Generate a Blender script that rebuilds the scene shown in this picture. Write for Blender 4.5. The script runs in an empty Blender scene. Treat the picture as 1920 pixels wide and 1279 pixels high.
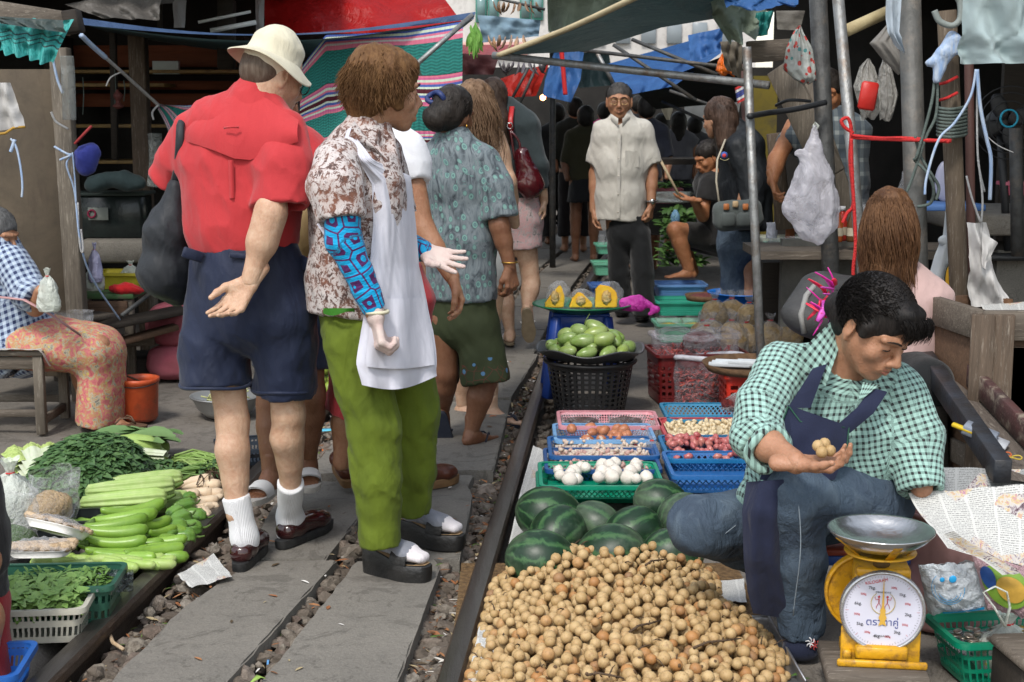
import bpy,bmesh,math,random
import numpy as np
from mathutils import Vector,Matrix
V=Vector
PI=math.pi
from math import sin,cos,radians
Rand=random.Random
rnd=Rand(7)
np.random.seed(7)
SC=bpy.context.scene
COL=SC.collection
F=2700.0
PIT=math.atan(429.5/F)
CH=1.5
def ray(px,py):
 u=639.5-py
 return V((px-960,F*cos(PIT)+u*sin(PIT),-F*sin(PIT)+u*cos(PIT)))
def P(px,py,Y):
 d=ray(px,py);s=Y/d.y
 return V((d.x*s,Y,CH+d.z*s))
def G(px,py,z=0.0):
 d=ray(px,py);s=(z-CH)/d.z
 return V((d.x*s,d.y*s,z))
def ppm(Y):
 return F/Y/1.0
class NT:
 def __init__(s,name):
  s.m=bpy.data.materials.new(name);s.m.use_nodes=True
  s.t=s.m.node_tree;s.n=s.t.nodes;s.l=s.t.links
  s.b=s.n['Principled BSDF'];s.out=s.n['Material Output']
  s._c=None
 def new(s,k,**kw):
  n=s.n.new(k)
  for a,b in kw.items():setattr(n,a,b)
  return n
 def put(s,sock,v):
  if v is None:return
  if hasattr(v,'links')or isinstance(v,bpy.types.NodeSocket):s.l.new(v,sock)
  else:
   if isinstance(v,(tuple,list))and len(v)==3 and sock.type=='RGBA':v=(*v,1)
   sock.default_value=v
 def coord(s,kind='Object'):
  if s._c is None:s._c=s.new('ShaderNodeTexCoord')
  return s._c.outputs[kind]
 def attr(s,name='cuv'):
  a=s.new('ShaderNodeAttribute',attribute_name=name);return a.outputs['Vector']
 def map(s,vec,scale=(1,1,1),rot=(0,0,0),loc=(0,0,0)):
  m=s.new('ShaderNodeMapping');s.put(m.inputs['Vector'],vec)
  m.inputs['Scale'].default_value=scale;m.inputs['Rotation'].default_value=rot;m.inputs['Location'].default_value=loc
  return m.outputs[0]
 def noise(s,vec,sc=5,det=4,rough=.55,dist=0):
  n=s.new('ShaderNodeTexNoise');s.put(n.inputs['Vector'],vec)
  n.inputs['Scale'].default_value=sc;n.inputs['Detail'].default_value=det
  n.inputs['Roughness'].default_value=rough;n.inputs['Distortion'].default_value=dist
  return n.outputs['Fac']
 def vor(s,vec,sc=5,feat='F1',out='Distance',rand=1):
  n=s.new('ShaderNodeTexVoronoi',feature=feat);s.put(n.inputs['Vector'],vec)
  n.inputs['Scale'].default_value=sc
  n.inputs['Randomness'].default_value=rand
  return n.outputs[out]
 def math(s,op,a,b=None,c=None,clamp=False):
  n=s.new('ShaderNodeMath',operation=op,use_clamp=clamp)
  s.put(n.inputs[0],a)
  if b is not None:s.put(n.inputs[1],b)
  if c is not None:s.put(n.inputs[2],c)
  return n.outputs[0]
 def ramp(s,f,stops,interp='LINEAR'):
  n=s.new('ShaderNodeValToRGB');s.put(n.inputs[0],f);r=n.color_ramp;r.interpolation=interp
  while len(r.elements)<len(stops):r.elements.new(0.5)
  for e,(p,c)in zip(r.elements,stops):
   e.position=p;e.color=(*c,1)if len(c)==3 else c
  return n.outputs[0]
 def mix(s,f,a,b,mode='MIX'):
  n=s.new('ShaderNodeMix',data_type='RGBA',blend_type=mode)
  s.put(n.inputs['Factor'],f);s.put(n.inputs['A'],a);s.put(n.inputs['B'],b)
  return n.outputs['Result']
 def sep(s,vec):
  n=s.new('ShaderNodeSeparateXYZ');s.put(n.inputs[0],vec);return n.outputs
 def comb(s,x,y,z=0.0):
  n=s.new('ShaderNodeCombineXYZ');s.put(n.inputs[0],x);s.put(n.inputs[1],y);s.put(n.inputs[2],z);return n.outputs[0]
 def bump(s,h,strength=.3,dist=.01):
  n=s.new('ShaderNodeBump');n.inputs['Strength'].default_value=strength;n.inputs['Distance'].default_value=dist
  s.put(n.inputs['Height'],h);s.l.new(n.outputs[0],s.b.inputs['Normal'])
 def fin(s,col=None,rough=.7,metal=0,spec=.5,alpha=None,trans=0,sheen=0,coat=0,sss=0,emis=None,es=0):
  b=s.b.inputs
  s.put(b['Base Color'],col);s.put(b['Roughness'],rough);b['Metallic'].default_value=metal
  b['Specular IOR Level'].default_value=spec
  if alpha is not None:s.put(b['Alpha'],alpha)
  b['Transmission Weight'].default_value=trans
  b['Sheen Weight'].default_value=sheen;b['Coat Weight'].default_value=coat
  if sss:b['Subsurface Weight'].default_value=sss;b['Subsurface Radius'].default_value=(.01,.004,.002);b['Subsurface Scale'].default_value=1.
  if emis:b['Emission Color'].default_value=(*emis,1);b['Emission Strength'].default_value=es
  return s.m
_M={}
def M(name,c1,c2=None,sc=8,rough=.7,bump=.3,bsc=60,metal=0,lo=.35,hi=.65,spec=.4,st=(1,1,1),alpha=None,sheen=0,coat=0,sss=0,bd=.01,dirt=None,trans=0,dist=0):
 if name in _M:return _M[name]
 t=NT(name);co=t.map(t.coord(),st)
 col=c1
 if c2:col=t.mix(t.ramp(t.noise(co,sc,6,.6,dist),[(lo,(0,0,0)),(hi,(1,1,1))]),c1,c2)
 if dirt:col=t.mix(t.ramp(t.noise(co,dirt[1],5,.7),[(.5,(0,0,0)),(.72,(1,1,1))]),col,dirt[0])
 if bump:t.bump(t.noise(co,bsc,5,.6),bump,bd)
 _M[name]=t.fin(col,rough,metal,spec,alpha,trans,sheen,coat,sss)
 return _M[name]
def cloth(name,c1,c2=None,fold=.5,fsc=9,weave=.15,rough=.85,sheen=.15,st=(1,1,.45),col=None):
 if name in _M:return _M[name]
 t=NT(name);co=t.coord();m=t.map(co,st)
 c2=c2 or tuple(x*.82 for x in c1)
 if col is None:c=t.mix(t.ramp(t.noise(m,fsc*.8,5,.6),[(.35,(0,0,0)),(.65,(1,1,1))]),c1,c2)
 else:c=col(t)
 f=t.noise(m,fsc,3,.5,.8);w=t.noise(co,380,2,.5)
 g=t.math('ABSOLUTE',t.math('SUBTRACT',t.noise(t.map(co,st,(.4,.5,.3)),fsc*1.1,2,.45,1.2),.5));h=t.math('ABSOLUTE',t.math('SUBTRACT',t.noise(t.map(co,(1,1,.7),(.9,-.4,.2)),fsc*2.2,2,.5,1),.5))
 t.bump(t.math('ADD',t.math('ADD',t.math('MULTIPLY',f,2*fold),t.math('MULTIPLY',w,weave)),t.math('ADD',t.math('MULTIPLY',g,-2.4*fold),t.math('MULTIPLY',h,-.5*fold))),.42,.016)
 _M[name]=t.fin(c,rough,0,.3,None,0,sheen)
 return _M[name]
def wloc(o):
 p=V((0,0,0))
 while o:p+=o.location;o=o.parent
 return p
def tag(o,label,cat,group=None,kind=None):
 o['label']=label;o['category']=cat
 if group:o['group']=group
 if kind:o['kind']=kind
 return o
def root(name,label,cat,loc=(0,0,0),group=None):
 o=bpy.data.objects.new(name,None);COL.objects.link(o);o.location=loc
 o.empty_display_size=.1
 return tag(o,label,cat,group)
def mk(name,vs,fs,mat,parent=None,smooth=True,uv=None,loc=None,mi=None):
 vs=np.asarray(vs,dtype=float).reshape(-1,3)
 if parent is not None:off=np.array(wloc(parent));ol=V((0,0,0))
 else:
  if loc is None:
   mn,mx=vs.min(0),vs.max(0);loc=V(((mn[0]+mx[0])/2,(mn[1]+mx[1])/2,mn[2]))
  off=np.array(loc);ol=V(loc)
 me=bpy.data.meshes.new(name)
 me.from_pydata((vs-off).tolist(),[],[tuple(f)for f in fs])
 if isinstance(mat,(list,tuple)):
  for m in mat:me.materials.append(m)
  if mi is not None:me.polygons.foreach_set('material_index',np.asarray(mi,dtype=np.int32))
 else:me.materials.append(mat)
 if smooth:me.polygons.foreach_set('use_smooth',[True]*len(me.polygons))
 if uv is not None:
  a=me.attributes.new('cuv','FLOAT_VECTOR','POINT');a.data.foreach_set('vector',np.asarray(uv,dtype=np.float32).ravel())
 me.validate();me.update()
 o=bpy.data.objects.new(name,me);COL.objects.link(o);o.location=ol
 if parent is not None:o.parent=parent
 return o
def rotm(rx=0,ry=0,rz=0):
 return np.array(Matrix.Rotation(rz,3,'Z')@Matrix.Rotation(ry,3,'Y')@Matrix.Rotation(rx,3,'X'))
class MB:
 def __init__(s):s.v=[];s.f=[];s.n=0;s.mi=[];s.uv=[];s.cur=0
 def add(s,vs,fs,uv=None):
  vs=np.asarray(vs,dtype=float).reshape(-1,3)
  s.v.append(vs);s.f+=[tuple(i+s.n for i in f)for f in fs];s.mi+=[s.cur]*len(fs);s.n+=len(vs)
  s.uv.append(np.zeros((len(vs),3))if uv is None else np.asarray(uv,dtype=float).reshape(-1,3));return s
 def box(s,c,size,R=None,bev=0.0):
  sx,sy,sz=[q/2 for q in size];b=min(bev,sx*.9,sy*.9,sz*.9)
  if b<=0:
   vs=np.array([(x*sx,y*sy,z*sz)for x in(-1,1)for y in(-1,1)for z in(-1,1)])
   fs=[(0,1,3,2),(4,6,7,5),(0,4,5,1),(2,3,7,6),(0,2,6,4),(1,5,7,3)]
  else:
   bm=bmesh.new();bmesh.ops.create_cube(bm,size=1)
   for v in bm.verts:v.co=V((v.co.x*2*sx,v.co.y*2*sy,v.co.z*2*sz))
   bmesh.ops.bevel(bm,geom=bm.edges[:],offset=b,segments=1,affect='EDGES')
   vs=np.array([v.co for v in bm.verts]);bm.verts.index_update();fs=[tuple(v.index for v in f.verts)for f in bm.faces];bm.free()
  if R is not None:vs=vs@np.asarray(R).T
  return s.add(vs+np.array(c),fs)
 def bar(s,a,b,w,h,up=(0,0,1),bev=0.003):
  a,b=V(a),V(b);d=b-a;L=d.length;x=d.normalized();u=V(up)
  y=u.cross(x)
  if y.length<1e-4:y=V((0,1,0)).cross(x)
  y.normalize();z=x.cross(y)
  return s.box((a+b)/2,(L,w,h),np.array([x,y,z]).T,bev)
 def tube(s,pts,r,n=8,caps=True,closed=False,flat=None):
  pts=[V(p)for p in pts];m=len(pts)
  rr=[r]*m if not hasattr(r,'__len__')else list(r)
  vs=[];up=None
  for i,p in enumerate(pts):
   if closed:d=pts[(i+1)%m]-pts[i-1]
   else:d=pts[min(i+1,m-1)]-pts[max(i-1,0)]
   if d.length<1e-9:d=V((0,0,1))
   d.normalize()
   if up is None:up=V((0,0,1))if abs(d.z)<.9 else V((1,0,0))
   sdir=d.cross(up)
   if sdir.length<1e-5:sdir=d.orthogonal()
   sdir.normalize();up=sdir.cross(d).normalized()
   for k in range(n):
    a=2*PI*k/n
    vs.append(p+(sdir*cos(a)+up*sin(a)*(flat or 1))*rr[i])
  fs=[]
  for i in range(m if closed else m-1):
   j=(i+1)%m
   for k in range(n):fs.append((i*n+k,i*n+(k+1)%n,j*n+(k+1)%n,j*n+k))
  if caps and not closed:fs.append(tuple(range(n-1,-1,-1)));fs.append(tuple((m-1)*n+k for k in range(n)))
  return s.add([tuple(v)for v in vs],fs)
 def lathe(s,prof,c=(0,0,0),n=32,wob=None,ax=None,sx=1,sy=1):
  vs=[]
  for r,z in prof:
   for k in range(n):
    a=2*PI*k/n;rr,zz=r,z
    if wob:rr,zz=wob(r,z,a)
    vs.append((rr*cos(a)*sx,rr*sin(a)*sy,zz))
  vs=np.array(vs)
  if ax is not None:vs=vs@np.asarray(ax).T
  fs=[(i*n+k,i*n+(k+1)%n,(i+1)*n+(k+1)%n,(i+1)*n+k)for i in range(len(prof)-1)for k in range(n)]
  return s.add(vs+np.array(c),fs)
 def sheet(s,fn,nu,nv,uv=None):
  vs=[];us=[]
  for j in range(nv+1):
   for i in range(nu+1):
    u,v=i/nu,j/nv;vs.append(tuple(fn(u,v)));us.append((u,v,0))
  w=nu+1
  return s.add(vs,[(j*w+i,j*w+i+1,(j+1)*w+i+1,(j+1)*w+i)for j in range(nv)for i in range(nu)],us)
 def ball(s,c,r,sub=2,R=None,disp=None):
  vs,fs=ico(sub);r3=np.array(r if hasattr(r,'__len__')else(r,r,r),dtype=float)
  q=vs*r3
  if disp:q=q*np.array([disp(v)for v in vs])[:,None]
  if R is not None:q=q@np.asarray(R).T
  return s.add(q+np.array(c),fs)
 def build(s,name,mat,parent=None,smooth=True,loc=None):
  return mk(name,np.concatenate(s.v),s.f,mat,parent,smooth,np.concatenate(s.uv),loc,s.mi if isinstance(mat,(list,tuple))else None)
 def thing(s,name,label,cat,mat,group=None,kind=None,smooth=True):
  return tag(s.build(name,mat,None,smooth),label,cat,group,kind)
_ico={}
def ico(sub):
 if sub not in _ico:
  bm=bmesh.new();bmesh.ops.create_icosphere(bm,subdivisions=sub,radius=1)
  _ico[sub]=(np.array([v.co for v in bm.verts]),[tuple(v.index for v in f.verts)for f in bm.faces]);bm.free()
 return _ico[sub]
def struct(o):o['kind']='structure';return o
def sharp(o,ang=40):
 me=o.data
 try:me.set_sharp_from_angle(angle=radians(ang))
 except Exception:pass
 return o
def copytree(o,parent=None):
 c=o.copy();COL.objects.link(c);c.parent=parent
 for ch in list(o.children):copytree(ch,c)
 return c
def nz(p,s=1.0,k=0):
 p=np.asarray(p,dtype=float)*s
 x,y,z=p[...,0]+13.1*k,p[...,1]+7.7*k,p[...,2]-3.3*k
 a=np.sin(x*1.7+1.3*np.sin(y*1.1+z*.7));b=np.sin(y*1.9+1.1*np.sin(z*1.3+x*.6)+2.)
 c=np.sin(z*1.6+1.2*np.sin(x*1.2+y*.8)+4.)
 d=np.sin((x+y+z)*3.1+2*a);e=np.sin((x-y+2*z)*4.7+2*b)
 return(a+b+c)*.25+(d+e)*.12
def crinkle(o,amp,sc,oct=2,k=0):
 me=o.data;n=len(me.vertices);co=np.zeros(n*3);me.vertices.foreach_get('co',co);co=co.reshape(-1,3)
 for i in range(oct):
  for ax in range(3):co[:,ax]+=nz(co,sc*2**i,k+ax*5+i)*amp/2**i
 me.vertices.foreach_set('co',co.ravel());me.update();return o
def frame(d,side):
 d=V(d).normalized();s=V(side)-d*V(side).dot(d)
 if s.length<1e-5:s=d.orthogonal()
 s.normalize();return d,s,d.cross(s)
class SDF:
 def __init__(s):s.o=[]
 def cap(s,a,b,ra,rb=None,k=.02,side=(1,0,0),flat=(0,0),op='u',T=''):
  ra=ra if hasattr(ra,'__len__')else(ra,ra);rb=ra if rb is None else(rb if hasattr(rb,'__len__')else(rb,rb))
  s.o.append(dict(t='c',a=V(a),b=V(b),ra=ra,rb=rb,k=k,side=side,flat=flat,op=op,T=T));return s
 def ell(s,c,r,R=None,k=.02,op='u',T=''):
  s.o.append(dict(t='e',c=V(c),r=r,R=np.eye(3)if R is None else np.asarray(R),k=k,op=op,T=T));return s
 def _ev(s,o,p,uvq=False):
  if o['t']=='e':
   q=(p-np.array(o['c']))@o['R'];r=np.array(o['r'])
   l=np.sqrt(((q/r)**2).sum(-1))+1e-9;l2=np.sqrt(((q/r**2)**2).sum(-1))+1e-9
   d=l*(l-1)/l2
   if uvq:return d,np.arctan2(q[...,0],-q[...,1])*(r[0]+r[1])/2,q[...,2]
   return d
  a,b=o['a'],o['b'];L=(b-a).length
  if L<1e-6:L=1e-6
  dd,sd,td=frame(b-a if L>1e-5 else V((0,0,1)),o['side'])
  q=p-np.array(a);w=q@np.array(dd);u=q@np.array(sd);v=q@np.array(td)
  t=np.clip(w/L,0,1);rx=o['ra'][0]+(o['rb'][0]-o['ra'][0])*t;ry=o['ra'][1]+(o['rb'][1]-o['ra'][1])*t
  ov=w-t*L;rm=np.minimum(rx,ry)
  if o['flat'][0]:o0=np.where(w<0,0,ov)
  else:o0=ov
  if o['flat'][1]:o0=np.where(w>L,0,o0)
  l=np.sqrt((u/rx)**2+(v/ry)**2+(o0/rm)**2)+1e-9
  l2=np.sqrt((u/rx**2)**2+(v/ry**2)**2+(o0/rm**2)**2)+1e-9
  d=l*(l-1)/l2
  if o['flat'][0]:d=np.maximum(d,-w)
  if o['flat'][1]:d=np.maximum(d,w-L)
  if uvq:return d,np.arctan2(u,-v)*(rx+ry)/2,w
  return d
 def bb(s,o):
  if o['t']=='e':
   r=max(o['r']);c=np.array(o['c']);return c-r,c+r
  r=max(*o['ra'],*o['rb']);a,b=np.array(o['a']),np.array(o['b'])
  return np.minimum(a,b)-r,np.maximum(a,b)+r
 def mesh(s,h=.01,lo=None,hi=None,tags=None,skip=None,warp=None,wh=None):
  ops=[o for o in s.o if(tags is None or o['T']in tags)and not(skip and o['T']in skip)]
  bs=[s.bb(o)for o in ops if o['op']=='u']
  mn=np.min([b[0]for b in bs],0)-3*h-.02;mx=np.max([b[1]for b in bs],0)+3*h+.02
  if lo is not None:mn=np.maximum(mn,np.array(lo));mx=np.minimum(mx,np.array(hi))
  n=np.maximum(((mx-mn)/h).astype(int)+1,4)
  ax=[mn[i]+h*np.arange(n[i])for i in range(3)]
  D=np.full(tuple(n),.5,dtype=np.float32)
  for o in ops:
   b0,b1=s.bb(o);mg=o['k']+4*h
   i0=np.clip(((b0-mg-mn)/h).astype(int),0,n);i1=np.clip(((b1+mg-mn)/h).astype(int)+2,0,n)
   if(i1-i0).min()<=0:continue
   X=np.stack(np.meshgrid(*[ax[i][i0[i]:i1[i]]for i in range(3)],indexing='ij'),-1)
   d=s._ev(o,X).astype(np.float32);sl=tuple(slice(i0[i],i1[i])for i in range(3));A=D[sl];k=max(o['k'],1e-4)
   if o['op']=='u':
    hh=np.maximum(k-np.abs(A-d),0)/k;D[sl]=np.minimum(A,d)-hh*hh*k*.25
   elif o['op']=='s':
    d=-d;hh=np.maximum(k-np.abs(A-d),0)/k;D[sl]=np.maximum(A,d)+hh*hh*k*.25
   elif o['op']=='x':
    D[sl]=np.maximum(A,-d)
  if warp is not None:
   m=np.abs(D)<.06;idx=np.argwhere(m)
   if len(idx):D[m]+=warp(mn+h*idx).astype(np.float32)
  return snets(D,mn,h)
 def uvs(s,vs,keys=('u',)):
  best=np.full(len(vs),9.);U=np.zeros((len(vs),3))
  i=0
  for o in s.o:
   if o['op']!='u':continue
   d,u,v=s._ev(o,vs,True);m=d<best;best[m]=d[m];U[m,0]=u[m];U[m,1]=v[m];U[m,2]=i;i+=1
  return U
def snets(D,mn,h):
 s=D<0;c=np.zeros(tuple(np.array(D.shape)-1),dtype=np.int8)
 sh=lambda A,i,j,k:A[i:A.shape[0]-1+i,j:A.shape[1]-1+j,k:A.shape[2]-1+k]
 for i in(0,1):
  for j in(0,1):
   for k in(0,1):c+=sh(s,i,j,k)
 act=(c>0)&(c<8);ids=np.argwhere(act);idx=np.full(c.shape,-1,dtype=np.int64);idx[act]=np.arange(len(ids))
 if len(ids)==0:return np.zeros((0,3)),[]
 acc=np.zeros((len(ids),3));cnt=np.zeros(len(ids))
 cor=[(i,j,k)for i in(0,1)for j in(0,1)for k in(0,1)]
 val={q:D[ids[:,0]+q[0],ids[:,1]+q[1],ids[:,2]+q[2]]for q in cor}
 for q in cor:
  for a in range(3):
   if q[a]==0:
    r=list(q);r[a]=1;r=tuple(r);A,B=val[q],val[r];m=(A<0)!=(B<0)
    t=np.where(m,A/np.where(m,A-B,1),0);pt=np.tile(np.array(q,dtype=float),(len(ids),1));pt[:,a]=t
    acc[m]+=pt[m];cnt[m]+=1
 vs=mn+h*(ids+acc/cnt[:,None])
 F_=[]
 for a in range(3):
  b,cc=(a+1)%3,(a+2)%3
  s0=np.take(s,range(s.shape[a]-1),a);s1=np.take(s,range(1,s.shape[a]),a);e=np.argwhere(s0!=s1)
  e=e[(e[:,b]>0)&(e[:,cc]>0)&(e[:,b]<s.shape[b]-1)&(e[:,cc]<s.shape[cc]-1)]
  if len(e)==0:continue
  def g(db,dc):
   q=e.copy();q[:,b]-=db;q[:,cc]-=dc;return idx[q[:,0],q[:,1],q[:,2]]
  quad=np.stack([g(1,1),g(0,1),g(0,0),g(1,0)],1);fl=s[e[:,0],e[:,1],e[:,2]]
  quad[~fl]=quad[~fl][:,::-1];F_.append(quad)
 return vs,np.concatenate(F_).tolist()
def lerp(a,b,t):return a+(b-a)*t
def emesh(name,sdf,mat,parent,h=.01,uv=False,**kw):
 vs,fs=sdf.mesh(h,**kw);return mk(name,vs,fs,mat,parent,True,sdf.uvs(vs)if uv else None)
def skinmat(name,c,rough=.5,c2=None):
 if name in _M:return _M[name]
 t=NT(name);co=t.coord();c2=c2 or(c[0]*.8,c[1]*.68,c[2]*.62)
 col=t.mix(t.ramp(t.noise(co,22,6,.7,.5),[(.38,(0,0,0)),(.68,(1,1,1))]),c,c2)
 t.bump(t.math('ADD',t.noise(co,160,4,.6),t.math('MULTIPLY',t.noise(t.map(co,(1,1,.35)),34,4,.6,1),2.5)),.4,.005)
 _M[name]=t.fin(col,rough,0,.4,sss=.12);return _M[name]
def hairmat(name,c,c2,rough=.42,st=(1,1,.12)):
 if name in _M:return _M[name]
 t=NT(name);co=t.coord();m=t.map(co,st)
 f=t.noise(m,110,5,.65,.6);g=t.noise(co,12,3)
 t.bump(f,.7,.006)
 _M[name]=t.fin(t.mix(t.ramp(t.math('ADD',t.math('MULTIPLY',f,.6),t.math('MULTIPLY',g,.4)),[(.4,(0,0,0)),(.62,(1,1,1))]),c,c2),rough+.1,0,.2)
 return _M[name]
FING=[(.030,.072,.0088),(.010,.080,.009),(-.011,.075,.0086),(-.031,.058,.0076)]
class Body:
 def __init__(s,label,loc,skin,name='person',cat='person'):
  s.r=root(name,label,cat,loc);s.S=SDF();s.skin=skin;s.hands=[];s.heads=[]
 def limb(s,a,b,c,ra,rb,rc,calf=0,back=(0,-1,0),fl=1.):
  a,b,c=V(a),V(b),V(c)
  s.S.cap(a,b,ra,rb*1.02,.03);s.S.cap(b,c,rb,rc,.025)
  if calf:
   q=b.lerp(c,.3)+V(back)*calf*.28;s.S.cap(b.lerp(c,.12)+V(back)*calf*.1,q,rb*.75,rb*.93,.03)
   s.S.cap(q,b.lerp(c,.62),rb*.93,rc*1.05,.03)
  else:
   s.S.cap(b.lerp(c,.08),b.lerp(c,.4),rb*.95,rb*.97,.02)
  return s
 def torso(s,secs,side,k=.05):
  for(c0,x0,y0),(c1,x1,y1)in zip(secs,secs[1:]):s.S.cap(c0,c1,(x0,y0),(x1,y1),k,side)
  return s
 def hand(s,w,d,n,ts,curl=(15,20,12),spread=4,thumb=(35,25,10),sc=1.0,curls=None,mat=None,name='glove',r=1.0):
  w=V(w);d=V(d).normalized();n=V(n);n=(n-d*n.dot(d)).normalized();t=d.cross(n)*ts
  H=SDF();L=.092*sc
  H.cap(w-d*.05*sc,w+d*.012*sc,(.0275*sc*r,.0215*sc*r),(.029*sc*r,.019*sc*r),.012,side=t)
  tips=[]
  for i,(o,ln,rr)in enumerate(FING):
   cu=(curls[i]if curls else curl);rr=rr*sc*r
   kn=w+d*(L-abs(o-.005)*.25*sc)+t*o*sc-n*.002
   H.cap(w+d*.012*sc+t*o*.55*sc,kn,.0125*sc,.0108*sc,.012)
   a=0;p=kn;sp=radians(spread)*(o/.02);rad=rr*1.06
   for j,fr in enumerate((.46,.30,.24)):
    a+=radians(cu[j]);dd=(d*cos(a)+n*sin(a));dd=(dd+t*sin(sp)*cos(a)).normalized()
    q=p+dd*ln*fr*sc;r2=rr*(1.0-.13*(j+1)*.8)
    H.cap(p,q,rad,r2,.004 if j else .006);p=q;rad=r2
   tips.append(p)
  H.cap(w+d*.02*sc+t*.014*sc+n*.004,w+d*.05*sc+t*.03*sc+n*.006*sc,.014*sc,.0145*sc,.014)
  a0,a1,a2=[radians(x)for x in thumb]
  p=w+d*.028*sc+t*.026*sc+n*.006*sc;ang=a0;tilt=.35
  for j,(ln,r0,r1)in enumerate(((.036,.0135,.0115),(.031,.0112,.010),(.026,.0098,.0078))):
   dd=(d*cos(ang)+t*sin(ang)+n*tilt).normalized()
   q=p+dd*ln*sc;H.cap(p,q,r0*sc*r,r1*sc*r,.008);p=q;ang-=(a1,a2)[min(j,1)];tilt+=.1
  tips.append(p);s.hands.append((H,mat,name));return tips
 def foot(s,an,d,sc=1.0,up=(0,0,1),bare=True):
  an=V(an);d=V(d).normalized();u=V(up);u=(u-d*u.dot(d)).normalized();t=d.cross(u);H=SDF()
  g=an-u*.075*sc
  H.cap(an+u*.07*sc,an-u*.01*sc,(.034*sc,.036*sc),(.032*sc,.036*sc),.02,side=t)
  H.cap(g-d*.035*sc+u*.03*sc,g+d*.02*sc+u*.035*sc,.030*sc,.032*sc,.03)
  H.cap(an-u*.02*sc,g+d*.11*sc+u*.02*sc,(.03*sc,.03*sc),(.042*sc,.018*sc),.03,side=t)
  H.cap(g+u*.02*sc,g+d*.13*sc+u*.018*sc,(.032*sc,.02*sc),(.044*sc,.015*sc),.02,side=t)
  for i,(o,ln,r)in enumerate(((.030,.05,.0125),(.012,.05,.0095),(-.004,.044,.009),(-.019,.037,.0085),(-.032,.028,.008))):
   b=g+d*.135*sc+t*o*sc+u*.013*sc;H.cap(b,b+d*ln*sc-u*.004*sc,r*sc*1.1,r*sc,.005)
  s.hands.append((H,None,'foot'));return g
 def head(s,c,f,u=(0,0,1),sc=1.0,neck=None,wide=1.0,mouth=0,nr=.054):
  c=V(c);f=V(f).normalized();u=V(u);u=(u-f*u.dot(f)).normalized();x=f.cross(u);R=np.array([x,f,u]).T
  s.hc,s.hR,s.hs=c,R,sc
  def W(a,b,cc):return c+(x*a*wide+f*b+u*cc)*sc
  H=SDF();H.W=W
  H.ell(W(0,-.012,.035),(.074*wide*sc,.093*sc,.084*sc),R,.03)
  H.ell(W(0,.018,-.022),(.066*wide*sc,.07*sc,.082*sc),R,.03)
  H.cap(W(0,.035,-.03),W(0,.062,-.088),(.052*sc*wide,.045*sc),(.026*sc,.022*sc),.03,side=x)
  for q in(-1,1):
   H.cap(W(q*.05,.0,-.03),W(q*.024,.058,-.085),.022*sc,.018*sc,.025)
   H.ell(W(q*.040,.066,-.026),(.022*sc,.016*sc,.02*sc),R,.02)
   H.cap(W(q*.012,.092,.026),W(q*.048,.076,.026),.009*sc,.009*sc,.015)
   H.ell(W(q*.031,.098,.003),(.015*sc,.012*sc,.010*sc),R,.012,op='s')
   H.ell(W(q*.031,.077,.003),(.0155*sc,.0135*sc,.0125*sc),R,.004)
   H.cap(W(q*.011,.103,-.036),W(q*.006,.1,-.034),.0085*sc,.009*sc,.006)
   H.ell(W(q*.0775,-.008,-.004),(.008*sc,.019*sc,.032*sc),R@rotm(0,0,-q*.35),.006)
   H.ell(W(q*.088,-.003,.002),(.008*sc,.010*sc,.017*sc),R@rotm(0,0,-q*.35),.006,op='s')
   H.cap(W(q*.075,-.002,-.028),W(q*.077,.0,-.033),.008*sc,.007*sc,.006)
  H.cap(W(0,.088,.012),W(0,.114,-.027),.0075*sc,.0115*sc,.012)
  H.ell(W(0,.083,-.06),(.03*sc,.02*sc,.022*sc),R,.02)
  if mouth:
   H.ell(W(0,.108,-.064),(.017*sc,.022*sc,mouth*sc),R,.006,op='s')
   H.cap(W(-.017,.096,-.064-mouth),W(.017,.096,-.064-mouth),.0075*sc,.0075*sc,.008)
   H.cap(W(-.017,.098,-.060+mouth*.8),W(.017,.098,-.060+mouth*.8),.0065*sc,.0065*sc,.008)
  else:
   for q in(-1,1):
    H.cap(W(0,.1025,-.0545),W(q*.021,.0925,-.0595),.0062*sc,.004*sc,.005)
    H.cap(W(0,.1005,-.0675),W(q*.019,.0915,-.063),.0075*sc,.004*sc,.005)
   H.cap(W(-.02,.1055,-.0605),W(.02,.1055,-.0605),.0025*sc,.0025*sc,.003,op='s')
  H.ell(W(0,.074,-.098),(.02*sc,.016*sc,.014*sc),R,.02)
  if neck is not None:
   nb=V(neck);H.cap(W(0,-.03,-.03),nb,nr*sc,(nr*1.08)*sc,.03)
  s.heads.append(H);s.W=W;return W
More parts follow.
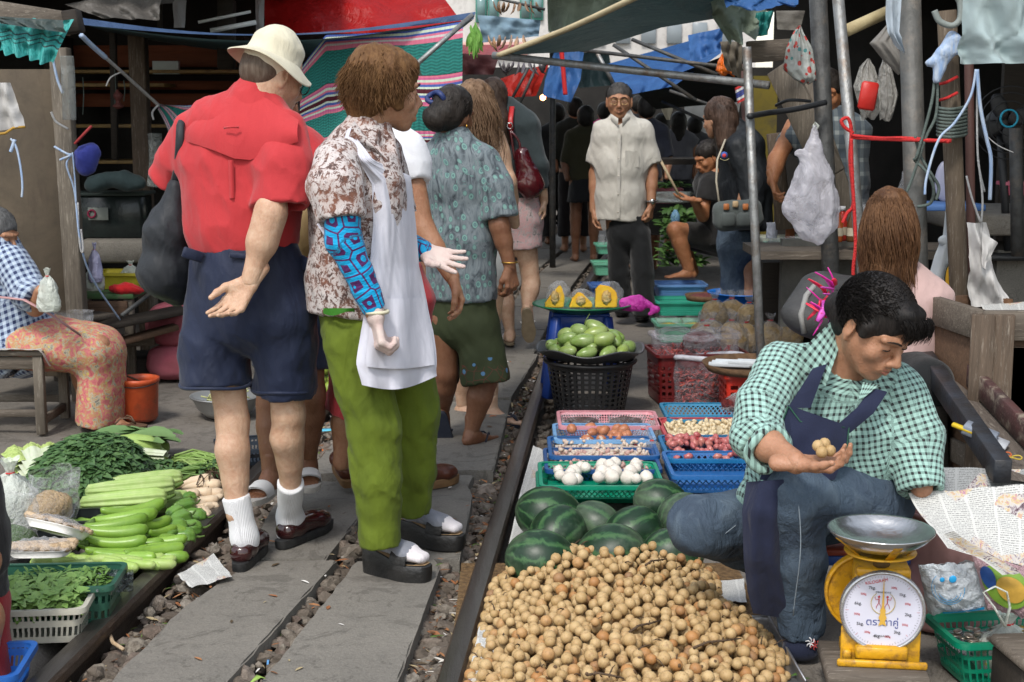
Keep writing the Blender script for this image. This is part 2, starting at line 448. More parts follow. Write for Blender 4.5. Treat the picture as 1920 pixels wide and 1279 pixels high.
 def eyes(s,look=(0,0),closed=False,browc=(.02,.012,.008),brow=1.0,lip=(.36,.13,.10),lips=True,skin=None):
  W,sc,R=s.W,s.hs,s.hR
  for q in(-1,1):
   if not closed:
    b=MB();b.ball(W(q*.031,.0815,.003),(.0125*sc,.0105*sc,.0062*sc),3,R)
    o=b.build('eye',M('eye_white',(.55,.5,.46),rough=.25,bump=0),s.r)
    b=MB();b.ball(W(q*.031+look[0],.0868,.0025+look[1]),(.0058*sc,.0062*sc,.0060*sc),2,R);b.build('iris',M('eye_dark',(.012,.008,.006),rough=.15,bump=0),o)
   b=MB();pts=[W(q*(.031+.0145*a),.0905-.006*a*a+.0,.0065-(.0065 if closed else .002)-.0035*a*a*(0 if closed else 1))for a in(-1,-.6,-.2,.2,.6,1)]
   b.tube(pts,[.0006*sc,.0014*sc,.0017*sc,.0017*sc,.0016*sc,.0008*sc],5);b.build('eyelash',M('lash',(.012,.008,.006),rough=.6,bump=0),s.r)
   if brow:
    pts=[W(q*a,y,z)for a,y,z in((.012,.1015,.026),(.024,.0985,.0305),(.037,.0925,.031),(.049,.084,.026))]
    b=MB();b.tube(pts,[.003*sc*brow,.0036*sc*brow,.003*sc*brow,.0012*sc],6,flat=.9);b.build('eyebrow',M('brow%d'%int(browc[0]*1e3),browc,rough=.8,bump=.6,bsc=300),s.r)
  if lips:
   for nm,z,y,r in(('upper_lip',-.0553,.1035,.0058),('lower_lip',-.0667,.102,.0068)):
    b=MB();b.tube([W(a*.0215,y-.0115*a*a,z-.004*(a*a)*(1 if 'upper' in nm else-1))for a in(-1,-.7,-.35,0,.35,.7,1)],[.0012*sc,r*.6*sc,r*.9*sc,r*sc*.95,r*.9*sc,r*.6*sc,.0012*sc],8,flat=.75)
    b.build(nm,M('lip%d'%int(lip[0]*1e3),lip,rough=.45,bump=.2,bsc=200),s.r)
 def finish(s,h=.011,hh=.0045,hhand=.0032,name='body'):
  V_,F_,n=[],[],0
  def push(vs,fs):
   nonlocal n
   if len(vs):V_.append(vs);F_.extend([[i+n for i in f]for f in fs]);n+=len(vs)
  if s.S.o:push(*s.S.mesh(h))
  for H in s.heads:push(*H.mesh(hh))
  for H,mat,nm in s.hands:
   vs,fs=H.mesh(hhand)
   if mat is None:push(vs,fs)
   else:mk(nm,vs,fs,mat,s.r)
  return mk(name,np.concatenate(V_),F_,s.skin,s.r)if V_ else None
def garment(parent,name,mat,secs=(),side=(1,0,0),sleeves=(),h=.009,k=.03,cr=.007,wr=.006,ws=14,hollow=.022,flat0=False,uv=False,subs=(),extra=(),flat1=True,kk=.05,ksec=.05):
 S=SDF();secs=[(V(c),a,b)for c,a,b in secs];n=len(secs)
 for i in range(n-1):
  c0,x0,y0=secs[i];c1,x1,y1=secs[i+1]
  S.cap(c0,c1,(x0,y0),(x1,y1),ksec if i<n-1 else .01,side,(flat0 and i==0,flat1 and i==n-2))
 for sl in sleeves:
  m=len(sl)
  for i in range(m-1):
   (a,ra),(b,rb)=sl[i],sl[i+1];S.cap(a,b,ra,rb,kk if i==0 else .02,side,(0,i==m-2))
 for e in extra:S.cap(*e[0],**e[1])
 for sl in sleeves:
  (a,ra),(b,rb)=sl[-2],sl[-1];a,b=V(a),V(b);d=(b-a).normalized()
  ra=ra if hasattr(ra,'__len__')else(ra,ra);rb=rb if hasattr(rb,'__len__')else(rb,rb)
  L=(b-a).length;t=max(0,1-hollow*2.2/L);A=a.lerp(b,t)
  th=h*1.1+wr*1.6+cr*.7
  S.cap(A,b+d*.03,tuple(lerp(x,y,t)-th for x,y in zip(ra,rb)),tuple(y-th for y in rb),.003,side,(0,1),op='s')
 th2=h*1.1+wr*1.6+cr*.7
 if flat1 and n>1:
  (c0,x0,y0),(c1,x1,y1)=secs[-2],secs[-1];d=(c1-c0).normalized();L=(c1-c0).length;t=max(0,1-hollow*2/L)
  S.cap(c0.lerp(c1,t),c1+d*.03,(lerp(x0,x1,t)-th2,lerp(y0,y1,t)-th2),(x1-th2,y1-th2),.003,side,(1,1),op='s')
 for q in subs:S.cap(*q[0],op='s',**q[1])
 sd_=len(name)+int(abs(secs[0][0].x*100))%17 if secs else 1
 w=(lambda p:wr*nz(p*np.array([1,1,.55]),ws,sd_)+wr*.4*nz(p,ws*2.3,3)+cr*(np.abs(nz(p@rotm(.5,.4,.3),ws*.62,sd_+2))**.55-.5)+cr*.6*(np.abs(nz(p@rotm(-.7,.9,.2),ws*1.3,sd_+4))**.6-.4))if wr else None
 return emesh(name,S,mat,parent,h,uv,warp=w)
def strands(name,parent,mat,roots,flow,L,n=6,r=.0035,jit=.3,wave=0,wf=10,seed=1,sides=3,rt=.3):
 rr=Rand(seed);b=MB()
 for i,(p,nr)in enumerate(roots):
  p=V(p);ln=L*rr.uniform(.7,1.15);pts=[p];q=p.copy();ph=rr.uniform(0,6.3);ax=V((rr.uniform(-1,1),rr.uniform(-1,1),0))*jit
  for j in range(n):
   t=j/n;d=(flow(q,t,nr)+ax*(t+.3)).normalized()
   if wave:d=(d+V((sin(ph+q.z*wf),cos(ph+q.z*wf),0))*wave).normalized()
   q=q+d*ln/n;pts.append(q.copy())
  b.tube(pts,[r*(1-(1-rt)*(k/n)**1.5)for k in range(n+1)],sides,caps=False)
 return b.build(name,mat,parent)
def capdirs(n,seed=1,zmin=-.2):
 rr=Rand(seed);out=[]
 while len(out)<n:
  v=V((rr.gauss(0,1),rr.gauss(0,1),rr.gauss(0,1))).normalized()
  if v.z>zmin:out.append(v)
 return out
def haircap(B,mat,extra=(),face=(.11,.0),grow=1.0,noise=.004,h=.005,name='hair',low=-.05,fr=.083,cut=True,st=260):
 W,sc,R=B.W,B.hs,B.hR;S=SDF()
 S.ell(W(0,-.018,.038),(.086*sc*grow,.102*sc*grow,.092*sc*grow),R,.02)
 S.ell(W(0,-.045,.0),(.08*sc*grow,.075*sc*grow,.085*sc*grow),R,.02)
 for e in extra:S.cap(*[W(*q)for q in e[0]],*e[1],k=e[2]if len(e)>2 else .02)
 if cut:
  S.ell(W(0,face[0],face[1]-.03),(fr*sc,.075*sc,.085*sc),R,.01,op='s')
  S.cap(W(-.12,.045,low-.03),W(.12,.045,low-.03),.05*sc,.05*sc,.01,op='s')
 Rt=np.array(R)
 if st:
  o_=[(W(v.x*.089*grow,-.018+v.y*.105*grow,.036+v.z*.095*grow),R@np.array(v))for v in capdirs(st,11,-.5)if not(v.y>.25 and v.z<.62)]
  bk=V(W(0,-.09,-.09));strands('hair_strands',B.r,mat,o_,lambda q,t_,n_:((bk-q).normalized()*(.8+t_)+V(n_)*(.35-.75*t_)).normalized(),.055*sc,4,.0019,.12,0,1,5)
 return emesh(name,S,mat,B.r,h,warp=lambda p:noise*nz(((p-np.array(B.hc))@Rt)*np.array([1,1,.35]),70,2)+noise*.8*nz(p,30,5))
def shoe(name,parent,mat,heel,toe,up=(0,0,1),w=.042,hgt=.06,sole=None,solem=None,toeh=.03,open_=True,h=.005):
 a,b=V(heel),V(toe);d=(b-a).normalized();L=(b-a).length;u=V(up);u=(u-d*u.dot(d)).normalized();t=d.cross(u);S=SDF()
 Q=lambda x,z,y=0:a+d*x*L+u*z+t*y
 S.cap(Q(.14,.028),Q(.3,.03),(w*.8,.028),(w*.8,.03),.02,t);S.cap(Q(.14,.045),Q(.32,hgt*.8),(w*.72,.02),(w*.7,.02),.02,t)
 S.cap(Q(.3,.03),Q(.66,.026),(w*.78,.03),(w*1.02,.026),.03,t);S.cap(Q(.32,hgt*.75),Q(.66,.035),(w*.68,.018),(w*.9,.018),.03,t)
 S.cap(Q(.66,.026),Q(.86,.022),(w*1.02,.024),(w*.72,.02),.02,t)
 S.ell(Q(.75,.03),(.05,.05,toeh),None,.02)
 if open_:S.cap(Q(.15,hgt+.02),Q(.42,hgt+.02),(w*.58,.034),(w*.5,.028),.006,t,op='s')
 o=emesh(name,S,mat,parent,h)
 if sole:
  b2=MB();n=20;pr=[]
  for i in range(n):
   th=2*PI*i/n;x=.5-.5*cos(th);ww=w*(.82+.22*math.exp(-((x-.7)/.2)**2))*(abs(sin(th))**.5)*(1 if sin(th)>0 else-1)
   pr.append((x*1.0,ww))
  vs=[]
  for zz,g in((0,1),(sole*.5,1.03),(sole,1.0)):
   for x,y in pr:vs.append(tuple(Q(.5+(x-.5)*g,zz,y*g)))
  fs=[(i+m*n,(i+1)%n+m*n,(i+1)%n+(m+1)*n,i+(m+1)*n)for m in(0,1)for i in range(n)]+[tuple(range(n)),tuple(2*n+i for i in range(n-1,-1,-1))]
  b2.add(vs,fs);sharp(b2.build('sole',solem or mat,o))
 return o
def flipflop(parent,heel,toe,mat,up=(0,0,1),w=.042,th=.018,strap=None,name='sandal',plat=None,wide=False):
 a,b=V(heel),V(toe);d=(b-a).normalized();L=(b-a).length;u=V(up);u=(u-d*u.dot(d)).normalized();t=d.cross(u)
 Q=lambda x,z,y=0:a+d*x*L+u*z+t*y
 n=24;vs=[];pr=[]
 for i in range(n):
  q=2*PI*i/n;x=.5-.5*cos(q);pr.append((x,w*(.8+.25*math.exp(-((x-.72)/.2)**2))*(abs(sin(q))**.55)*(1 if sin(q)>0 else-1)))
 pl=plat or(lambda x:th)
 for m,z in enumerate((0,.5,.94,1)):
  for x,y in pr:g=(1.0,1.02,1.02,.97)[m];vs.append(tuple(Q(.5+(x-.5)*g,z*pl(x),y*g)))
 fs=[(i+m*n,(i+1)%n+m*n,(i+1)%n+(m+1)*n,i+(m+1)*n)for m in range(3)for i in range(n)]+[tuple(range(n)),tuple(3*n+i for i in range(n-1,-1,-1))]
 o=mk(name,vs,fs,mat,parent);sharp(o,50)
 z0=pl(.6);b2=MB()
 if wide:
  def fn(uu,vv):
   an=PI*uu;return Q(.52+.24*vv,z0-.004+sin(an)**.7*(.052-.012*vv),-cos(an)*w*1.06)
  b2.sheet(fn,14,6)
  def fn2(uu,vv):
   an=PI*uu;return Q(.52+.24*vv,z0-.004+sin(an)**.7*(.047-.012*vv),-cos(an)*w*1.0)
  b2.sheet(fn2,14,6)
 else:
  for q in(-1,1):b2.tube([Q(.42,z0,q*w*.95),Q(.55,z0+.035,q*w*.75),Q(.68,z0+.034,q*w*.3),Q(.78,z0+.004,0)],.0045,6)
 b2.build('strap',strap or mat,o);return o
cam=bpy.data.cameras.new('camera');co_=bpy.data.objects.new('camera',cam);COL.objects.link(co_)
cam.sensor_width=36;cam.lens=36*F/1920;cam.clip_end=500;cam.clip_start=.05
co_.location=(0,0,CH);co_.rotation_euler=(PI/2-PIT,0,0);SC.camera=co_
cam.dof.use_dof=True;cam.dof.focus_distance=4.6;cam.dof.aperture_fstop=13.0
SUN_E,SUN_R=radians(52),radians(200)
w=bpy.data.worlds.new('World');SC.world=w;w.use_nodes=True;nt=w.node_tree
sk=nt.nodes.new('ShaderNodeTexSky');sk.sky_type='NISHITA';sk.sun_disc=False;sk.sun_elevation=SUN_E;sk.sun_rotation=SUN_R
sk.air_density=1.6;sk.dust_density=1.5;sk.ozone_density=1
bg=nt.nodes['Background'];hs=nt.nodes.new('ShaderNodeHueSaturation');hs.inputs['Saturation'].default_value=.45;nt.links.new(sk.outputs[0],hs.inputs['Color']);nt.links.new(hs.outputs[0],bg.inputs[0]);bg.inputs[1].default_value=.145
sl=bpy.data.lights.new('sun','SUN');so=bpy.data.objects.new('sun',sl);COL.objects.link(so)
sl.energy=1.5;sl.angle=radians(10);sl.color=(1,.95,.88)
so.rotation_euler=(PI/2-SUN_E,0,PI-SUN_R)
SC.view_settings.view_transform='Standard';SC.view_settings.look='None';SC.view_settings.exposure=.78;SC.view_settings.gamma=1
SC.cycles.max_bounces=7;SC.cycles.diffuse_bounces=3;SC.cycles.glossy_bounces=3;SC.cycles.transparent_max_bounces=24;SC.cycles.transmission_bounces=6
SC.cycles.caustics_reflective=False;SC.cycles.caustics_refractive=False
def conc(name,c1,c2,dk,sc=3,bump=.3,rough=.85,grit=160):
 if name in _M:return _M[name]
 t=NT(name);co=t.coord();a=t.noise(co,sc,7,.65);b=t.noise(co,sc*9,5,.7);d=t.noise(co,grit,3,.6)
 col=t.mix(t.ramp(a,[(.35,(0,0,0)),(.65,(1,1,1))]),c1,c2)
 col=t.mix(t.ramp(b,[(.52,(0,0,0)),(.75,(1,1,1))]),col,dk)
 col=t.mix(t.math('MULTIPLY',d,.35),col,(.5,.47,.42))
 col=t.mix(t.math('MULTIPLY',t.ramp(t.noise(co,sc*2.6,4,.8,2),[(.54,(0,0,0)),(.6,(1,1,1))]),.35),col,dk)
 t.bump(t.math('ADD',t.math('MULTIPLY',b,1.2),t.math('MULTIPLY',d,.5)),bump,.01)
 _M[name]=t.fin(col,rough,0,.3);return _M[name]
def wood(name,c1,c2,st=(1,1,1),sc=6,rough=.75,bump=.5,axis=0,wear=(.4,.36,.3),wa=.0):
 if name in _M:return _M[name]
 t=NT(name);s=[14,14,14];s[axis]=1.1;co=t.map(t.coord(),tuple(s))
 g=t.noise(co,sc*.5,8,.7,1.5);big=t.noise(t.coord(),2.2,5,.6)
 col=t.mix(t.ramp(g,[(.3,(0,0,0)),(.7,(1,1,1))]),c1,c2)
 col=t.mix(t.math('MULTIPLY',t.ramp(big,[(.45,(0,0,0)),(.7,(1,1,1))]),.55),col,tuple(x*.45 for x in c1))
 if wa:col=t.mix(t.math('MULTIPLY',t.ramp(t.noise(co,9,4,.8),[(.55,(0,0,0)),(.7,(1,1,1))]),wa),col,wear)
 t.bump(g,bump,.006);_M[name]=t.fin(col,rough,0,.3);return _M[name]
mSlab=conc('slab_concrete',(.128,.116,.098),(.088,.080,.068),(.048,.043,.036),1.7,.5)
mPave=conc('pavement_concrete',(.11,.094,.078),(.07,.058,.047),(.036,.03,.025),1.6,.6)
mGround=conc('earth',(.07,.055,.042),(.045,.036,.028),(.03,.025,.02),3,.8)
mRail=M('rail_steel',(.10,.078,.065),(.05,.034,.026),14,.42,.5,90,metal=.55,st=(1,.25,1),dirt=((.13,.09,.065),22))
mRailTop=M('rail_worn_steel',(.16,.145,.13),(.10,.085,.075),10,.32,.25,120,metal=.8,st=(3,.2,1))
mSteel=M('galvanised_pipe',(.30,.31,.31),(.18,.18,.175),20,.45,.3,90,metal=.6,dirt=((.16,.10,.06),9))
mDarkPipe=M('dark_pipe',(.075,.078,.078),(.04,.04,.04),18,.55,.4,80,metal=.3,dirt=((.12,.10,.08),7))
mWoodG=wood('grey_timber',(.15,.125,.10),(.075,.06,.048),wa=.5)
mWoodGz=wood('grey_timber_upright',(.17,.145,.115),(.085,.07,.055),axis=2,wa=.5)
mWoodB=wood('brown_timber',(.13,.075,.045),(.06,.035,.022),wa=.3,wear=(.25,.17,.11))
mWoodBz=wood('brown_timber_upright',(.12,.085,.06),(.055,.04,.028),axis=2,wa=.4)
mWoodD=wood('dark_timber',(.035,.028,.022),(.018,.014,.011))
mDark=M('dark_board',(.022,.02,.018),(.012,.011,.010),3,.9,.4,20)  # near-black board colour, slightly mottled
def cx(y):return-.709+.0765*(y-3.6)+(.0045*(y-7.2)**2 if y>7.2 else 0)
def TR(u,y,z=0.0):return V((cx(y)+u,y,z))
b=MB();b.sheet(lambda u,v:(-60+120*u,-12+132*v,-.16),24,24)
struct(b.build('ground',mGround))
ys=[-3+i*.5 for i in range(60)]
def strip(u0,u1,z,th,mat,name,wob=0):
 vs,fs=[],[]
 for y in ys:
  for u,zz in((u0,z-th),(u0,z),(u1,z),(u1,z-th)):vs.append(tuple(TR(u,y,zz+(wob*nz(np.array([u,y,0.]),2)if zz==z else 0))))
 for i in range(len(ys)-1):
  for k in range(3):fs.append((i*4+k,i*4+k+1,i*4+5+k,i*4+4+k))
 return struct(mk(name,vs,fs,mat,None,False))
def pave(u0,u1,name):
 n=40;vs=[];fs=[];m=26
 for i,y in enumerate(np.linspace(-3,27,140)):
  for j in range(m+1):
   u=u0+(u1-u0)*(j/m)**1.6;p=TR(u,y,0);z=-.008+.012*float(nz(np.array([p.x,p.y,0.]),2.3))+.004*float(nz(np.array([p.x,p.y,0.]),17))
   vs.append((p.x,p.y,z-(.1 if j==0 else 0)))
 w_=m+1
 fs=[(i*w_+j,i*w_+j+1,(i+1)*w_+j+1,(i+1)*w_+j)for i in range(139)for j in range(m)]
 return struct(mk(name,vs,fs,mPave))
pave(-.635,-8,'pavement');pave(.635,8,'pavement')
def rail(u,nm,lab):
 pr=[(-.052,-.125),(-.052,-.112),(-.012,-.1),(-.009,-.03),(-.032,-.02),(-.034,.006),(-.026,.018),(-.008,.0215),(.008,.0215),(.026,.018),(.034,.006),(.032,-.02),(.009,-.03),(.012,-.1),(.052,-.112),(.052,-.125)]
 vs=[];n=len(pr);yy=[-3+.3*i for i in range(100)]
 for y in yy:
  for a,z in pr:vs.append((cx(y)+u+a,y,z+.0))
 fs=[];mi=[]
 for i in range(len(yy)-1):
  for k in range(n):fs.append((i*n+k,i*n+(k+1)%n,(i+1)*n+(k+1)%n,(i+1)*n+k));mi.append(1 if 6<=k<=8 else 0)
 o=mk('rail',vs,fs,[mRail,mRailTop],None,False,None,None,mi);tag(o,lab,'rail');sharp(o,25);return o
rail(-.54,'l','worn steel railway rail beside the vegetable display on the left');rail(.54,'r','worn steel railway rail beside the watermelons and plastic trays')
def chip(pts,seed,z,th,top_jit=.004):
 rr=Rand(seed);out=[]
 n=len(pts)
 for i in range(n):
  a,b_=V(pts[i]),V(pts[(i+1)%n]);m=max(2,int((b_-a).length/.05))
  for k in range(m):q=a.lerp(b_,k/m);out.append(V((q.x+rr.uniform(-1,1)*.0014,q.y+rr.uniform(-1,1)*.0014,0)))
 bm=bmesh.new();vs=[bm.verts.new((q.x,q.y,z))for q in out];f=bm.faces.new(vs)
 if f.normal.z<0:f.normal_flip()
 ex=bmesh.ops.extrude_face_region(bm,geom=[f]);low=[g for g in ex['geom']if isinstance(g,bmesh.types.BMVert)]
 for g in low:g.co.z-=th
 top=[e for e in bm.edges if all(abs(v.co.z-z)<1e-5 for v in e.verts)and len(e.link_faces)==2]
 bmesh.ops.bevel(bm,geom=top,offset=.006,segments=2,affect='EDGES')
 bmesh.ops.recalc_face_normals(bm,faces=bm.faces)
 V_=[tuple(v.co)for v in bm.verts];bm.verts.index_update();F_=[tuple(v.index for v in f.verts)for f in bm.faces];bm.free();return V_,F_
def slab(pts,i,lab,z=0.0):
 vs,fs=chip([(p[0],p[1],0)for p in pts],i,z,.085);o=mk('concrete_slab',vs,fs,mSlab,None,False);tag(o,lab,'slab','concrete slabs laid between the rails')
def uq(u0,u1,y0,y1,j=(0,0,0,0)):
 return[tuple(TR(u0+j[0],y0)),tuple(TR(u1+j[1],y0)),tuple(TR(u1+j[2],y1)),tuple(TR(u0+j[3],y1))]
g2=lambda*q:[tuple(G(*p))for p in q]
slab(g2((195,1290),(120,1420),(300,1440),(415,1290),(632,1050),(470,1052),(330,1150)),1,'grey concrete slab in front of the loafers, at the bottom edge of the photo')
slab(g2((480,1290),(380,1450),(640,1450),(742,1290),(826,1062),(815,1047),(668,1052)),2,'grey concrete slab under the front platform sandal, at the bottom edge of the photo')
slab(g2((455,1045),(610,1046),(668,975),(705,905),(560,898),(520,935)),3,'worn grey slab with broken edge that the burgundy loafers stand on',-.004)
slab(g2((702,1030),(735,1045),(862,1046),(886,925),(878,908),(888,888),(735,886)),4,'grey slab with a chipped corner under the rear platform sandal',-.006)
slab(g2((575,890),(735,880),(760,800),(650,795)),5,'grey slab behind the red skirt hem')
slab(g2((748,882),(925,882),(958,750),(790,754)),6,'wide grey slab where the navy flip flops walk')
slab(g2((664,788),(764,793),(826,700),(745,690)),7,'grey slab left of the litter gap, beyond the red skirt')
slab(g2((835,747),(958,746),(1010,664),(882,664)),8,'grey slab beside the mango basket',.002)
y0=8.75
for i in range(8):
 y1=y0+1.22
 for k,(a,c)in enumerate(((-.34,-.03),(.03,.42))):
  slab(uq(a,c,y0+.01,y1-.02),20+2*i+k,'grey concrete slab of the %s walking column, %s row beyond the mango basket'%(('left','right')[k],('first','second','third','fourth','fifth','sixth','seventh','eighth')[i]),rnd.uniform(-.006,.004))
 y0=y1
t=NT('ballast_stone');co=t.coord();gi=t.new('ShaderNodeNewGeometry')
col=t.ramp(gi.outputs['Random Per Island'],[(0,(.17,.14,.11)),(.3,(.10,.08,.065)),(.55,(.24,.21,.17)),(.8,(.14,.10,.08)),(1,(.30,.27,.23))])
col=t.mix(t.ramp(t.noise(co,45,5,.7),[(.4,(0,0,0)),(.7,(1,1,1))]),col,(.07,.055,.042));t.bump(t.noise(co,90,5,.7),.6,.006)
mStone=t.fin(col,.85,0,.3)
t=NT('track_litter');gi=t.new('ShaderNodeNewGeometry')
col=t.ramp(gi.outputs['Random Per Island'],[(0,(.25,.10,.04)),(.2,(.14,.07,.035)),(.4,(.35,.28,.16)),(.55,(.08,.055,.03)),(.68,(.10,.16,.04)),(.76,(.55,.52,.47)),(.84,(.30,.14,.06)),(.93,(.6,.58,.55)),(.985,(.6,.16,.03))],'CONSTANT')
mLit=t.fin(col,.7,0,.3)
vi,fi=ico(1);V2,F2=ico(2)
b=MB();rr=Rand(3)
def stone(x,y,z,s,hi=False):
 vv,ff=(V2,F2)if hi else(vi,fi)
 off=rr.uniform(0,50);q=vv*np.array([rr.uniform(.8,1.35),rr.uniform(.7,1.1),rr.uniform(.5,.8)])*s
 q=q*(1+.5*nz(vv,1.9,off))[:,None];q=q@rotm(rr.uniform(-.5,.5),rr.uniform(-.5,.5),rr.uniform(0,6)).T
 b.add(q+np.array([x,y,z]),ff)
for i in range(4200):
 y=2.6+12*rr.random()**1.7;r=rr.random()
 u=rr.uniform(-.5,-.3)if r<.4 else(rr.uniform(.36,.5)if r<.75 else(rr.uniform(-.05,.07)if r<.9 else rr.uniform(-.5,.5)))
 s=rr.choice((.012,.016,.022,.03,.038))*rr.uniform(.8,1.2)
 p=TR(u,y);stone(p.x,p.y,(-.070 if r<.75 else-.048)+rr.uniform(0,.025)-s*.2,s,s>.025 and y<6)
for i in range(500):
 y=2.6+8*rr.random();s=rr.uniform(.015,.03);p=TR(rr.choice((-1,1))*rr.uniform(.585,.63),y);stone(p.x,p.y,-.09,s)
o=b.build('ballast',mStone,None,False);o['kind']='stuff';o['label']='grey and brown track ballast stones';o['category']='ballast'
b=MB();b.sheet(lambda u,v:(lambda p:(p.x,p.y,-.1+.01*float(nz(np.array(p),9))))(TR(-.64+1.28*u,-3+30*v)),12,150);struct(b.build('ballast_bed',mGround))
b=MB();rr=Rand(5)
for i in range(2600):
 y=3+8*rr.random()**1.4;u=rr.choice((rr.uniform(.38,.5),rr.uniform(.37,.5),rr.uniform(-.5,-.34),rr.uniform(-.04,.06)));p=TR(u,y)
 if rr.random()<.05:p=TR(rr.uniform(-.4,.45),y);z=.003
 else:z=-.048+rr.uniform(-.014,.014)
 s=rr.uniform(.006,.019);k=rr.random()
 R=rotm(rr.uniform(-.5,.5),rr.uniform(-.5,.5),rr.uniform(0,6))if z<0 else rotm(0,0,rr.uniform(0,6))
 lv=np.array([(-1,0,0),(-.4,.5,.12),(.4,.4,.1),(1,0,0),(.4,-.4,.1),(-.4,-.5,.12),(0,0,0)])*s*np.array([1.3,rr.uniform(.4,1),1])
 b.add(lv@R.T+np.array([p.x,p.y,z]),[(0,1,6),(1,2,6),(2,3,6),(3,4,6),(4,5,6),(5,0,6)])
o=b.build('litter',mLit,None,False);o['kind']='stuff';o['label']='dry leaves and small scraps of litter between the rails';o['category']='litter'
skPale=skinmat('skin_pale',(.54,.36,.25));skTan=skinmat('skin_tan',(.36,.185,.105));skBrown=skinmat('skin_brown',(.20,.095,.052));skOlive=skinmat('skin_olive',(.40,.22,.135))
mLeather=M('burgundy_leather',(.045,.010,.010),(.02,.006,.006),10,.16,.1,60,coat=.5)
mBlackRub=M('black_rubber',(.012,.012,.013),(.03,.03,.03),20,.55,.3,80)
def ribsock():
 t=NT('white_ribbed_sock');u=t.sep(t.coord())[0];a=t.attr();s=t.sep(a)
 wv=t.math('SINE',t.math('MULTIPLY',s[0],1100));t.bump(wv,.5,.002);return t.fin((.72,.72,.74),.9,0,.2,sheen=.2)
mSock=ribsock()
Y=4.7
hatc=V(P(507,132,Y))
B=Body('man in red shirt, navy shorts and cream bucket hat, seen from behind',V((P(480,1000,Y).x,Y,0)),skPale)
r1=B.r
fwd=V((.35,.93,0));side=V((.93,-.25,0)).normalized()
neck=P(487,178,Y-.02);shL=P(362,262,Y+.05);shR=P(528,264,Y-.08);hipL=P(405,560,Y+.03);hipR=P(520,570,Y-.02)
knL=P(436,790,Y+.0);anL=P(444,965,Y-.05);knR=P(541,775,Y+.0);anR=P(545,920,Y+.1)
B.torso([(P(462,500,Y),.16,.11),(P(455,400,Y),.15,.105),(P(450,300,Y),.17,.11),(P(455,250,Y),.11,.08),(P(485,195,Y),.05,.05)],side)
B.limb(hipL,knL,anL,.08,.052,.036,.05,back=(-.3,-1,0));B.limb(hipR,knR,anR,.08,.052,.036,.05,back=(-.5,-1,0))
eR=P(508,398,Y-.20);wR=P(470,526,Y-.22)
B.limb(shR,eR,wR,.05,.043,.031)
B.S.cap(eR,eR.lerp(wR,.45),.040,.045,.03)
B.hand(wR,(P(428,582,Y-.25)-wR),(-.2,-.8,.4),1,curls=[(14,18,12),(22,22,14),(28,26,16),(34,28,18)],spread=1.5,thumb=(30,22,12),sc=1.08)
eL=P(345,330,Y+.12);B.limb(shL,eL,P(400,420,Y+.25),.05,.042,.032)
B.head(P(512,140,Y+.02),(.72,.62,-.42),(.35,.2,.9),1.03,neck+V((0,0,-.02)))
B.finish(.010)
red=(.46,.035,.040)
mRedS=cloth('red_shirt_cotton',red,(.40,.028,.034),.55,7)
garment(r1,'shirt',mRedS,[(P(478,205,Y),.085,.075),(P(452,245,Y),.175,.105),(P(448,310,Y),.205,.125),(P(450,380,Y),.19,.13),(P(452,430,Y),.182,.13),(P(455,462,Y),.172,.122)],side,[[(P(532,246,Y-.07),(.072,.07)),(P(532,310,Y-.13),(.086,.078)),(P(527,388,Y-.17),(.098,.078))],[(P(362,250,Y+.05),(.068,.065)),(P(330,300,Y+.08),(.066,.06)),(P(303,342,Y+.10),(.06,.045))]],h=.008,wr=.005,cr=.012,ws=9,extra=[((P(488,165,Y),P(478,215,Y),(.062,.062),(.11,.085)),dict(k=.05,side=side))],subs=[((P(492,130,Y),P(489,172,Y),.052,.05),dict(k=.004))])
def onback(px,py,dy=-.135):return P(px,py,Y+dy)
yk=MB()
ptsy=[(333,262,.03),(360,268,-.06),(400,281,-.118),(440,297,-.143),(470,300,-.146),(500,290,-.15),(530,276,-.165),(560,266,-.17)]
tp=[(345,215,.04),(375,205,-.03),(410,190,-.07),(440,180,-.09),(470,178,-.09),(500,184,-.10),(530,205,-.13),(560,225,-.15)]
def yfn(u,v):
 f=u*7;i=min(int(f),6);q=f-i
 A=P(lerp(ptsy[i][0],ptsy[i+1][0],q),lerp(ptsy[i][1],ptsy[i+1][1],q),Y+lerp(ptsy[i][2],ptsy[i+1][2],q)-.004)
 T_=P(lerp(tp[i][0],tp[i+1][0],q),lerp(tp[i][1],tp[i+1][1],q),Y+lerp(tp[i][2],tp[i+1][2],q)+.015)
 p=T_.lerp(A,v);p.y-=.03*sin(PI*v*.9);return p
yk.sheet(yfn,28,8);yk.sheet(lambda u,v:yfn(u,.97+.03*v)+V((0,.012*v,0)),28,1);yk.build('shirt_yoke',mRedS,r1)
b=MB();b.tube([onback(420,240,-.155),onback(435,238,-.17),onback(448,239,-.16)],.0035,5);b.build('collar_loop',mRedS,r1)
b=MB();b.sheet(lambda u,v:onback(lerp(428,438,u)+2*v,lerp(300,372,v),-.150-.008*sin(PI*u)),4,6);b.build('back_pleat',mRedS,r1)
mNavy=cloth('navy_nylon',(.011,.018,.048),(.008,.013,.034),.7,8,rough=.6,sheen=.1)
garment(r1,'shorts',mNavy,[(P(456,462,Y),.172,.120),(P(462,500,Y),.192,.138),(P(468,560,Y),.200,.145),(P(469,590,Y),.195,.14)],side,[[(P(410,580,Y+.03),(.118,.125)),(P(402,650,Y+.02),(.108,.12)),(P(405,726,Y+.0),(.114,.12))],[(P(530,580,Y-.02),(.108,.125)),(P(533,650,Y),(.102,.12)),(P(533,734,Y+.02),(.103,.12))]],h=.009,wr=.007,cr=.014,ws=10,flat0=True,flat1=False,kk=.03,ksec=.04)
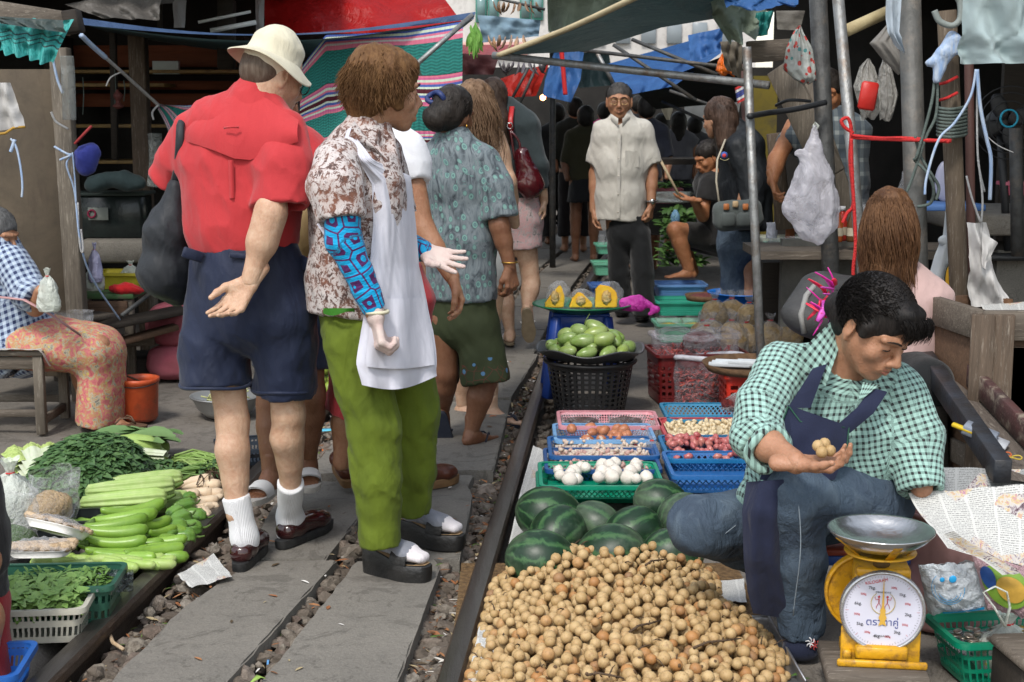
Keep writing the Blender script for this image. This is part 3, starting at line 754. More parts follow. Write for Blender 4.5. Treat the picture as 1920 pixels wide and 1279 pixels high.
for c_,sz,R_3 in((P(362,478,Y-.12),(.07,.012,.035),rotm(0,.35,.5)),(P(452,480,Y-.15),(.075,.01,.02),rotm(0,.1,0)),(P(568,492,Y-.06),(.06,.012,.045),rotm(0,.2,-.9))):
 b=MB();b.box(c_,sz,R_3,.004);b.build('pocket_flap',mNavy,r1)
for q,(px,py,dy,dx)in enumerate(((405,722,.0,.114),(533,730,.02,.103))):
 b=MB();c=P(px,py-4,Y+dy);b.tube([c+V((cos(a)*(dx+.003),sin(a)*.123,.004*sin(3*a)))for a in np.linspace(0,2*PI,28)[:-1]],.006,6,closed=True);b.build('hem',mNavy,r1)
mHat=cloth('cream_cotton_twill',(.60,.56,.43),(.52,.48,.36),.45,12)
S=SDF();hf,hu=B.hR[:,1],B.hR[:,2];W=B.W
S.cap(W(0,-.02,.042),W(0,-.018,.080),(.090,.100),(.076,.086),.02,side=tuple(B.hR[:,0]));S.ell(W(0,-.02,.088),(.075,.084,.030),B.hR,.03)
hat=emesh('hat',S,mHat,r1,.006,warp=lambda p:.003*nz(p,26)+.004*np.abs(nz(p,18,4))**.6)
b=MB();Rh=B.hR
def brim(u,v,dz=0):
 a=2*PI*u;r=lerp(.087,.133,v);dr=.030*v+.012*sin(2*a+1.0)*v+.008*sin(3*a)*v
 return W(cos(a)*r*.98,-.02+sin(a)*(r+.008),.046-dr+dz)
b.sheet(lambda u,v:brim(u,v),48,6);b.sheet(lambda u,v:brim(u,v,-.004),48,6);b.sheet(lambda u,v:brim(u,1,-.004*v),48,1);b.build('hat_brim',mHat,hat)
haircap(B,hairmat('hair_grey_brown',(.08,.055,.04),(.14,.11,.085)),grow=.885,noise=.001,st=0)
b=MB();b.tube([W(.082,.02,.012),W(.08,.075,.014),W(.055,.105,.01)],.0022,5);b.tube([W(.03+.022*cos(a),.108,.0+.018*sin(a))for a in np.linspace(0,2*PI,14)[:-1]],.002,5,closed=True);b.build('glasses',M('black_frame',(.01,.01,.01),rough=.3,bump=0),r1)
for nm,an,top,heel,toe in(('a',anL,P(442,930,Y-.045),G(452,1066),G(488,1030)),('b',anR,P(545,905,Y+.08),G(521,1028),G(622,984))):
 S=SDF();d=(toe-heel).normalized();am=V((lerp(heel.x,toe.x,.22),lerp(heel.y,toe.y,.22),.07))
 S.cap(top,am+V((0,0,.03)),.047,.041,.02,flat=(1,0));S.cap(am+V((0,0,.03)),heel.lerp(toe,.45)+V((0,0,.045)),.040,.034,.03);S.cap(am,heel.lerp(toe,.15)+V((0,0,.04)),.036,.034,.03)
 emesh('sock',S,mSock,r1,.006,True,warp=lambda p:.0015*nz(p,40))
h1,t1=G(446,1072),G(492,1030);h1.z=t1.z=0
for h_,t_ in((G(447,1074),G(488,1022)),(G(523,1030),G(618,985))):
 if(t_-h_).length<.27:t_=h_+(t_-h_).normalized()*.285
 s_=shoe('loafer',r1,mLeather,h_+V((0,0,.02)),t_+V((0,0,.02)),w=.046,hgt=.066)
 flipflop(s_,h_,t_,mBlackRub,w=.047,th=.03,name='sole').children[0].hide_render=True
 d=(t_-h_).normalized();sd=V((-d.y,d.x,0));Lh=(t_-h_).length
 b=MB();b.tube([h_+d*Lh*.56+V((0,0,.045))+sd*.044*k+V((0,0,.034*(1-k*k)**.5 if abs(k)<1 else 0))for k in(-1,-.6,-.2,.2,.6,1)],.007,6,flat=.5);b.build('strap',mLeather,s_)
mBag=cloth('charcoal_nylon',(.020,.023,.028),(.012,.014,.018),.8,7,rough=.55,sheen=.05)
Yb=Y+.03;bag=root('shoulder_bag','charcoal cloth bag hanging from the shoulder of the man in the red shirt','bag',P(305,560,Yb))
S=SDF();S.cap(P(333,350,Yb),P(312,430,Yb),(.03,.04),(.065,.055),.05);S.cap(P(312,430,Yb),P(303,505,Yb),(.072,.06),(.075,.06),.05);S.ell(P(306,520,Yb),(.078,.06,.07),None,.05)
S.cap(P(330,480,Yb+.02),P(335,555,Yb+.04),(.05,.05),(.03,.04),.05)
emesh('bag_body',S,mBag,bag,.009,warp=lambda p:.010*nz(p*np.array([1.5,1.5,.7]),14)+.004*nz(p,40))
b=MB();b.tube([P(345,215,Y+.05),P(338,235,Y-.04),P(336,280,Y-.03),P(336,320,Y),P(333,356,Yb)],[.012,.013,.014,.02,.03],8,flat=.4);b.build('strap',mBag,bag)
Y=4.62
B=Body('woman in lime green trousers, white apron and patterned arm sleeves, gloved hand held open',V((P(740,1000,Y).x,Y,0)),skOlive);r2=B.r
f2=V((.80,.60,0)).normalized();side=V((.62,-.78,0)).normalized()
neck=P(688,262,Y);sN=P(634,300,Y-.17);sF=P(718,290,Y+.17)
hipN=P(655,610,Y-.07);hipF=P(735,620,Y+.1);kN=P(708,820,Y-.1);aN=P(716,1010,Y-.12);kF=P(780,790,Y+.15);aF=P(770,955,Y+.16)
B.torso([(P(690,640,Y),.09,.08),(P(680,450,Y),.11,.08),(P(676,330,Y),.12,.08)],side)
B.limb(hipN,kN,aN,.06,.042,.036);B.limb(hipF,kF,aF,.06,.042,.036)
eN=P(645,450,Y-.26);wN=P(703,588,Y-.24);B.limb(sN,eN,wN,.045,.04,.03)
mGlove=M('pink_white_glove_knit',(.56,.42,.39),(.60,.50,.46),30,.9,.4,300)
B.hand(wN,(.12,-.1,-.75),(.85,.3,-.2),-1,curl=(50,70,45),spread=1,thumb=(22,24,20),sc=1.08,mat=mGlove,name='glove',r=1.3)
eF=P(752,455,Y+.22);wF=P(792,470,Y+.10);B.limb(sF,eF,wF,.045,.04,.03)
B.hand(wF,(P(865,495,Y+.04)-wF),(-.15,-.6,.65),1,curl=(6,8,6),spread=9,thumb=(40,22,8),mat=mGlove,name='glove',r=1.12)
B.head(P(722,170,Y+.02),(.86,.42,-.10),(.10,0,1),1.06,P(680,268,Y),mouth=.010)
B.finish(.011);B.eyes(closed=True,lips=False)
def ring(c,r0,ax,w_=.003):return[c]
b=MB();b.tube([wN+V((.004+cos(a)*.036,sin(a)*.036,.006))for a in np.linspace(0,2*PI,20)[:-1]],.006,6,closed=True);b.build('glove_cuff',M('cream_cuff',(.62,.58,.42),bump=.3,bsc=300),r2)
t=NT('brown_white_speckled_print');co=t.coord();a_=t.noise(co,46,4,.75,.6);c_=t.noise(co,20,3,.6)
col=t.ramp(a_,[(.38,(.055,.035,.032)),(.46,(.16,.09,.075)),(.51,(.52,.47,.46)),(.60,(.50,.46,.45)),(.66,(.12,.085,.08))])
col=t.mix(t.ramp(c_,[(.45,(0,0,0)),(.62,(1,1,1))]),col,t.mix(t.ramp(a_,[(.45,(0,0,0)),(.55,(1,1,1))]),(.17,.07,.045),(.45,.38,.36)))
t.bump(t.noise(t.map(co,(1,1,.5)),12,3),.9,.02);mBlouse=t.fin(col,.8,0,.3,sheen=.2)
garment(r2,'blouse',mBlouse,[(P(682,270,Y),.10,.09),(P(672,310,Y),.165,.115),(P(668,380,Y),.172,.135),(P(672,460,Y),.165,.13),(P(664,530,Y),.175,.13),(P(662,585,Y),.18,.135)],side,[[(sN,(.075,.075)),(P(630,350,Y-.24),(.08,.082)),(P(640,412,Y-.27),(.07,.072))],[(sF,(.07,.07)),(P(745,400,Y+.22),(.07,.07))]],wr=.008,ws=13,extra=[((P(690,235,Y),P(680,285,Y),(.068,.06),(.10,.09)),dict(k=.04,side=side))],subs=[((P(700,190,Y),P(690,245,Y),.056,.055),dict(k=.004)),((P(728,260,Y-.08),P(715,300,Y-.08),.03,.015),dict(k=.01))])
b=MB();b.sheet(lambda u,v:P(lerp(lerp(664,690,u),lerp(652,722,u),v),lerp(lerp(226,262,u),lerp(262,296,u),v),Y-.14-.02*sin(PI*v)),8,5);b.build('collar',mBlouse,r2)
b=MB();b.sheet(lambda u,v:P(lerp(722,752,u)+3*v,lerp(280,322,u)+8*v,Y-.06+.03*u),6,3);b.build('collar',mBlouse,r2)
t=NT('turquoise_purple_hexagon_print');a_=t.attr();m=t.map(a_,(1,1,0));d=t.vor(m,15,'DISTANCE_TO_EDGE',rand=.35);f1=t.vor(m,15,rand=.35)
msk=t.math('MAXIMUM',t.math('LESS_THAN',t.math('ABSOLUTE',t.math('SUBTRACT',d,.14)),.10),t.math('LESS_THAN',f1,.17))
t.bump(t.noise(t.map(a_,(1,3.0,1)),22,3),.8,.01);mSleeve=t.fin(t.mix(msk,(.075,.012,.10),(.0,.32,.62)),.6,0,.3,sheen=.1)
S=SDF();S.cap(P(642,400,Y-.265),eN+V((-.005,0,0)),.056,.054,.02,side=(0,1,0),flat=(1,0));S.cap(eN,wN+V((0,0,.01)),.054,.039,.02,side=(0,1,0),flat=(0,1))
emesh('arm_sleeve',S,mSleeve,r2,.007,True,warp=lambda p:.004*nz(p*np.array([1,1,3.]),18))
S=SDF();S.cap(eF,wF,.05,.037,.02,side=(0,1,0));emesh('arm_sleeve',S,mSleeve,r2,.007,True)
mApron=cloth('white_apron_cotton',(.60,.60,.67),(.53,.53,.60),.5,6,sheen=.1)
L_=[(650,258,-.16),(672,300,-.20),(697,345,-.17),(700,420,-.17),(693,500,-.2),(686,560,-.22),(676,620,-.22),(670,680,-.22),(676,722,-.2)]
R_=[(664,252,-.14),(700,300,-.18),(770,330,-.0),(780,420,.02),(786,500,.04),(800,560,.06),(812,620,.06),(818,680,.05),(822,705,.05)]
def pl(lst,t_):
 f=t_*(len(lst)-1);i=min(int(f),len(lst)-2);q=f-i;return[lerp(a,c,q)for a,c in zip(lst[i],lst[i+1])]
def apf(u,v,off=0):
 l,r=pl(L_,v),pl(R_,v);dr=max(0,v-.5)*2
 py=lerp(l[1],r[1],u)+dr*16*sin(u*PI*1.0)*(1 if v>.9 else .6);dy=lerp(l[2],r[2],u)-.055*sin(PI*u)*min(1,v*3)+.016*dr*sin(u*15+v*3)+.010*nz(np.array([u*6,v*5,1.]),1.6)
 return P(lerp(l[0],r[0],u)+3*dr*sin(v*20+u*4),py,Y+dy+off-.045*dr)
b=MB();b.sheet(lambda u,v:apf(u,v),40,60);b.sheet(lambda u,v:apf(u,v,.006),40,60);b.build('apron',mApron,r2)
b=MB();b.sheet(lambda u,v:apf(.12+.85*u,.62+.27*v,-.012-.02*sin(PI*u)*sin(PI*v*.8)),20,14);b.build('apron_pocket',mApron,r2)
for pts in([P(598,420,Y-.15),P(622,455,Y-.21)],[P(650,262,Y-.15),P(655,245,Y-.10),P(672,232,Y-.02)]):
 b=MB();b.tube(pts,.009,6,flat=.3);b.build('apron_string',mApron,r2)
mGreenT=cloth('lime_green_corduroy',(.105,.145,.010),(.075,.105,.008),.75,9,sheen=.04)
tr=garment(r2,'trousers',mGreenT,[(P(662,556,Y),.148,.112),(P(690,625,Y),.168,.135)],side,[[(P(662,640,Y-.07),(.09,.105)),(P(702,800,Y-.1),(.078,.088)),(P(706,900,Y-.12),(.070,.08)),(P(714,1022,Y-.13),(.062,.072))],[(P(745,640,Y+.1),(.09,.11)),(P(780,780,Y+.14),(.078,.084)),(P(776,880,Y+.15),(.066,.074)),(P(770,962,Y+.16),(.058,.066))]],h=.008,cr=.011,wr=.007,ws=17,flat0=True,flat1=False,kk=.03,ksec=.03)
b=MB();b.sheet(lambda u,v:P(lerp(606,680,u),578+10*v+4*sin(u*7)*v,Y-.13-.06*sin(PI*u)),12,3);b.build('undershirt',M('green_jersey',(.03,.16,.01)),r2)
mSockG=cloth('grey_sock_knit',(.22,.23,.27),(.17,.18,.21),.3,20);mSockW=cloth('white_sock_knit',(.70,.66,.68),None,.3,20)
mBlk=M('black_leather_worn',(.012,.012,.012),(.022,.021,.02),20,.42,.4,60);mTanS=M('tan_insole',(.40,.27,.15),rough=.7)
for(hp,tp_,dz,pants)in(((682,1078),(786,1096),0,aN),((748,1022),(838,1034),0,aF)):
 h_,t_=G(*hp),G(*tp_);h_=h_+V((.0,.05,0));t_=t_+V((0,.045,0));d=(t_-h_).normalized();t_=h_+d*.25;sd=V((-d.y,d.x,0))
 plf=lambda x:.085-.03*min(1,max(0,(x-.25)/.45));s_=flipflop(r2,h_,t_,mBlk,w=.050,plat=plf,wide=True,strap=mBlk,name='platform_sandal')
 b=MB();n=20;b.sheet(lambda u,v:h_+d*.25*(.03+.94*v)+sd*(.046*(.8+.25*math.exp(-((v-.72)/.2)**2))*(4*v*(1-v)+.05)**.3)*(2*u-1)+V((0,0,plf(v)+.003)),4,16);b.build('insole',mTanS,s_)
 S=SDF();g0=h_+V((0,0,.088));A=h_+d*.06+V((0,0,.17));dn=V((d.x,d.y,-.10)).normalized()
 S.cap(A+V((0,0,.06)),h_+d*.055+V((0,0,.12)),.040,.038,.02);S.cap(h_+d*.035+V((0,0,.118)),h_+d*.17+V((0,0,.09)),(.032,.032),(.042,.026),.03,side=sd)
 S.cap(h_+d*.16+V((0,0,.085)),h_+d*.225+V((0,0,.076)),(.043,.024),(.036,.017),.02,side=sd)
 o=emesh('sock',S,[mSockG,mSockW],r2,.007,warp=lambda p:.002*nz(p,40))
 q0=np.array(wloc(r2))
 for pg in o.data.polygons:
  c=V(np.array(pg.center)+q0)-h_
  if c.dot(d)>.19 or(c.z>.165 and c.dot(d)<.05):pg.material_index=1
mHB=hairmat('hair_copper_brown',(.085,.038,.014),(.17,.088,.035),.5)
haircap(B,mHB,extra=[(((0,-.06,-.03),(0,-.055,-.10)),(.07,.045)),(((-.03,.05,.085),(.035,.06,.08)),(.036,.03)),(((-.07,-.0,-.0),(-.074,.02,-.045)),(.03,.012)),(((.07,-.0,-.0),(.074,.02,-.045)),(.03,.012))],grow=1.10,noise=.007,low=-.06,fr=.076,face=(.118,-.01))
W,R=B.W,B.hR;rt=[]
for dv in capdirs(4200,3,-.75):
 if dv.y>.45 and dv.z<.55:continue
 if dv.z<-.3 and dv.y>-.1:continue
 rt.append((W(dv.x*.088,-.018+dv.y*.105,.03+dv.z*.095),R@np.array(dv)))
def flow2(q,t_,nr):
 n_=V(nr);c=q-V(W(0,-.02,.12));dn=V((0,0,-1));return(dn*(.55+t_)+n_*(.46-.4*t_)+V((c.x,c.y,0))*2.5).normalized()
strands('hair_strands',B.r,mHB,rt,flow2,.052,5,.0016,.58,0,1,4)
B2=B
Y=5.45;B=Body('person in a white t shirt and long coral red skirt walking behind the aproned woman',V((P(730,900,Y).x,Y,0)),skTan);r=B.r
side=V((.9,-.4,0)).normalized()
shR=P(765,285,Y-.05);eR=P(792,430,Y-.10);wR=P(848,520,Y-.18)
B.torso([(P(715,560,Y),.12,.10),(P(720,420,Y),.12,.09),(P(725,300,Y),.13,.09)],side)
B.limb(shR,eR,wR,.046,.042,.029);B.limb(P(665,300,Y+.1),P(655,430,Y+.12),P(680,540,Y),.045,.04,.028)
B.hand(wR,(P(872,600,Y-.2)-wR),(-.6,-.3,-.5),-1,curl=(30,30,18),spread=3,thumb=(24,20,15),sc=1.05)
B.limb(P(690,600,Y),P(655,760,Y-.02),P(640,868,Y-.05),.07,.05,.034,.03,back=(-1,-.5,0));B.limb(P(760,600,Y),P(790,760,Y),P(796,880,Y),.07,.05,.034,.03,back=(-1,-.5,0))
B.head(P(712,170,Y),(.9,.4,-.1),(0,0,1),.92,P(712,250,Y));B.finish(.012)
haircap(B,hairmat('hair_black',(.010,.008,.007),(.03,.024,.02),.35),grow=.95)
mTee=cloth('white_tee_jersey',(.70,.71,.74),(.62,.63,.67),.4,8)
garment(r,'t_shirt',mTee,[(P(722,262,Y),.10,.08),(P(722,300,Y),.165,.11),(P(720,400,Y),.15,.115),(P(718,505,Y),.15,.11)],side,[[(P(760,278,Y-.04),(.06,.06)),(P(770,340,Y-.07),(.072,.065))],[(P(672,290,Y+.1),(.06,.06)),(P(662,350,Y+.1),(.068,.06))]],wr=.006)
mCoral=cloth('coral_red_cotton',(.48,.045,.055),(.40,.035,.045),.6,8)
garment(r,'skirt',mCoral,[(P(722,495,Y),.150,.115),(P(728,560,Y),.178,.14),(P(712,680,Y),.195,.16),(P(700,782,Y),.205,.17)],side,wr=.012,ws=12,flat0=True)
mBrn=M('brown_leather',(.12,.035,.018),(.06,.018,.010),14,.3,.3,60);mCrepe=M('tan_crepe_sole',(.22,.12,.05),(.15,.08,.035),20)
for h_,t_,up in((G(655,925)+V((0,0,.02)),G(655,925)+V((-.05,.19,.06)),(0,-.25,1)),(G(768,922),G(842,905),(0,0,1))):
 t_=h_+(t_-h_).normalized()*.25;s_=shoe('clog',r,mBrn,h_+V((0,0,.02)),t_+V((0,0,.02)),up,.044,.06);flipflop(s_,h_,t_,mCrepe,up,.045,.035,name='sole').children[0].hide_render=True
Y=5.35;B=Body('person with brown legs and white sandals, behind the man in the red shirt',V((P(540,900,Y).x,Y,0)),skBrown);r=B.r
B.torso([(P(545,560,Y),.13,.1),(P(540,300,Y),.14,.1)],(1,0,0))
B.limb(P(512,600,Y),P(510,760,Y),P(508,885,Y-.05),.075,.055,.036,.03,back=(0,1,0));B.limb(P(572,600,Y),P(583,740,Y),P(578,862,Y+.1),.07,.052,.034,.03,back=(0,1,0))
B.limb(P(590,300,Y),P(602,400,Y),P(588,478,Y-.05),.045,.035,.027)
g=B.foot(P(508,885,Y-.05),(-.25,-1,0),.9);g1=B.foot(P(578,862,Y+.1),(.15,-1,0),.9)
B.head(P(520,200,Y),(0,-1,0),(0,0,1),.9,P(530,270,Y));B.finish(.013);haircap(B,hairmat('hair_black',(.01,)*3,(.03,)*3),h=.008)
mWh=M('white_strap',(.65,.64,.62),rough=.5,bump=.1)
for gg,d in((g,V((-.25,-1,0)).normalized()),(g1,V((.15,-1,0)).normalized())):
 h_=gg-d*.06+V((0,0,-.012));flipflop(r,h_,h_+d*.27,M('pale_sole',(.45,.42,.38)),w=.046,th=.022,strap=mWh,wide=True)
garment(r,'top',cloth('red_jersey',(.45,.03,.035)),[(P(545,270,Y),.1,.08),(P(548,300,Y),.16,.11),(P(548,420,Y),.15,.12),(P(550,548,Y),.155,.12)],wr=.006,h=.012)
garment(r,'shorts',cloth('dark_denim',(.02,.03,.06)),[(P(548,545,Y),.15,.115),(P(548,600,Y),.16,.125)],(1,0,0),[[(P(520,600,Y),(.09,.1)),(P(516,690,Y),(.09,.1))],[(P(575,600,Y),(.085,.1)),(P(578,690,Y),(.085,.1))]],h=.012,flat0=True,flat1=False)
b=MB();b.ball(P(580,436,Y-.2),(.05,.035,.085),3,None,lambda v:1+.1*sin(5*v[0]+3*v[2]));o=b.thing('bag','soft tan cloth bag held between the red shirt and the speckled blouse','bag',cloth('tan_suede',(.38,.27,.12),(.33,.22,.09),.5,9))
Y=6.45;B=Body('woman in teal peacock feather print shirt and olive capri pants, dark hair in bun',V((P(870,830,Y).x,Y,0)),skBrown);r=B.r
side=V((.88,-.45,0)).normalized();fw=V((.45,.88,0)).normalized()
shR=P(912,300,Y-.08);eR=P(936,420,Y-.12);wR=P(956,500,Y-.12)
B.torso([(P(868,600,Y),.11,.09),(P(862,450,Y),.11,.08),(P(852,320,Y),.12,.08)],side)
B.limb(shR,eR,wR,.046,.042,.028);B.limb(P(795,300,Y+.1),P(790,420,Y+.15),P(800,520,Y+.1),.045,.04,.028)
B.hand(wR,(P(962,560,Y-.12)-wR),(-.5,.5,0),-1,curl=(35,35,20),spread=2,thumb=(25,25,15),sc=1.0)
aR=P(884,808,Y);aL=P(829,775,Y+.15)
B.limb(P(898,600,Y),P(908,715,Y),aR,.075,.055,.034,.035,back=(-.4,-1,0));B.limb(P(835,600,Y),P(836,700,Y+.02),aL,.07,.052,.033,.03,back=(-.4,-1,0))
g=B.foot(aR,(.55,.8,0),.88);g1=B.foot(aL,(.1,.35,-1),.85,up=(0,1,.35))
B.head(P(850,215,Y),(.55,.80,-.2),(.1,0,1),.98,P(848,275,Y),nr=.05);B.finish(.012)
mBk=hairmat('hair_black',(.01,)*3,(.03,)*3)
haircap(B,mBk,extra=[(((0,-.07,.0),(0,-.10,-.05)),(.055,.05)),(((0,-.085,-.01),(-.02,-.11,-.035)),(.06,.05))],grow=1.02,noise=.004)
b=MB();W=B.W;b.tube([W(-.045+.045*cos(a)+.02,-.115-.012*sin(2*a),.05+.025*sin(a))for a in np.linspace(0,2*PI,16)[:-1]],.012,7,closed=True);b.build('hair_band',M('navy_velvet',(.015,.03,.12),rough=.5,bump=.5),r)
b=MB();b.ball(W(.086,-.0,-.045),(.005,.005,.009),1);b.build('earring',M('gold',(.6,.35,.08),rough=.3,metal=1,bump=0),r)
t=NT('peacock_feather_print');m=t.map(t.attr(),(1,.75,0));co=t.coord();v=t.vor(m,29,rand=.5);gr=t.noise(t.map(co,(1,1,.4)),26,4,.6,1.2)
bas=t.ramp(gr,[(.35,(.035,.045,.055)),(.48,(.11,.135,.15)),(.60,(.16,.19,.205)),(.7,(.07,.085,.10))])
eye=t.ramp(v,[(0,(.05,.10,.11)),(.10,(.10,.19,.19)),(.16,(.05,.10,.11)),(.21,(.15,.28,.25)),(.31,(.12,.22,.21)),(.36,(.06,.08,.09))])
col=t.mix(t.math('LESS_THAN',v,.36),bas,eye);t.bump(t.noise(t.map(co,(1,1,.5)),11,3),.8,.015);mPea=t.fin(col,.7,0,.3,sheen=.1)
garment(r,'shirt',mPea,[(P(850,265,Y),.08,.07),(P(852,292,Y),.155,.10),(P(856,340,Y),.17,.12),(P(862,450,Y),.165,.125),(P(866,562,Y),.172,.125)],side,[[(P(912,300,Y-.07),(.06,.062)),(P(930,350,Y-.1),(.07,.07)),(P(940,408,Y-.12),(.078,.072))],[(P(798,300,Y+.08),(.06,.06)),(P(792,390,Y+.13),(.07,.07))]],h=.01,wr=.007,uv=True,extra=[((P(852,250,Y),P(852,285,Y),(.06,.055),(.085,.075)),dict(k=.03,side=side))])
t=NT('olive_batik');co=t.coord();v=t.vor(co,15);z=t.sep(co)[2];msk=t.math('MULTIPLY',t.math('LESS_THAN',v,.17),t.math('LESS_THAN',z,.42))
v2=t.vor(co,22,'DISTANCE_TO_EDGE');msk2=t.math('MULTIPLY',t.math('LESS_THAN',v2,.025),t.math('LESS_THAN',z,.38))
c0=t.mix(t.noise(co,12,5),(.035,.045,.018),(.022,.030,.012));c0=t.mix(msk2,c0,(.09,.03,.02));c0=t.mix(msk,c0,(.07,.16,.28));t.bump(t.noise(t.map(co,(1,1,.4)),9,3),.8,.015);mOl=t.fin(c0,.8,0,.3)
garment(r,'capri_pants',mOl,[(P(868,548,Y),.155,.11),(P(870,610,Y),.16,.12)],side,[[(P(898,610,Y-.02),(.095,.105)),(P(911,716,Y-.04),(.108,.11))],[(P(835,610,Y+.05),(.08,.10)),(P(829,718,Y+.1),(.075,.08))]],h=.011,wr=.008,flat0=True,flat1=False,kk=.03,ksec=.03)
mFl=M('navy_rubber',(.015,.02,.035),(.025,.03,.045),20,.6,.2)
d=V((.55,.8,0)).normalized();h_=g-d*.06+V((0,0,-.014));flipflop(r,h_,h_+d*.26,mFl,w=.046,th=.02)
u_=V((0,1,.35));d=V((.1,.35,-1));d=d.normalized();u_=(u_-d*u_.dot(d)).normalized();h_=g1-d*.05-u_*.016;flipflop(r,h_,h_+d*.25,mFl,up=u_,w=.046,th=.018)
b=MB();b.tube([wR+V((.036*cos(a),.034*sin(a),.02))for a in np.linspace(0,2*PI,18)[:-1]],.003,5,closed=True);b.build('bracelet',M('gold',(.6,.35,.08)),r)
Y=7.15;B=Body('tourist with long wavy brown hair and bare shoulders behind the peacock shirt',V((P(895,780,Y).x,Y,0)),skPale);r=B.r
side=V((.95,-.3,0)).normalized()
shR=P(930,262,Y);eR=P(952,340,Y-.06);wR=P(965,420,Y+.12)
B.torso([(P(900,500,Y),.12,.10),(P(900,380,Y),.115,.085),(P(900,290,Y),.14,.09),(P(900,255,Y),.12,.07)],side)
B.limb(shR,eR,wR,.045,.040,.028);B.limb(P(866,265,Y+.05),P(860,350,Y+.1),P(868,430,Y),.044,.036,.027)
aL=P(868,762,Y+.05);aR=P(922,768,Y-.03)
B.limb(P(872,540,Y),P(862,650,Y-.02),aL,.072,.05,.033,.03);B.limb(P(920,540,Y),P(912,660,Y),aR,.072,.05,.033,.03)
g=B.foot(aL,(.5,-.3,0),.88);g1=B.foot(aR,(.9,-.3,0),.88)
B.head(P(893,200,Y),(.5,.85,-.1),(0,0,1),.98,P(897,255,Y));B.finish(.013)
mWav=hairmat('hair_light_brown',(.10,.055,.03),(.22,.14,.085),.42)
haircap(B,mWav,grow=1.05,extra=[(((0,-.05,-.02),(0,-.07,-.14)),(.075,.08)),(((0,-.07,-.12),(.0,-.08,-.27)),(.08,.05)),(((.03,-.06,-.1),(.03,-.08,-.24)),(.06,.04))],noise=.007,low=-.5)
W,R=B.W,B.hR;rt=[(W(dv.x*.085,-.03+dv.y*.10,.03+dv.z*.09),R@np.array(dv))for dv in capdirs(1500,5,-.3)if dv.y<.3]
strands('hair_strands',r,mWav,rt,lambda q,t_,n_:V((n_[0]*(.5-.8*t_),n_[1]*(.6-.8*t_)-.05,-.5-t_*2)).normalized(),.31,14,.002,.14,.26,40,6)
garment(r,'top',cloth('floral_lilac_print',(.42,.30,.40),(.18,.12,.20),.3,30),[(P(900,285,Y),.135,.09),(P(900,380,Y),.14,.10),(P(902,470,Y),.15,.11)],side,flat0=True,wr=.005)
b=MB();b.tube([P(908,290,Y-.12),P(916,262,Y-.1),P(918,250,Y-.02)],.005,5,flat=.5);b.build('strap',M('black_strap',(.01,.01,.01)),r)
garment(r,'shorts',cloth('white_cotton',(.58,.57,.54)),[(P(902,462,Y),.145,.11),(P(902,500,Y),.155,.12)],side,[[(P(925,500,Y),(.085,.1)),(P(922,535,Y),(.09,.1))],[(P(875,500,Y),(.085,.1)),(P(874,535,Y),(.088,.1))]],flat0=True,flat1=False,h=.012)
for gg,d in((g,V((.5,-.3,0)).normalized()),(g1,V((.9,-.3,0)).normalized())):h_=gg-d*.06+V((0,0,-.014));flipflop(r,h_,h_+d*.26,mFl,w=.044,th=.02)
Y=9.2;B=Body('woman in dark grey sweater and floral skirt with a maroon handbag on a red strap',V((P(965,640,Y).x,Y,0)),skPale);r=B.r
side=V((.97,-.2,0)).normalized()
shR=P(990,225,Y);eR=P(1012,310,Y-.05);wR=P(1020,378,Y-.02)
B.torso([(P(968,430,Y),.12,.1),(P(965,300,Y),.12,.09),(P(962,225,Y),.14,.08)],side);B.limb(shR,eR,wR,.045,.04,.028)
B.limb(P(935,225,Y),P(930,310,Y),P(935,380,Y),.044,.038,.028);B.hand(wR,(.0,-.1,-1),(-.8,0,0),-1,curl=(30,30,15),sc=.95)
aR=P(988,580,Y-.1);aL=P(956,622,Y)
B.limb(P(985,450,Y),P(996,530,Y),aR,.075,.055,.034,.035);B.limb(P(945,450,Y),P(945,545,Y),aL,.072,.052,.033,.03)
g=B.foot(aL,(-.1,.9,0),.9);g1=B.foot(aR,(.1,.4,-1),.9,up=(0,1,.4))
B.head(P(925,185,Y),(.1,1,0),(0,0,1),.98,P(950,222,Y));B.finish(.014,.007,.005)
mDk=hairmat('hair_dark_brown',(.022,.013,.009),(.06,.038,.026),.4)
haircap(B,mDk,h=.008,grow=1.08,extra=[(((0,-.05,-.02),(.02,-.09,-.18)),(.085,.09)),(((0.03,-.08,-.15),(.07,-.10,-.28)),(.09,.05))],noise=.006,low=-.5)
mSw=cloth('charcoal_knit',(.03,.042,.045),(.022,.032,.034),.4,9)
garment(r,'sweater',mSw,[(P(958,212,Y),.10,.07),(P(962,235,Y),.155,.10),(P(964,300,Y),.14,.11),(P(968,372,Y),.15,.115)],side,[[(P(988,228,Y),(.06,.06)),(eR,(.055,.055)),(P(1017,352,Y-.03),(.042,.042))],[(P(936,228,Y),(.06,.06)),(P(930,330,Y),(.05,.05))]],h=.012,wr=.005,extra=[((P(952,195,Y),P(960,218,Y),.05,.085),dict(k=.03))])
t=NT('grey_pink_floral');co=t.coord();n_=t.noise(co,24,5,.7,1);mFs=t.fin(t.ramp(n_,[(.35,(.12,.10,.10)),(.45,(.42,.36,.35)),(.55,(.5,.28,.28)),(.65,(.35,.31,.30)),(.75,(.16,.14,.14))]),.8)
garment(r,'skirt',mFs,[(P(968,365,Y),.14,.11),(P(970,410,Y),.155,.13),(P(972,466,Y),.155,.14)],side,flat0=True,h=.012)
mFs2=M('tan_rubber',(.22,.17,.11),(.17,.13,.08),20);d=V((-.1,.9,0)).normalized();h_=g-d*.06+V((0,0,-.014));flipflop(r,h_,h_+d*.26,mFs2,w=.044,th=.02,strap=mWh)
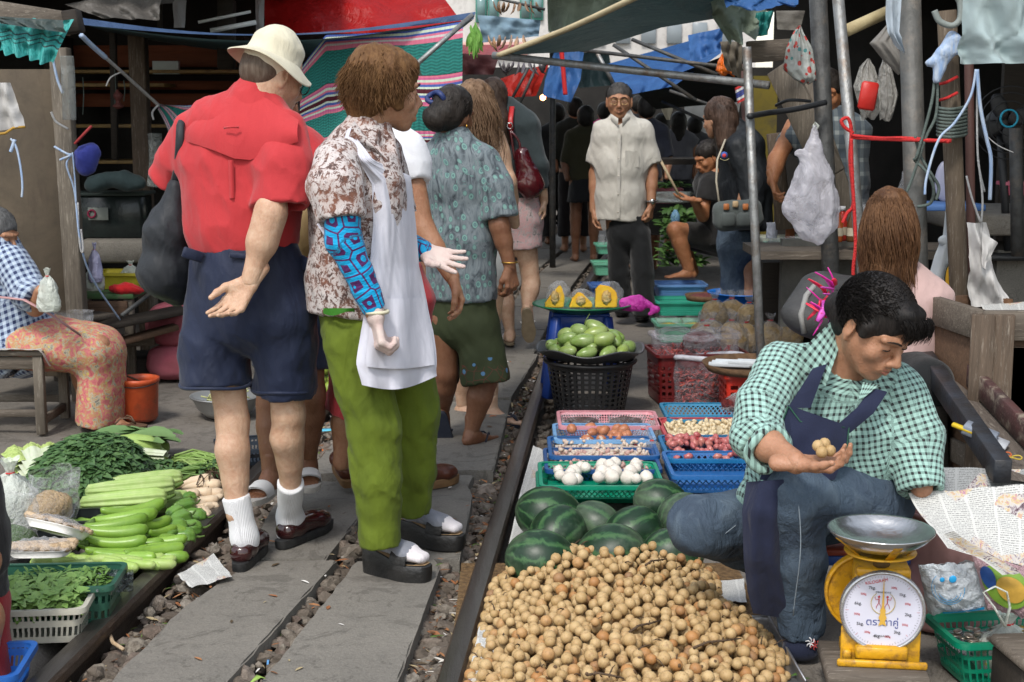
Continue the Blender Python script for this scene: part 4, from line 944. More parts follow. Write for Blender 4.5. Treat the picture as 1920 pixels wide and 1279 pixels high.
u_=V((0,1,.4));d=V((.1,.4,-1)).normalized();u_=(u_-d*u_.dot(d)).normalized();h_=g1-d*.05-u_*.016;flipflop(r,h_,h_+d*.25,mFs2,up=u_,w=.046,th=.02,strap=mWh)
mMar=M('maroon_patent_leather',(.09,.008,.012),(.05,.005,.008),12,.18,.4,25,coat=.6)
hb=root('handbag','shiny maroon leather handbag hanging from a red strap','bag',P(990,370,Y-.15))
S=SDF();S.cap(P(978,290,Y-.14),P(992,340,Y-.14),(.05,.05),(.085,.07),.04);S.cap(P(985,335,Y-.14),P(1000,355,Y-.14),(.085,.06),(.08,.05),.03);emesh('bag_body',S,mMar,hb,.009,warp=lambda p:.008*nz(p,24))
b=MB();b.tube([P(960,200,Y-.08),P(957,225,Y-.14),P(958,245,Y-.15)],.017,6,flat=.25);b.build('strap',M('red_leather',(.42,.02,.02),rough=.35),hb)
b=MB()
for q in(0,1):b.tube([P(957+q*14*sin(PI*t_)+8*t_,245+55*t_,Y-.16)for t_ in np.linspace(0,1,8)],.009,6)
b.build('handle',mMar,hb);b=MB();b.tube([P(956+5*cos(a),236+6*sin(a),Y-.165)for a in np.linspace(0,2*PI,12)[:-1]],.004,5,closed=True);b.build('buckle',M('chrome',(.6,.6,.6),rough=.2,metal=1,bump=0),hb)
Y=10.2;B=Body('man in glasses and loose cream short sleeved shirt, facing the camera',V((P(1180,600,Y).x,Y,0)),skTan);r=B.r
side=V((1,.15,0)).normalized()
B.torso([(P(1172,440,Y),.13,.1),(P(1165,330,Y),.14,.1),(P(1165,250,Y),.14,.09)],side)
shL=P(1210,240,Y+.02);eL=P(1222,325,Y+.02);wL=P(1221,385,Y-.05);shR=P(1128,240,Y);eR=P(1116,325,Y+.05);wR=P(1113,395,Y)
B.limb(shL,eL,wL,.05,.042,.031);B.limb(shR,eR,wR,.048,.04,.03)
B.hand(wL,(-.15,-.2,-1),(-.6,.3,0),-1,curl=(40,45,25),sc=1.0,thumb=(20,20,10));B.hand(wR,(.02,-.1,-1),(.8,0,0),1,curl=(30,30,20),sc=1.0,thumb=(20,20,10))
B.head(P(1161,190,Y),(-.08,-1,-.06),(0,0,1),1.04,P(1166,240,Y),wide=1.06);B.finish(.013,.0045,.005);B.eyes(browc=(.03,.02,.015),lip=(.22,.08,.05))
haircap(B,hairmat('hair_grey_black',(.025,.023,.022),(.07,.065,.06),.5),grow=.975,noise=.002,fr=.070,face=(.115,.005),low=-.015)
W=B.W
for q in(-1,1):
 b=MB();b.tube([W(q*.033+.025*cos(a),.105-.006*abs(cos(a)),.001+.018*sin(a))for a in np.linspace(0,2*PI,16)[:-1]],.0016,5,closed=True);o=b.build('glasses_frame',M('gold_frame',(.35,.25,.12),rough=.3,metal=1,bump=0),r)
 b=MB();b.ball(W(q*.033,.103,.001),(.024,.0015,.017),2,B.hR);b.build('lens',M('tinted_lens',(.30,.16,.10),rough=.1,bump=0,alpha=.45),o)
b=MB();b.tube([W(-.01,.108,.008),W(0,.111,.010),W(.01,.108,.008)],.0015,5);b.build('glasses_bridge',M('gold_frame',(.3,)*3),r)
mBei=cloth('cream_linen',(.50,.48,.43),(.45,.43,.38),.8,8)
garment(r,'shirt',mBei,[(P(1165,228,Y),.085,.075),(P(1167,250,Y),.175,.105),(P(1166,310,Y),.18,.135),(P(1164,370,Y),.172,.145),(P(1163,413,Y),.178,.14)],side,[[(P(1206,242,Y+.02),(.07,.07)),(P(1222,308,Y+.02),(.072,.066))],[(P(1128,242,Y),(.066,.066)),(P(1117,305,Y+.04),(.07,.065))]],h=.01,wr=.007,ws=12,extra=[((P(1166,215,Y),P(1166,236,Y),(.068,.06),(.11,.09)),dict(k=.04,side=side))],subs=[((P(1161,200,Y-.02),P(1162,226,Y-.05),.048,.045),dict(k=.004)),((P(1163,215,Y-.12),P(1163,245,Y-.13),.035,.012),dict(k=.008))])
for q in(-1,1):b=MB();b.sheet(lambda u,v:P(1163+q*(4+14*u),lerp(222,213,u)+v*lerp(16,12,u),Y-.12+.05*u-.012*sin(PI*v)),4,4);b.build('collar',mBei,r)
b=MB();b.sheet(lambda u,v:P(1158+6*u-2*v,244+165*v,Y-.14-.02*sin(v*2.6)-.003*u),2,10);b.build('placket',mBei,r)
b=MB();b.sheet(lambda u,v:P(1172+26*u,282+2*u+30*v,Y-.152+.028*u),3,3);b.build('pocket',mBei,r)
for q in range(5):b=MB();b.ball(P(1160-q*.4,262+q*34,Y-.165-.012*sin(q)),(.006,.003,.006),1);b.build('button',M('button',(.5,.45,.38),rough=.3,bump=0),r)
b=MB();b.tube([wL+V((.038*cos(a),.034*sin(a),.03))for a in np.linspace(0,2*PI,18)[:-1]],.009,6,closed=True,flat=.6);b.ball(wL+V((.004,-.04,.03)),(.018,.008,.018),2);b.build('wristwatch',M('chrome',(.6,)*3),r)
mTr=cloth('black_trouser_cloth',(.007,.008,.009),(.005,.006,.007),.6,6)
garment(r,'trousers',mTr,[(P(1176,405,Y),.15,.12),(P(1177,435,Y),.155,.125)],side,[[(P(1200,440,Y-.03),(.08,.1)),(P(1205,510,Y-.04),(.078,.09)),(P(1208,592,Y-.06),(.082,.09))],[(P(1158,440,Y),(.08,.1)),(P(1160,510,Y+.03),(.07,.085)),(P(1168,582,Y+.08),(.075,.085))]],h=.012,wr=.008,flat0=True,flat1=False,kk=.02,ksec=.03)
for hp in((1205,592),(1168,583)):
 h_=G(*hp);d=V((-.12,-1,0)).normalized();flipflop(r,h_,h_+d*.27,mBlk,w=.05,th=.025,wide=True,name='slipper')
 S=SDF();S.cap(h_+d*.06+V((0,0,.05)),h_+d*.23+V((0,0,.035)),(.034,.03),(.042,.014),side=(1,0,0));emesh('foot',S,B.skin,r,.007)
def gingham(name,base,ln,dark,f,w1=.28,attr=True,sc3=.6):
 t=NT(name);a=t.sep(t.attr()if attr else t.coord());co=t.coord()
 def st(x):return t.math('LESS_THAN',t.math('FRACT',t.math('MULTIPLY',x,f)),w1)
 s1,s2=st(a[0]),st(a[1]if attr else a[2])
 col=t.mix(t.math('ADD',t.math('MULTIPLY',s1,.5),t.math('MULTIPLY',s2,.5)),base,ln)
 col=t.mix(t.math('MULTIPLY',s1,s2),col,dark);col=t.mix(t.math('MULTIPLY',t.noise(co,7,4),.25),col,(.1,.1,.1))
 t.bump(t.noise(t.map(co,(1,1,.6)),13,3),1.,.016);return t.fin(col,.8,0,.3,sheen=.1)
Y=3.92
B=Body('seated fruit seller in a mint green gingham shirt and navy apron, longkong fruit in her palm',P(1500,1200,3.95),skinmat('skin_vendor',(.40,.205,.125),.45,(.33,.16,.09)));r=B.r;r['label']='seated fruit seller in mint gingham shirt, navy apron and jeans, looking down'
side=V((.95,.05,-.12)).normalized()
B.torso([(P(1560,900,Y+.1),.14,.12),(P(1570,800,Y+.02),.13,.10),(P(1578,740,Y+.02),.12,.08),(P(1570,680,Y+.0),.08,.07)],side)
shR=P(1452,680,Y-.02);eR=P(1408,815,Y-.16);wR=P(1493,868,Y-.36)
shL=P(1705,730,Y);eL=P(1720,850,Y-.05);wL=P(1728,915,Y-.11)
B.limb(shR+V((.02,0,-.02)),eR,wR,.04,.045,.030);B.limb(shL,eL,wL,.04,.042,.031)
B.hand(wR,(1,-.22,.04),(.0,-.25,1),1,curls=[(34,38,24),(28,34,24),(24,30,22),(22,28,20)],spread=5,thumb=(52,14,6),sc=.98)
B.head(P(1638,612,3.80),(.47,-.62,-.55),(.04,.0,1),1.05,P(1566,712,Y-.02),wide=1.10,nr=.058)
B.S.cap(P(1590,680,Y-.02),P(1566,722,Y-.01),.055,.07,.05)
B.finish(.0095,.0038,.003);B.eyes(closed=True,browc=(.02,.012,.01),lip=(.30,.11,.08),brow=.9)
mVH=hairmat('hair_vendor',(.008,.007,.007),(.024,.02,.018),.36)
W=B.W
haircap(B,mVH,grow=1.03,noise=.0012,h=.0045,fr=.082,face=(.116,.0),low=-.02,st=0,extra=[(((0,-.08,.0),(0,-.11,-.03)),(.05,.045)),(((-.03,.06,.085),(-.05,.085,.035)),(.03,.014)),(((.005,.065,.09),(-.01,.095,.05)),(.026,.014)),(((.072,.03,.03),(.075,.035,-.03)),(.016,.007)),(((-.085,-.02,.05),(-.115,.0,.02)),(.034,.03)),(((-.115,.0,.02),(-.10,.03,-.01)),(.03,.022))])
rt=[(W(dv.x*.094,-.018+dv.y*.108,.036+dv.z*.098),B.hR@np.array(dv))for dv in capdirs(5200,8,-.6)if not(dv.y>.5 and dv.z<.45)and not(dv.z<-.1 and dv.y>.0)]
bk=V(W(0,-.13,0))
strands('hair_strands',r,mVH,rt,lambda q,t_,n_:((bk-q).normalized()+V(n_)*(.12-.35*t_)).normalized(),.09,5,.0012,.02,0,1,9)
fq=[(W(rnd.uniform(-.06,.04),.078+rnd.uniform(0,.012),.098-rnd.uniform(0,.02)),B.hR@np.array((0,.6,.8)))for _ in range(260)]
strands('fringe',r,mVH,fq,lambda q,t_,n_:(V(B.hR[:,2])*-(.3+t_*1.2)+V(B.hR[:,1])*(.7-t_)+V(B.hR[:,0])*-.25).normalized(),.062,6,.0013,.12,0,1,19)
mMint=gingham('mint_gingham',(.34,.55,.49),(.045,.075,.07),(.010,.012,.014),56,.42)
sh=garment(r,'shirt',mMint,[(P(1572,690,Y+.02),.11,.08),(P(1572,725,Y+.02),.188,.11),(P(1575,800,Y+.03),.185,.135),(P(1572,870,Y+.07),.19,.15),(P(1572,905,Y+.10),.19,.15)],side,[[(P(1466,696,Y-.01),(.075,.08)),(P(1432,760,Y-.10),(.075,.08)),(P(1420,818,Y-.17),(.072,.068)),(P(1432,838,Y-.22),(.066,.062))],[(P(1688,740,Y),(.078,.08)),(P(1718,830,Y-.04),(.075,.08)),(P(1728,925,Y-.12),(.066,.07))]],h=.0075,wr=.007,cr=.013,ws=10,uv=True,kk=.06,extra=[((P(1590,655,Y-.02),P(1575,710,Y),(.078,.07),(.13,.10)),dict(k=.04,side=side)),((P(1440,905,Y+.02),P(1415,925,Y),(.09,.06),(.05,.05)),dict(k=.04))],flat1=False,subs=[((P(1608,620,Y-.05),P(1590,672,Y-.06),.066,.064),dict(k=.004)),((P(1560,690,Y-.14),P(1574,738,Y-.15),.034,.012),dict(k=.01))])
b=MB();b.sheet(lambda u,v:P(lerp(lerp(1562,1580,u),lerp(1492,1548,u),v),lerp(lerp(598,632,u),lerp(668,725,u),v),Y-.075-.05*sin(PI*v*.7)-.03*v),8,10,);o=b.build('collar',mMint,r)
b=MB();b.sheet(lambda u,v:P(lerp(lerp(1650,1618,u),lerp(1586,1600,u),v),lerp(lerp(722,716,u),lerp(772,788,u),v),Y-.135-.03*sin(PI*v)),8,8);b.build('collar',mMint,r)
for o in r.children:
 if o.name.startswith('collar'):
  for d_ in o.data.attributes['cuv'].data:d_.vector=(d_.vector[0]*.09,d_.vector[1]*.12,0)
b=MB();c0=P(1440,842,Y-.24);dn=(wR-eR).normalized();a1=dn.orthogonal().normalized();a2=dn.cross(a1)
b.tube([c0+(a1*cos(a)+a2*sin(a))*.056+dn*.006*sin(3*a)for a in np.linspace(0,2*PI,24)[:-1]],.014,8,closed=True);o=b.build('sleeve_cuff',mMint,r)
n_=len(o.data.vertices);co=np.zeros(n_*3);o.data.vertices.foreach_get('co',co);o.data.attributes['cuv'].data.foreach_set('vector',co.astype(np.float32))
mAp=cloth('navy_apron_twill',(.014,.019,.050),(.010,.014,.038),.8,7,sheen=.1)
def strip_(pts_l,pts_r,nu=12,nv=30,bulge=.03,ripple=.0,rf=12,off=0):
 def fn(u,v):l,r_=pl(pts_l,v),pl(pts_r,v);return P(lerp(l[0],r_[0],u),lerp(l[1],r_[1],u),lerp(l[2],r_[2],u)-bulge*sin(PI*u)+ripple*sin(u*rf+v*4)*v-off)
 b=MB();b.sheet(fn,nu,nv);b.sheet(lambda u,v:fn(u,v)+V((0,.006,0)),nu,nv);return b
ya=Y-.17
ap=strip_([(1478,760,ya),(1466,800,ya-.01),(1442,850,ya-.01),(1425,900,ya-.02)],[(1592,800,ya-.01),(1592,830,ya-.02),(1580,862,ya-.03),(1565,900,ya-.03)],20,16,.03,.008,14).build('apron',mAp,r)
strip_([(1555,600,Y-.02),(1545,640,ya+.09),(1520,700,ya+.01),(1478,765,ya)],[(1578,606,Y-.02),(1565,645,ya+.06),(1540,710,ya),(1520,765,ya-.012)],4,14,.004).build('apron_strap',mAp,r)
strip_([(1635,728,ya+.03),(1608,765,ya-.01),(1562,805,ya-.02)],[(1664,735,ya+.03),(1638,775,ya-.01),(1594,812,ya-.01)],4,8,.004).build('apron_strap',mAp,r)
strip_([(1400,905,3.74),(1392,960,3.70),(1395,1050,3.70),(1402,1110,3.74),(1412,1150,3.78)],[(1470,900,3.66),(1462,960,3.66),(1470,1050,3.72),(1500,1120,3.80),(1545,1172,3.86)],18,24,.03,.015,12).build('apron_skirt',mAp,r)
for pts in([(1480,763,ya-.006),(1500,790,ya-.03),(1530,802,ya-.035),(1560,800,ya-.03),(1592,802,ya-.012)],[(1592,800,ya-.014),(1588,840,ya-.025),(1570,880,ya-.03)],[(1478,762,ya-.006),(1460,808,ya-.014),(1436,862,ya-.016)]):
 b=MB();b.tube([P(*q)for q in pts],.0022,4);b.build('apron_trim',M('green_piping',(.01,.06,.035),bump=0),r)
t=NT('faded_blue_denim');co=t.coord();a=t.noise(co,5,4,.6);tw=t.noise(t.map(co,(1,1,1),(0,.7,0)),300,2);big=t.noise(t.map(co,(1,1,.5)),11,4,.6,1)
col=t.mix(t.ramp(a,[(.38,(0,0,0)),(.66,(1,1,1))]),(.055,.085,.125),(.022,.036,.062));col=t.mix(t.math('MULTIPLY',t.ramp(big,[(.5,(0,0,0)),(.7,(1,1,1))]),.5),col,(.12,.16,.20));col=t.mix(t.math('MULTIPLY',tw,.25),col,(.14,.17,.2))
t.bump(t.math('ADD',t.math('MULTIPLY',big,2),t.math('MULTIPLY',tw,.2)),.8,.014);mJean=t.fin(col,.8,0,.25)
S=SDF();hp=P(1640,935,Y+.02);kn=P(1487,930,3.72);an=P(1503,1178,3.84)
S.cap(hp,kn,(.105,.105),(.082,.078),.06);S.cap(kn,kn.lerp(an,.45),(.08,.08),(.072,.078),.04);S.cap(kn.lerp(an,.45),an,(.072,.078),(.066,.07),.03,flat=(0,1))
S.cap(P(1620,930,Y+.05),P(1480,960,Y+.10),.12,.11,.06)
h2=P(1440,965,Y+.08);k2=P(1306,985,Y-.02);a2_=P(1440,1055,Y+.24)
S.cap(h2,k2,(.09,.09),(.074,.078),.06);S.cap(k2,P(1400,1010,Y+.1),(.07,.075),(.07,.07),.05);S.cap(k2.lerp(a2_,.2),a2_,.055,.06,.05)
S.cap(an.lerp(kn,.12),an-V((0,0,.03)),.052,.055,.003,op='s')
emesh('jeans',S,mJean,r,.0085,warp=lambda p:.006*nz(p*np.array([1,1,.8]),16)+.004*nz(p*np.array([.7,1,1.6]),30,3))
mSt=M('denim_seam_thread',(.20,.24,.28),bump=0)
b=MB();b.tube([P(1497+6*sin(q*.02)-(q-940)*.02,q,3.72-.088+.0006*max(0,q-1050))for q in range(945,1170,15)],.0016,4);b.build('seam',mSt,r)
b=MB();b.tube([P(1380,985,Y-.08),P(1345,1012,Y-.085),P(1318,1035,Y-.06)],.0013,4);b.build('seam',mSt,r)
mNs=cloth('navy_sock',(.008,.012,.032),None,.3,12);S=SDF();ft=G(1500,1232)
S.cap(an+V((0,0,.03)),an+V((-.005,-.01,-.035)),(.042,.046),(.038,.046),.02);S.cap(an+V((-.005,-.01,-.045)),ft+V((-.005,-.03,.028)),(.042,.04),(.05,.026),.03,side=(1,0,0))
emesh('sock',S,mNs,r,.006)
for q,c in((0,(.6,.6,.62)),(1,(.4,.05,.05))):
 for k in range(6):
  a=k*1.05+.3;c0=P(1520+q*7,1206+q*4,an.y-.075);b=MB();b.tube([c0,c0+V((cos(a)*.009,-.001,sin(a)*.011)),c0+V((cos(a+.5)*.014,.003,sin(a+.5)*.016))],.0018,4);b.build('sock_motif',M('motif%d'%q,c,bump=0),r)
mLong=None
Y=6.85;B=Body('old woman in blue checked shirt and pink floral sarong seated on the wooden stool',P(110,800,Y),skTan);r=B.r
side=V((.2,1,0)).normalized()
B.torso([(P(20,620,Y),.14,.12),(P(-5,540,Y),.13,.1),(P(0,480,Y),.12,.09)],side)
B.limb(P(20,500,Y-.15),P(66,575,Y-.2),P(78,545,Y-.3),.05,.042,.03)
B.limb(P(60,640,Y-.1),P(185,650,Y-.1),P(208,785,Y-.05),.08,.055,.036);B.limb(P(60,640,Y+.1),P(150,660,Y+.12),P(165,785,Y+.15),.08,.055,.036)
B.foot(P(207,782,Y-.05),(1,-.25,0),.98);B.foot(P(160,786,Y+.12),(1,-.1,0),.95)
B.head(P(-6,440,Y),(.9,-.3,-.3),(0,0,1),1,P(-4,480,Y));B.finish(.012)
haircap(B,hairmat('hair_grey',(.05,.05,.05),(.14,.14,.14),.5),h=.008,grow=1.03,extra=[(((0,-.09,.0),(0,-.1,-.02)),(.05,.04))])
mBlC=gingham('blue_white_check',(.46,.55,.66),(.06,.10,.24),(.015,.03,.10),34,.5)
garment(r,'shirt',mBlC,[(P(0,462,Y),.11,.08),(P(2,500,Y),.17,.12),(P(10,570,Y),.18,.15),(P(42,640,Y),.20,.175),(P(62,665,Y),.20,.185)],side,[[(P(22,490,Y-.15),(.085,.085)),(P(52,545,Y-.2),(.085,.085)),(P(68,560,Y-.25),(.07,.07))],[(P(10,490,Y+.15),(.07,.07)),(P(30,560,Y+.2),(.07,.07))]],h=.012,wr=.009,uv=True,ws=12,extra=[((P(50,610,Y),P(115,655,Y),(.15,.10),(.12,.05)),dict(k=.05,side=side))])
t=NT('pink_floral_sarong');co=t.coord();v=t.vor(co,26);n_=t.noise(co,30,5,.7,1)
col=t.ramp(n_,[(.36,(.38,.09,.10)),(.46,(.50,.16,.16)),(.53,(.42,.27,.09)),(.58,(.45,.38,.3)),(.66,(.12,.16,.12)),(.75,(.42,.10,.12))]);col=t.mix(t.math('LESS_THAN',v,.16),col,(.50,.40,.12));t.bump(t.noise(t.map(co,(1,1,.4)),10,3),.8,.015);mSar=t.fin(col,.8,0,.3)
S=SDF();S.cap(P(55,640,Y),P(182,655,Y),(.145,.22),(.115,.21),.06,side=(0,0,1));S.cap(P(192,665,Y),P(188,788,Y),(.105,.17),(.115,.18),.05,flat=(0,1));S.cap(P(188,765,Y),P(187,800,Y),(.095,.13),(.095,.13),.003,op='s',flat=(0,1));emesh('sarong',S,mSar,r,.012,warp=lambda p:.010*nz(p*np.array([1,1,.5]),15))
b=MB();b.tube([P(-10,556,Y-.26),P(45,562,Y-.31),P(95,590,Y-.30),P(150,628,Y-.2)],.016,6,flat=.3);b.build('belt',M('pink_webbing',(.42,.24,.24)),r)
for q in((188,808,-.05),(140,812,.12)):
 h_=G(q[0],q[1]);h_=V((P(q[0],800,Y).x,Y+q[2],0));flipflop(r,h_,h_+V((.25,-.05,0)),M('brown_rubber',(.10,.06,.035),rough=.6),w=.046,th=.018)
Y=3.75;B=Body('person in black sleeves and red trousers, cut off by the left edge of the photo',P(-60,1300,Y),skTan);r=B.r
B.torso([(P(-150,1100,Y),.14,.12),(P(-150,900,Y),.15,.11)],(1,0,0));B.limb(P(-80,880,Y),P(-30,1050,Y-.05),P(-60,1150,Y-.1),.045,.04,.03)
B.limb(P(-110,1130,Y),P(-40,1160,Y-.1),P(-50,1280,Y-.05),.08,.06,.04);B.head(P(-160,800,Y),(0,1,0),(0,0,1),1,P(-150,880,Y));B.finish(.013);haircap(B,mBk,h=.009)
garment(r,'jacket',cloth('black_fleece',(.008,.008,.009),None,.6,8),[(P(-150,860,Y),.13,.1),(P(-140,920,Y),.18,.13),(P(-120,1120,Y),.19,.15)],(1,0,0),[[(P(-80,890,Y),(.08,.08)),(P(-45,1000,Y),(.085,.085)),(P(-30,1070,Y-.02),(.06,.06))]],h=.011,wr=.01)
garment(r,'trousers',cloth('dark_red_cotton',(.25,.012,.015)),[(P(-120,1110,Y),.17,.14),(P(-115,1130,Y),.17,.14)],(1,0,0),[[(P(-60,1140,Y),(.10,.10)),(P(-45,1290,Y-.05),(.095,.095))]],h=.013,flat0=True,flat1=False)
Y=9.0;B=Body('long haired woman in black windbreaker with grey canvas messenger bag',V((P(1385,640,Y).x,Y,0)),skOlive);r=B.r
side=V((.35,-.95,0)).normalized()
B.torso([(P(1385,450,Y),.12,.1),(P(1388,330,Y),.13,.09),(P(1382,260,Y),.14,.08)],side);B.limb(P(1375,450,Y),P(1375,550,Y),P(1375,640,Y),.075,.055,.035);B.limb(P(1400,450,Y),P(1400,550,Y),P(1400,640,Y),.075,.055,.035)
B.limb(P(1390,270,Y-.16),P(1400,350,Y-.18),P(1385,410,Y-.22),.04,.035,.03);B.foot(P(1375,640,Y),(-1,-.2,0),.9);B.foot(P(1400,640,Y+.1),(-1,-.2,0),.9)
B.head(P(1348,222,Y),(-.72,.68,-.2),(0,0,1),.98,P(1375,262,Y));B.finish(.014)
mLH=hairmat('hair_brown_straight',(.025,.014,.010),(.10,.062,.045),.34)
haircap(B,mLH,h=.007,grow=1.06,extra=[(((0,-.04,-.02),(0,-.05,-.16)),(.085,.08)),(((.03,-.04,-.14),(.06,-.0,-.36)),(.085,.045)),(((.07,.02,.0),(.08,.03,-.2)),(.03,.03))],noise=.005,low=-.5,fr=.06)
b=MB()
for q in range(5):a=q*1.257;b.ball(B.W(.07+.014*cos(a),.06,.05+.014*sin(a)),(.010,.005,.010),1)
b.build('flower_clip',M('pink_plastic',(.6,.2,.45),rough=.4),r)
mJk=cloth('black_windbreaker',(.011,.013,.016),(.016,.019,.022),.9,8,rough=.55,sheen=0)
garment(r,'jacket',mJk,[(P(1378,250,Y),.10,.08),(P(1388,275,Y),.19,.12),(P(1398,350,Y),.21,.145),(P(1400,432,Y),.20,.15)],side,[[(P(1385,278,Y-.14),(.085,.085)),(P(1412,340,Y-.18),(.085,.085)),(P(1405,400,Y-.22),(.06,.06))]],h=.012,wr=.009,extra=[((P(1370,238,Y),P(1378,262,Y),.07,.1),dict(k=.04))])
garment(r,'jeans',mJean,[(P(1385,425,Y),.15,.12),(P(1385,460,Y),.155,.125)],side,[[(P(1375,460,Y),(.09,.09)),(P(1375,625,Y),(.07,.07))],[(P(1402,460,Y+.1),(.09,.09)),(P(1402,625,Y+.1),(.07,.07))]],h=.014,flat0=True,flat1=False)
for q,c,rr_ in((0,(.05,.10,.35),.022),(1,(.5,.04,.05),.013)):b=MB();b.ball(P(1358,291+q,Y-.245-q*.006),(rr_,.008,rr_),2);b.build('badge',M('badge%d'%q,c,bump=0),r)
b=MB();b.tube([P(1350+k*2.8,297+4*sin(k*.5),Y-.255)for k in range(7)],.004,4,flat=.4);b.build('badge_ribbon',M('cream_thread',(.5,.45,.25),bump=0),r)
mCan=cloth('grey_green_canvas',(.085,.10,.095),(.06,.07,.07),.5,9)
mb=root('messenger_bag','grey canvas messenger bag with orange leather tabs hanging from a cord','bag',P(1382,430,Y-.3))
S=SDF();S.cap(P(1352,392,Y-.3),P(1412,388,Y-.3),(.05,.05),(.05,.05),.03);S.cap(P(1356,414,Y-.3),P(1412,410,Y-.3),(.065,.065),(.065,.065),.04);emesh('bag_body',S,mCan,mb,.009,warp=lambda p:.005*nz(p,30))
for q,(px,c)in enumerate(((1362,(.38,.13,.04)),(1379,(.42,.30,.17)),(1398,(.38,.13,.04)))):b=MB();b.box(P(px,388-(q==1)*5,Y-.365),(.034,.012,.038),None,.004);b.build('leather_tab',M('tab%d'%q,c,rough=.5),mb)
for px in(1366,1396):b=MB();b.box(P(px,412,Y-.375),(.085,.03,.085),None,.012);b.build('pocket',mCan,mb)
b=MB();b.tube([P(1350,392,Y-.3),P(1343,340,Y-.28),P(1345,300,Y-.24),P(1360,262,Y-.15)],.007,5);b.build('strap',M('cream_cord',(.4,.36,.28)),mb)
Y=10.6;B=Body('woman in black t shirt and shorts squatting beside the blue tubs',P(1320,600,Y),skinmat('skin_warm',(.36,.16,.075)));r=B.r
B.torso([(P(1345,440,Y),.14,.12),(P(1338,380,Y),.12,.1),(P(1332,330,Y),.13,.08)],(.4,-.9,0))
B.limb(P(1345,445,Y),P(1266,432,Y-.1),P(1292,505,Y-.1),.085,.06,.042,.04,back=(1,0,0));B.limb(P(1345,455,Y+.1),P(1275,445,Y+.2),P(1300,510,Y+.2),.085,.06,.042)
B.limb(P(1328,345,Y-.12),P(1318,405,Y-.2),P(1300,375,Y-.35),.045,.04,.028);B.hand(P(1300,375,Y-.35),(-1,0,.1),(0,0,1),1,sc=.9);B.foot(P(1292,505,Y-.1),(-1,0,0),.9)
B.head(P(1328,295,Y-.05),(-.8,-.3,-.4),(0,0,1),.98,P(1334,330,Y));B.finish(.014)
haircap(B,mBk,h=.009,extra=[(((0,-.05,-.02),(0,-.08,-.2)),(.08,.05))])
garment(r,'t_shirt',cloth('black_jersey',(.012,.011,.011),None,.6,8),[(P(1332,318,Y),.09,.07),(P(1334,345,Y),.165,.11),(P(1342,400,Y),.15,.12),(P(1350,455,Y),.17,.15)],(.4,-.9,0),[[(P(1328,345,Y-.13),(.07,.07)),(P(1322,378,Y-.17),(.07,.07))]],h=.013)
S=SDF();S.cap(P(1350,448,Y),P(1284,438,Y-.08),(.115,.115),(.088,.088),.05,flat=(0,1));S.cap(P(1350,455,Y+.1),P(1292,448,Y+.18),.11,.085,.05,flat=(0,1));emesh('shorts',S,cloth('charcoal_shorts',(.022,.020,.018)),r,.013)
Y=5.2;B=Body('person with tousled brown hair and pale pink top behind the fruit seller',P(1670,800,Y),skOlive);r=B.r
B.torso([(P(1680,700,Y),.15,.12),(P(1680,620,Y),.15,.1),(P(1682,560,Y),.14,.09)],(1,0,0));B.head(P(1668,420,Y),(.3,.9,-.2),(0,0,1),1,P(1678,540,Y));B.finish(.013)
mTh=hairmat('hair_auburn',(.06,.026,.012),(.17,.085,.04),.42)
haircap(B,mTh,h=.007,grow=1.0,extra=[(((0,-.04,-.02),(.01,-.05,-.18)),(.07,.065)),(((.02,-.05,-.14),(.03,-.05,-.25)),(.065,.04))],noise=.008,low=-.5)
W,R=B.W,B.hR;rt=[(W(dv.x*.088,-.03+dv.y*.10,.03+dv.z*.09),R@np.array(dv))for dv in capdirs(2200,6,-.3)if dv.y<.3]
strands('hair_strands',r,mTh,rt,lambda q,t_,n_:V((n_[0]*(.12-.5*t_),n_[1]*(.4-.7*t_)-.05,-.7-t_*2)).normalized(),.29,12,.0016,.09,.22,34,6)
garment(r,'top',cloth('pale_pink_cotton',(.52,.36,.34)),[(P(1680,525,Y),.10,.08),(P(1684,560,Y),.19,.12),(P(1684,700,Y),.18,.13)],(1,0,0),h=.012,wr=.008)
S=SDF();S.cap(P(1672,700,Y),P(1600,720,Y-.25),.11,.09,.05);S.cap(P(1690,700,Y),P(1740,720,Y-.25),.11,.09,.05);S.cap(P(1600,720,Y-.25),P(1600,860,Y-.2),.07,.05,.04);S.cap(P(1740,720,Y-.25),P(1740,860,Y-.2),.07,.05,.04);emesh('trousers',S,mTr,r,.014)
Y=7.7;B=Body('person in dark plaid shirt behind the grey poles, reaching out one arm',P(1540,700,Y),skinmat('skin_warm',(.36,.16,.075)));r=B.r
B.torso([(P(1560,450,Y),.14,.11),(P(1560,300,Y),.14,.1)],(1,0,0));B.limb(P(1490,235,Y),P(1456,300,Y-.1),P(1448,340,Y-.2),.05,.042,.03);B.hand(P(1448,340,Y-.2),(.1,-.4,-.6),(.6,-.2,0),-1,curl=(40,45,25),sc=1)
B.limb(P(1550,450,Y),P(1545,570,Y),P(1545,680,Y),.08,.055,.04);B.limb(P(1585,450,Y),P(1590,570,Y),P(1590,680,Y),.08,.055,.04)
B.head(P(1550,175,Y),(-.3,-.9,-.2),(0,0,1),1,P(1556,225,Y));B.finish(.014);haircap(B,mBk,h=.01)
mPl=gingham('dark_plaid',(.05,.07,.09),(.16,.19,.2),(.25,.28,.28),14,.3,False)
garment(r,'shirt',mPl,[(P(1556,225,Y),.10,.08),(P(1560,250,Y),.20,.12),(P(1565,340,Y),.18,.13),(P(1568,470,Y),.18,.13)],(1,0,0),[[(P(1500,240,Y),(.075,.075)),(P(1475,275,Y-.04),(.07,.07))]],h=.014)
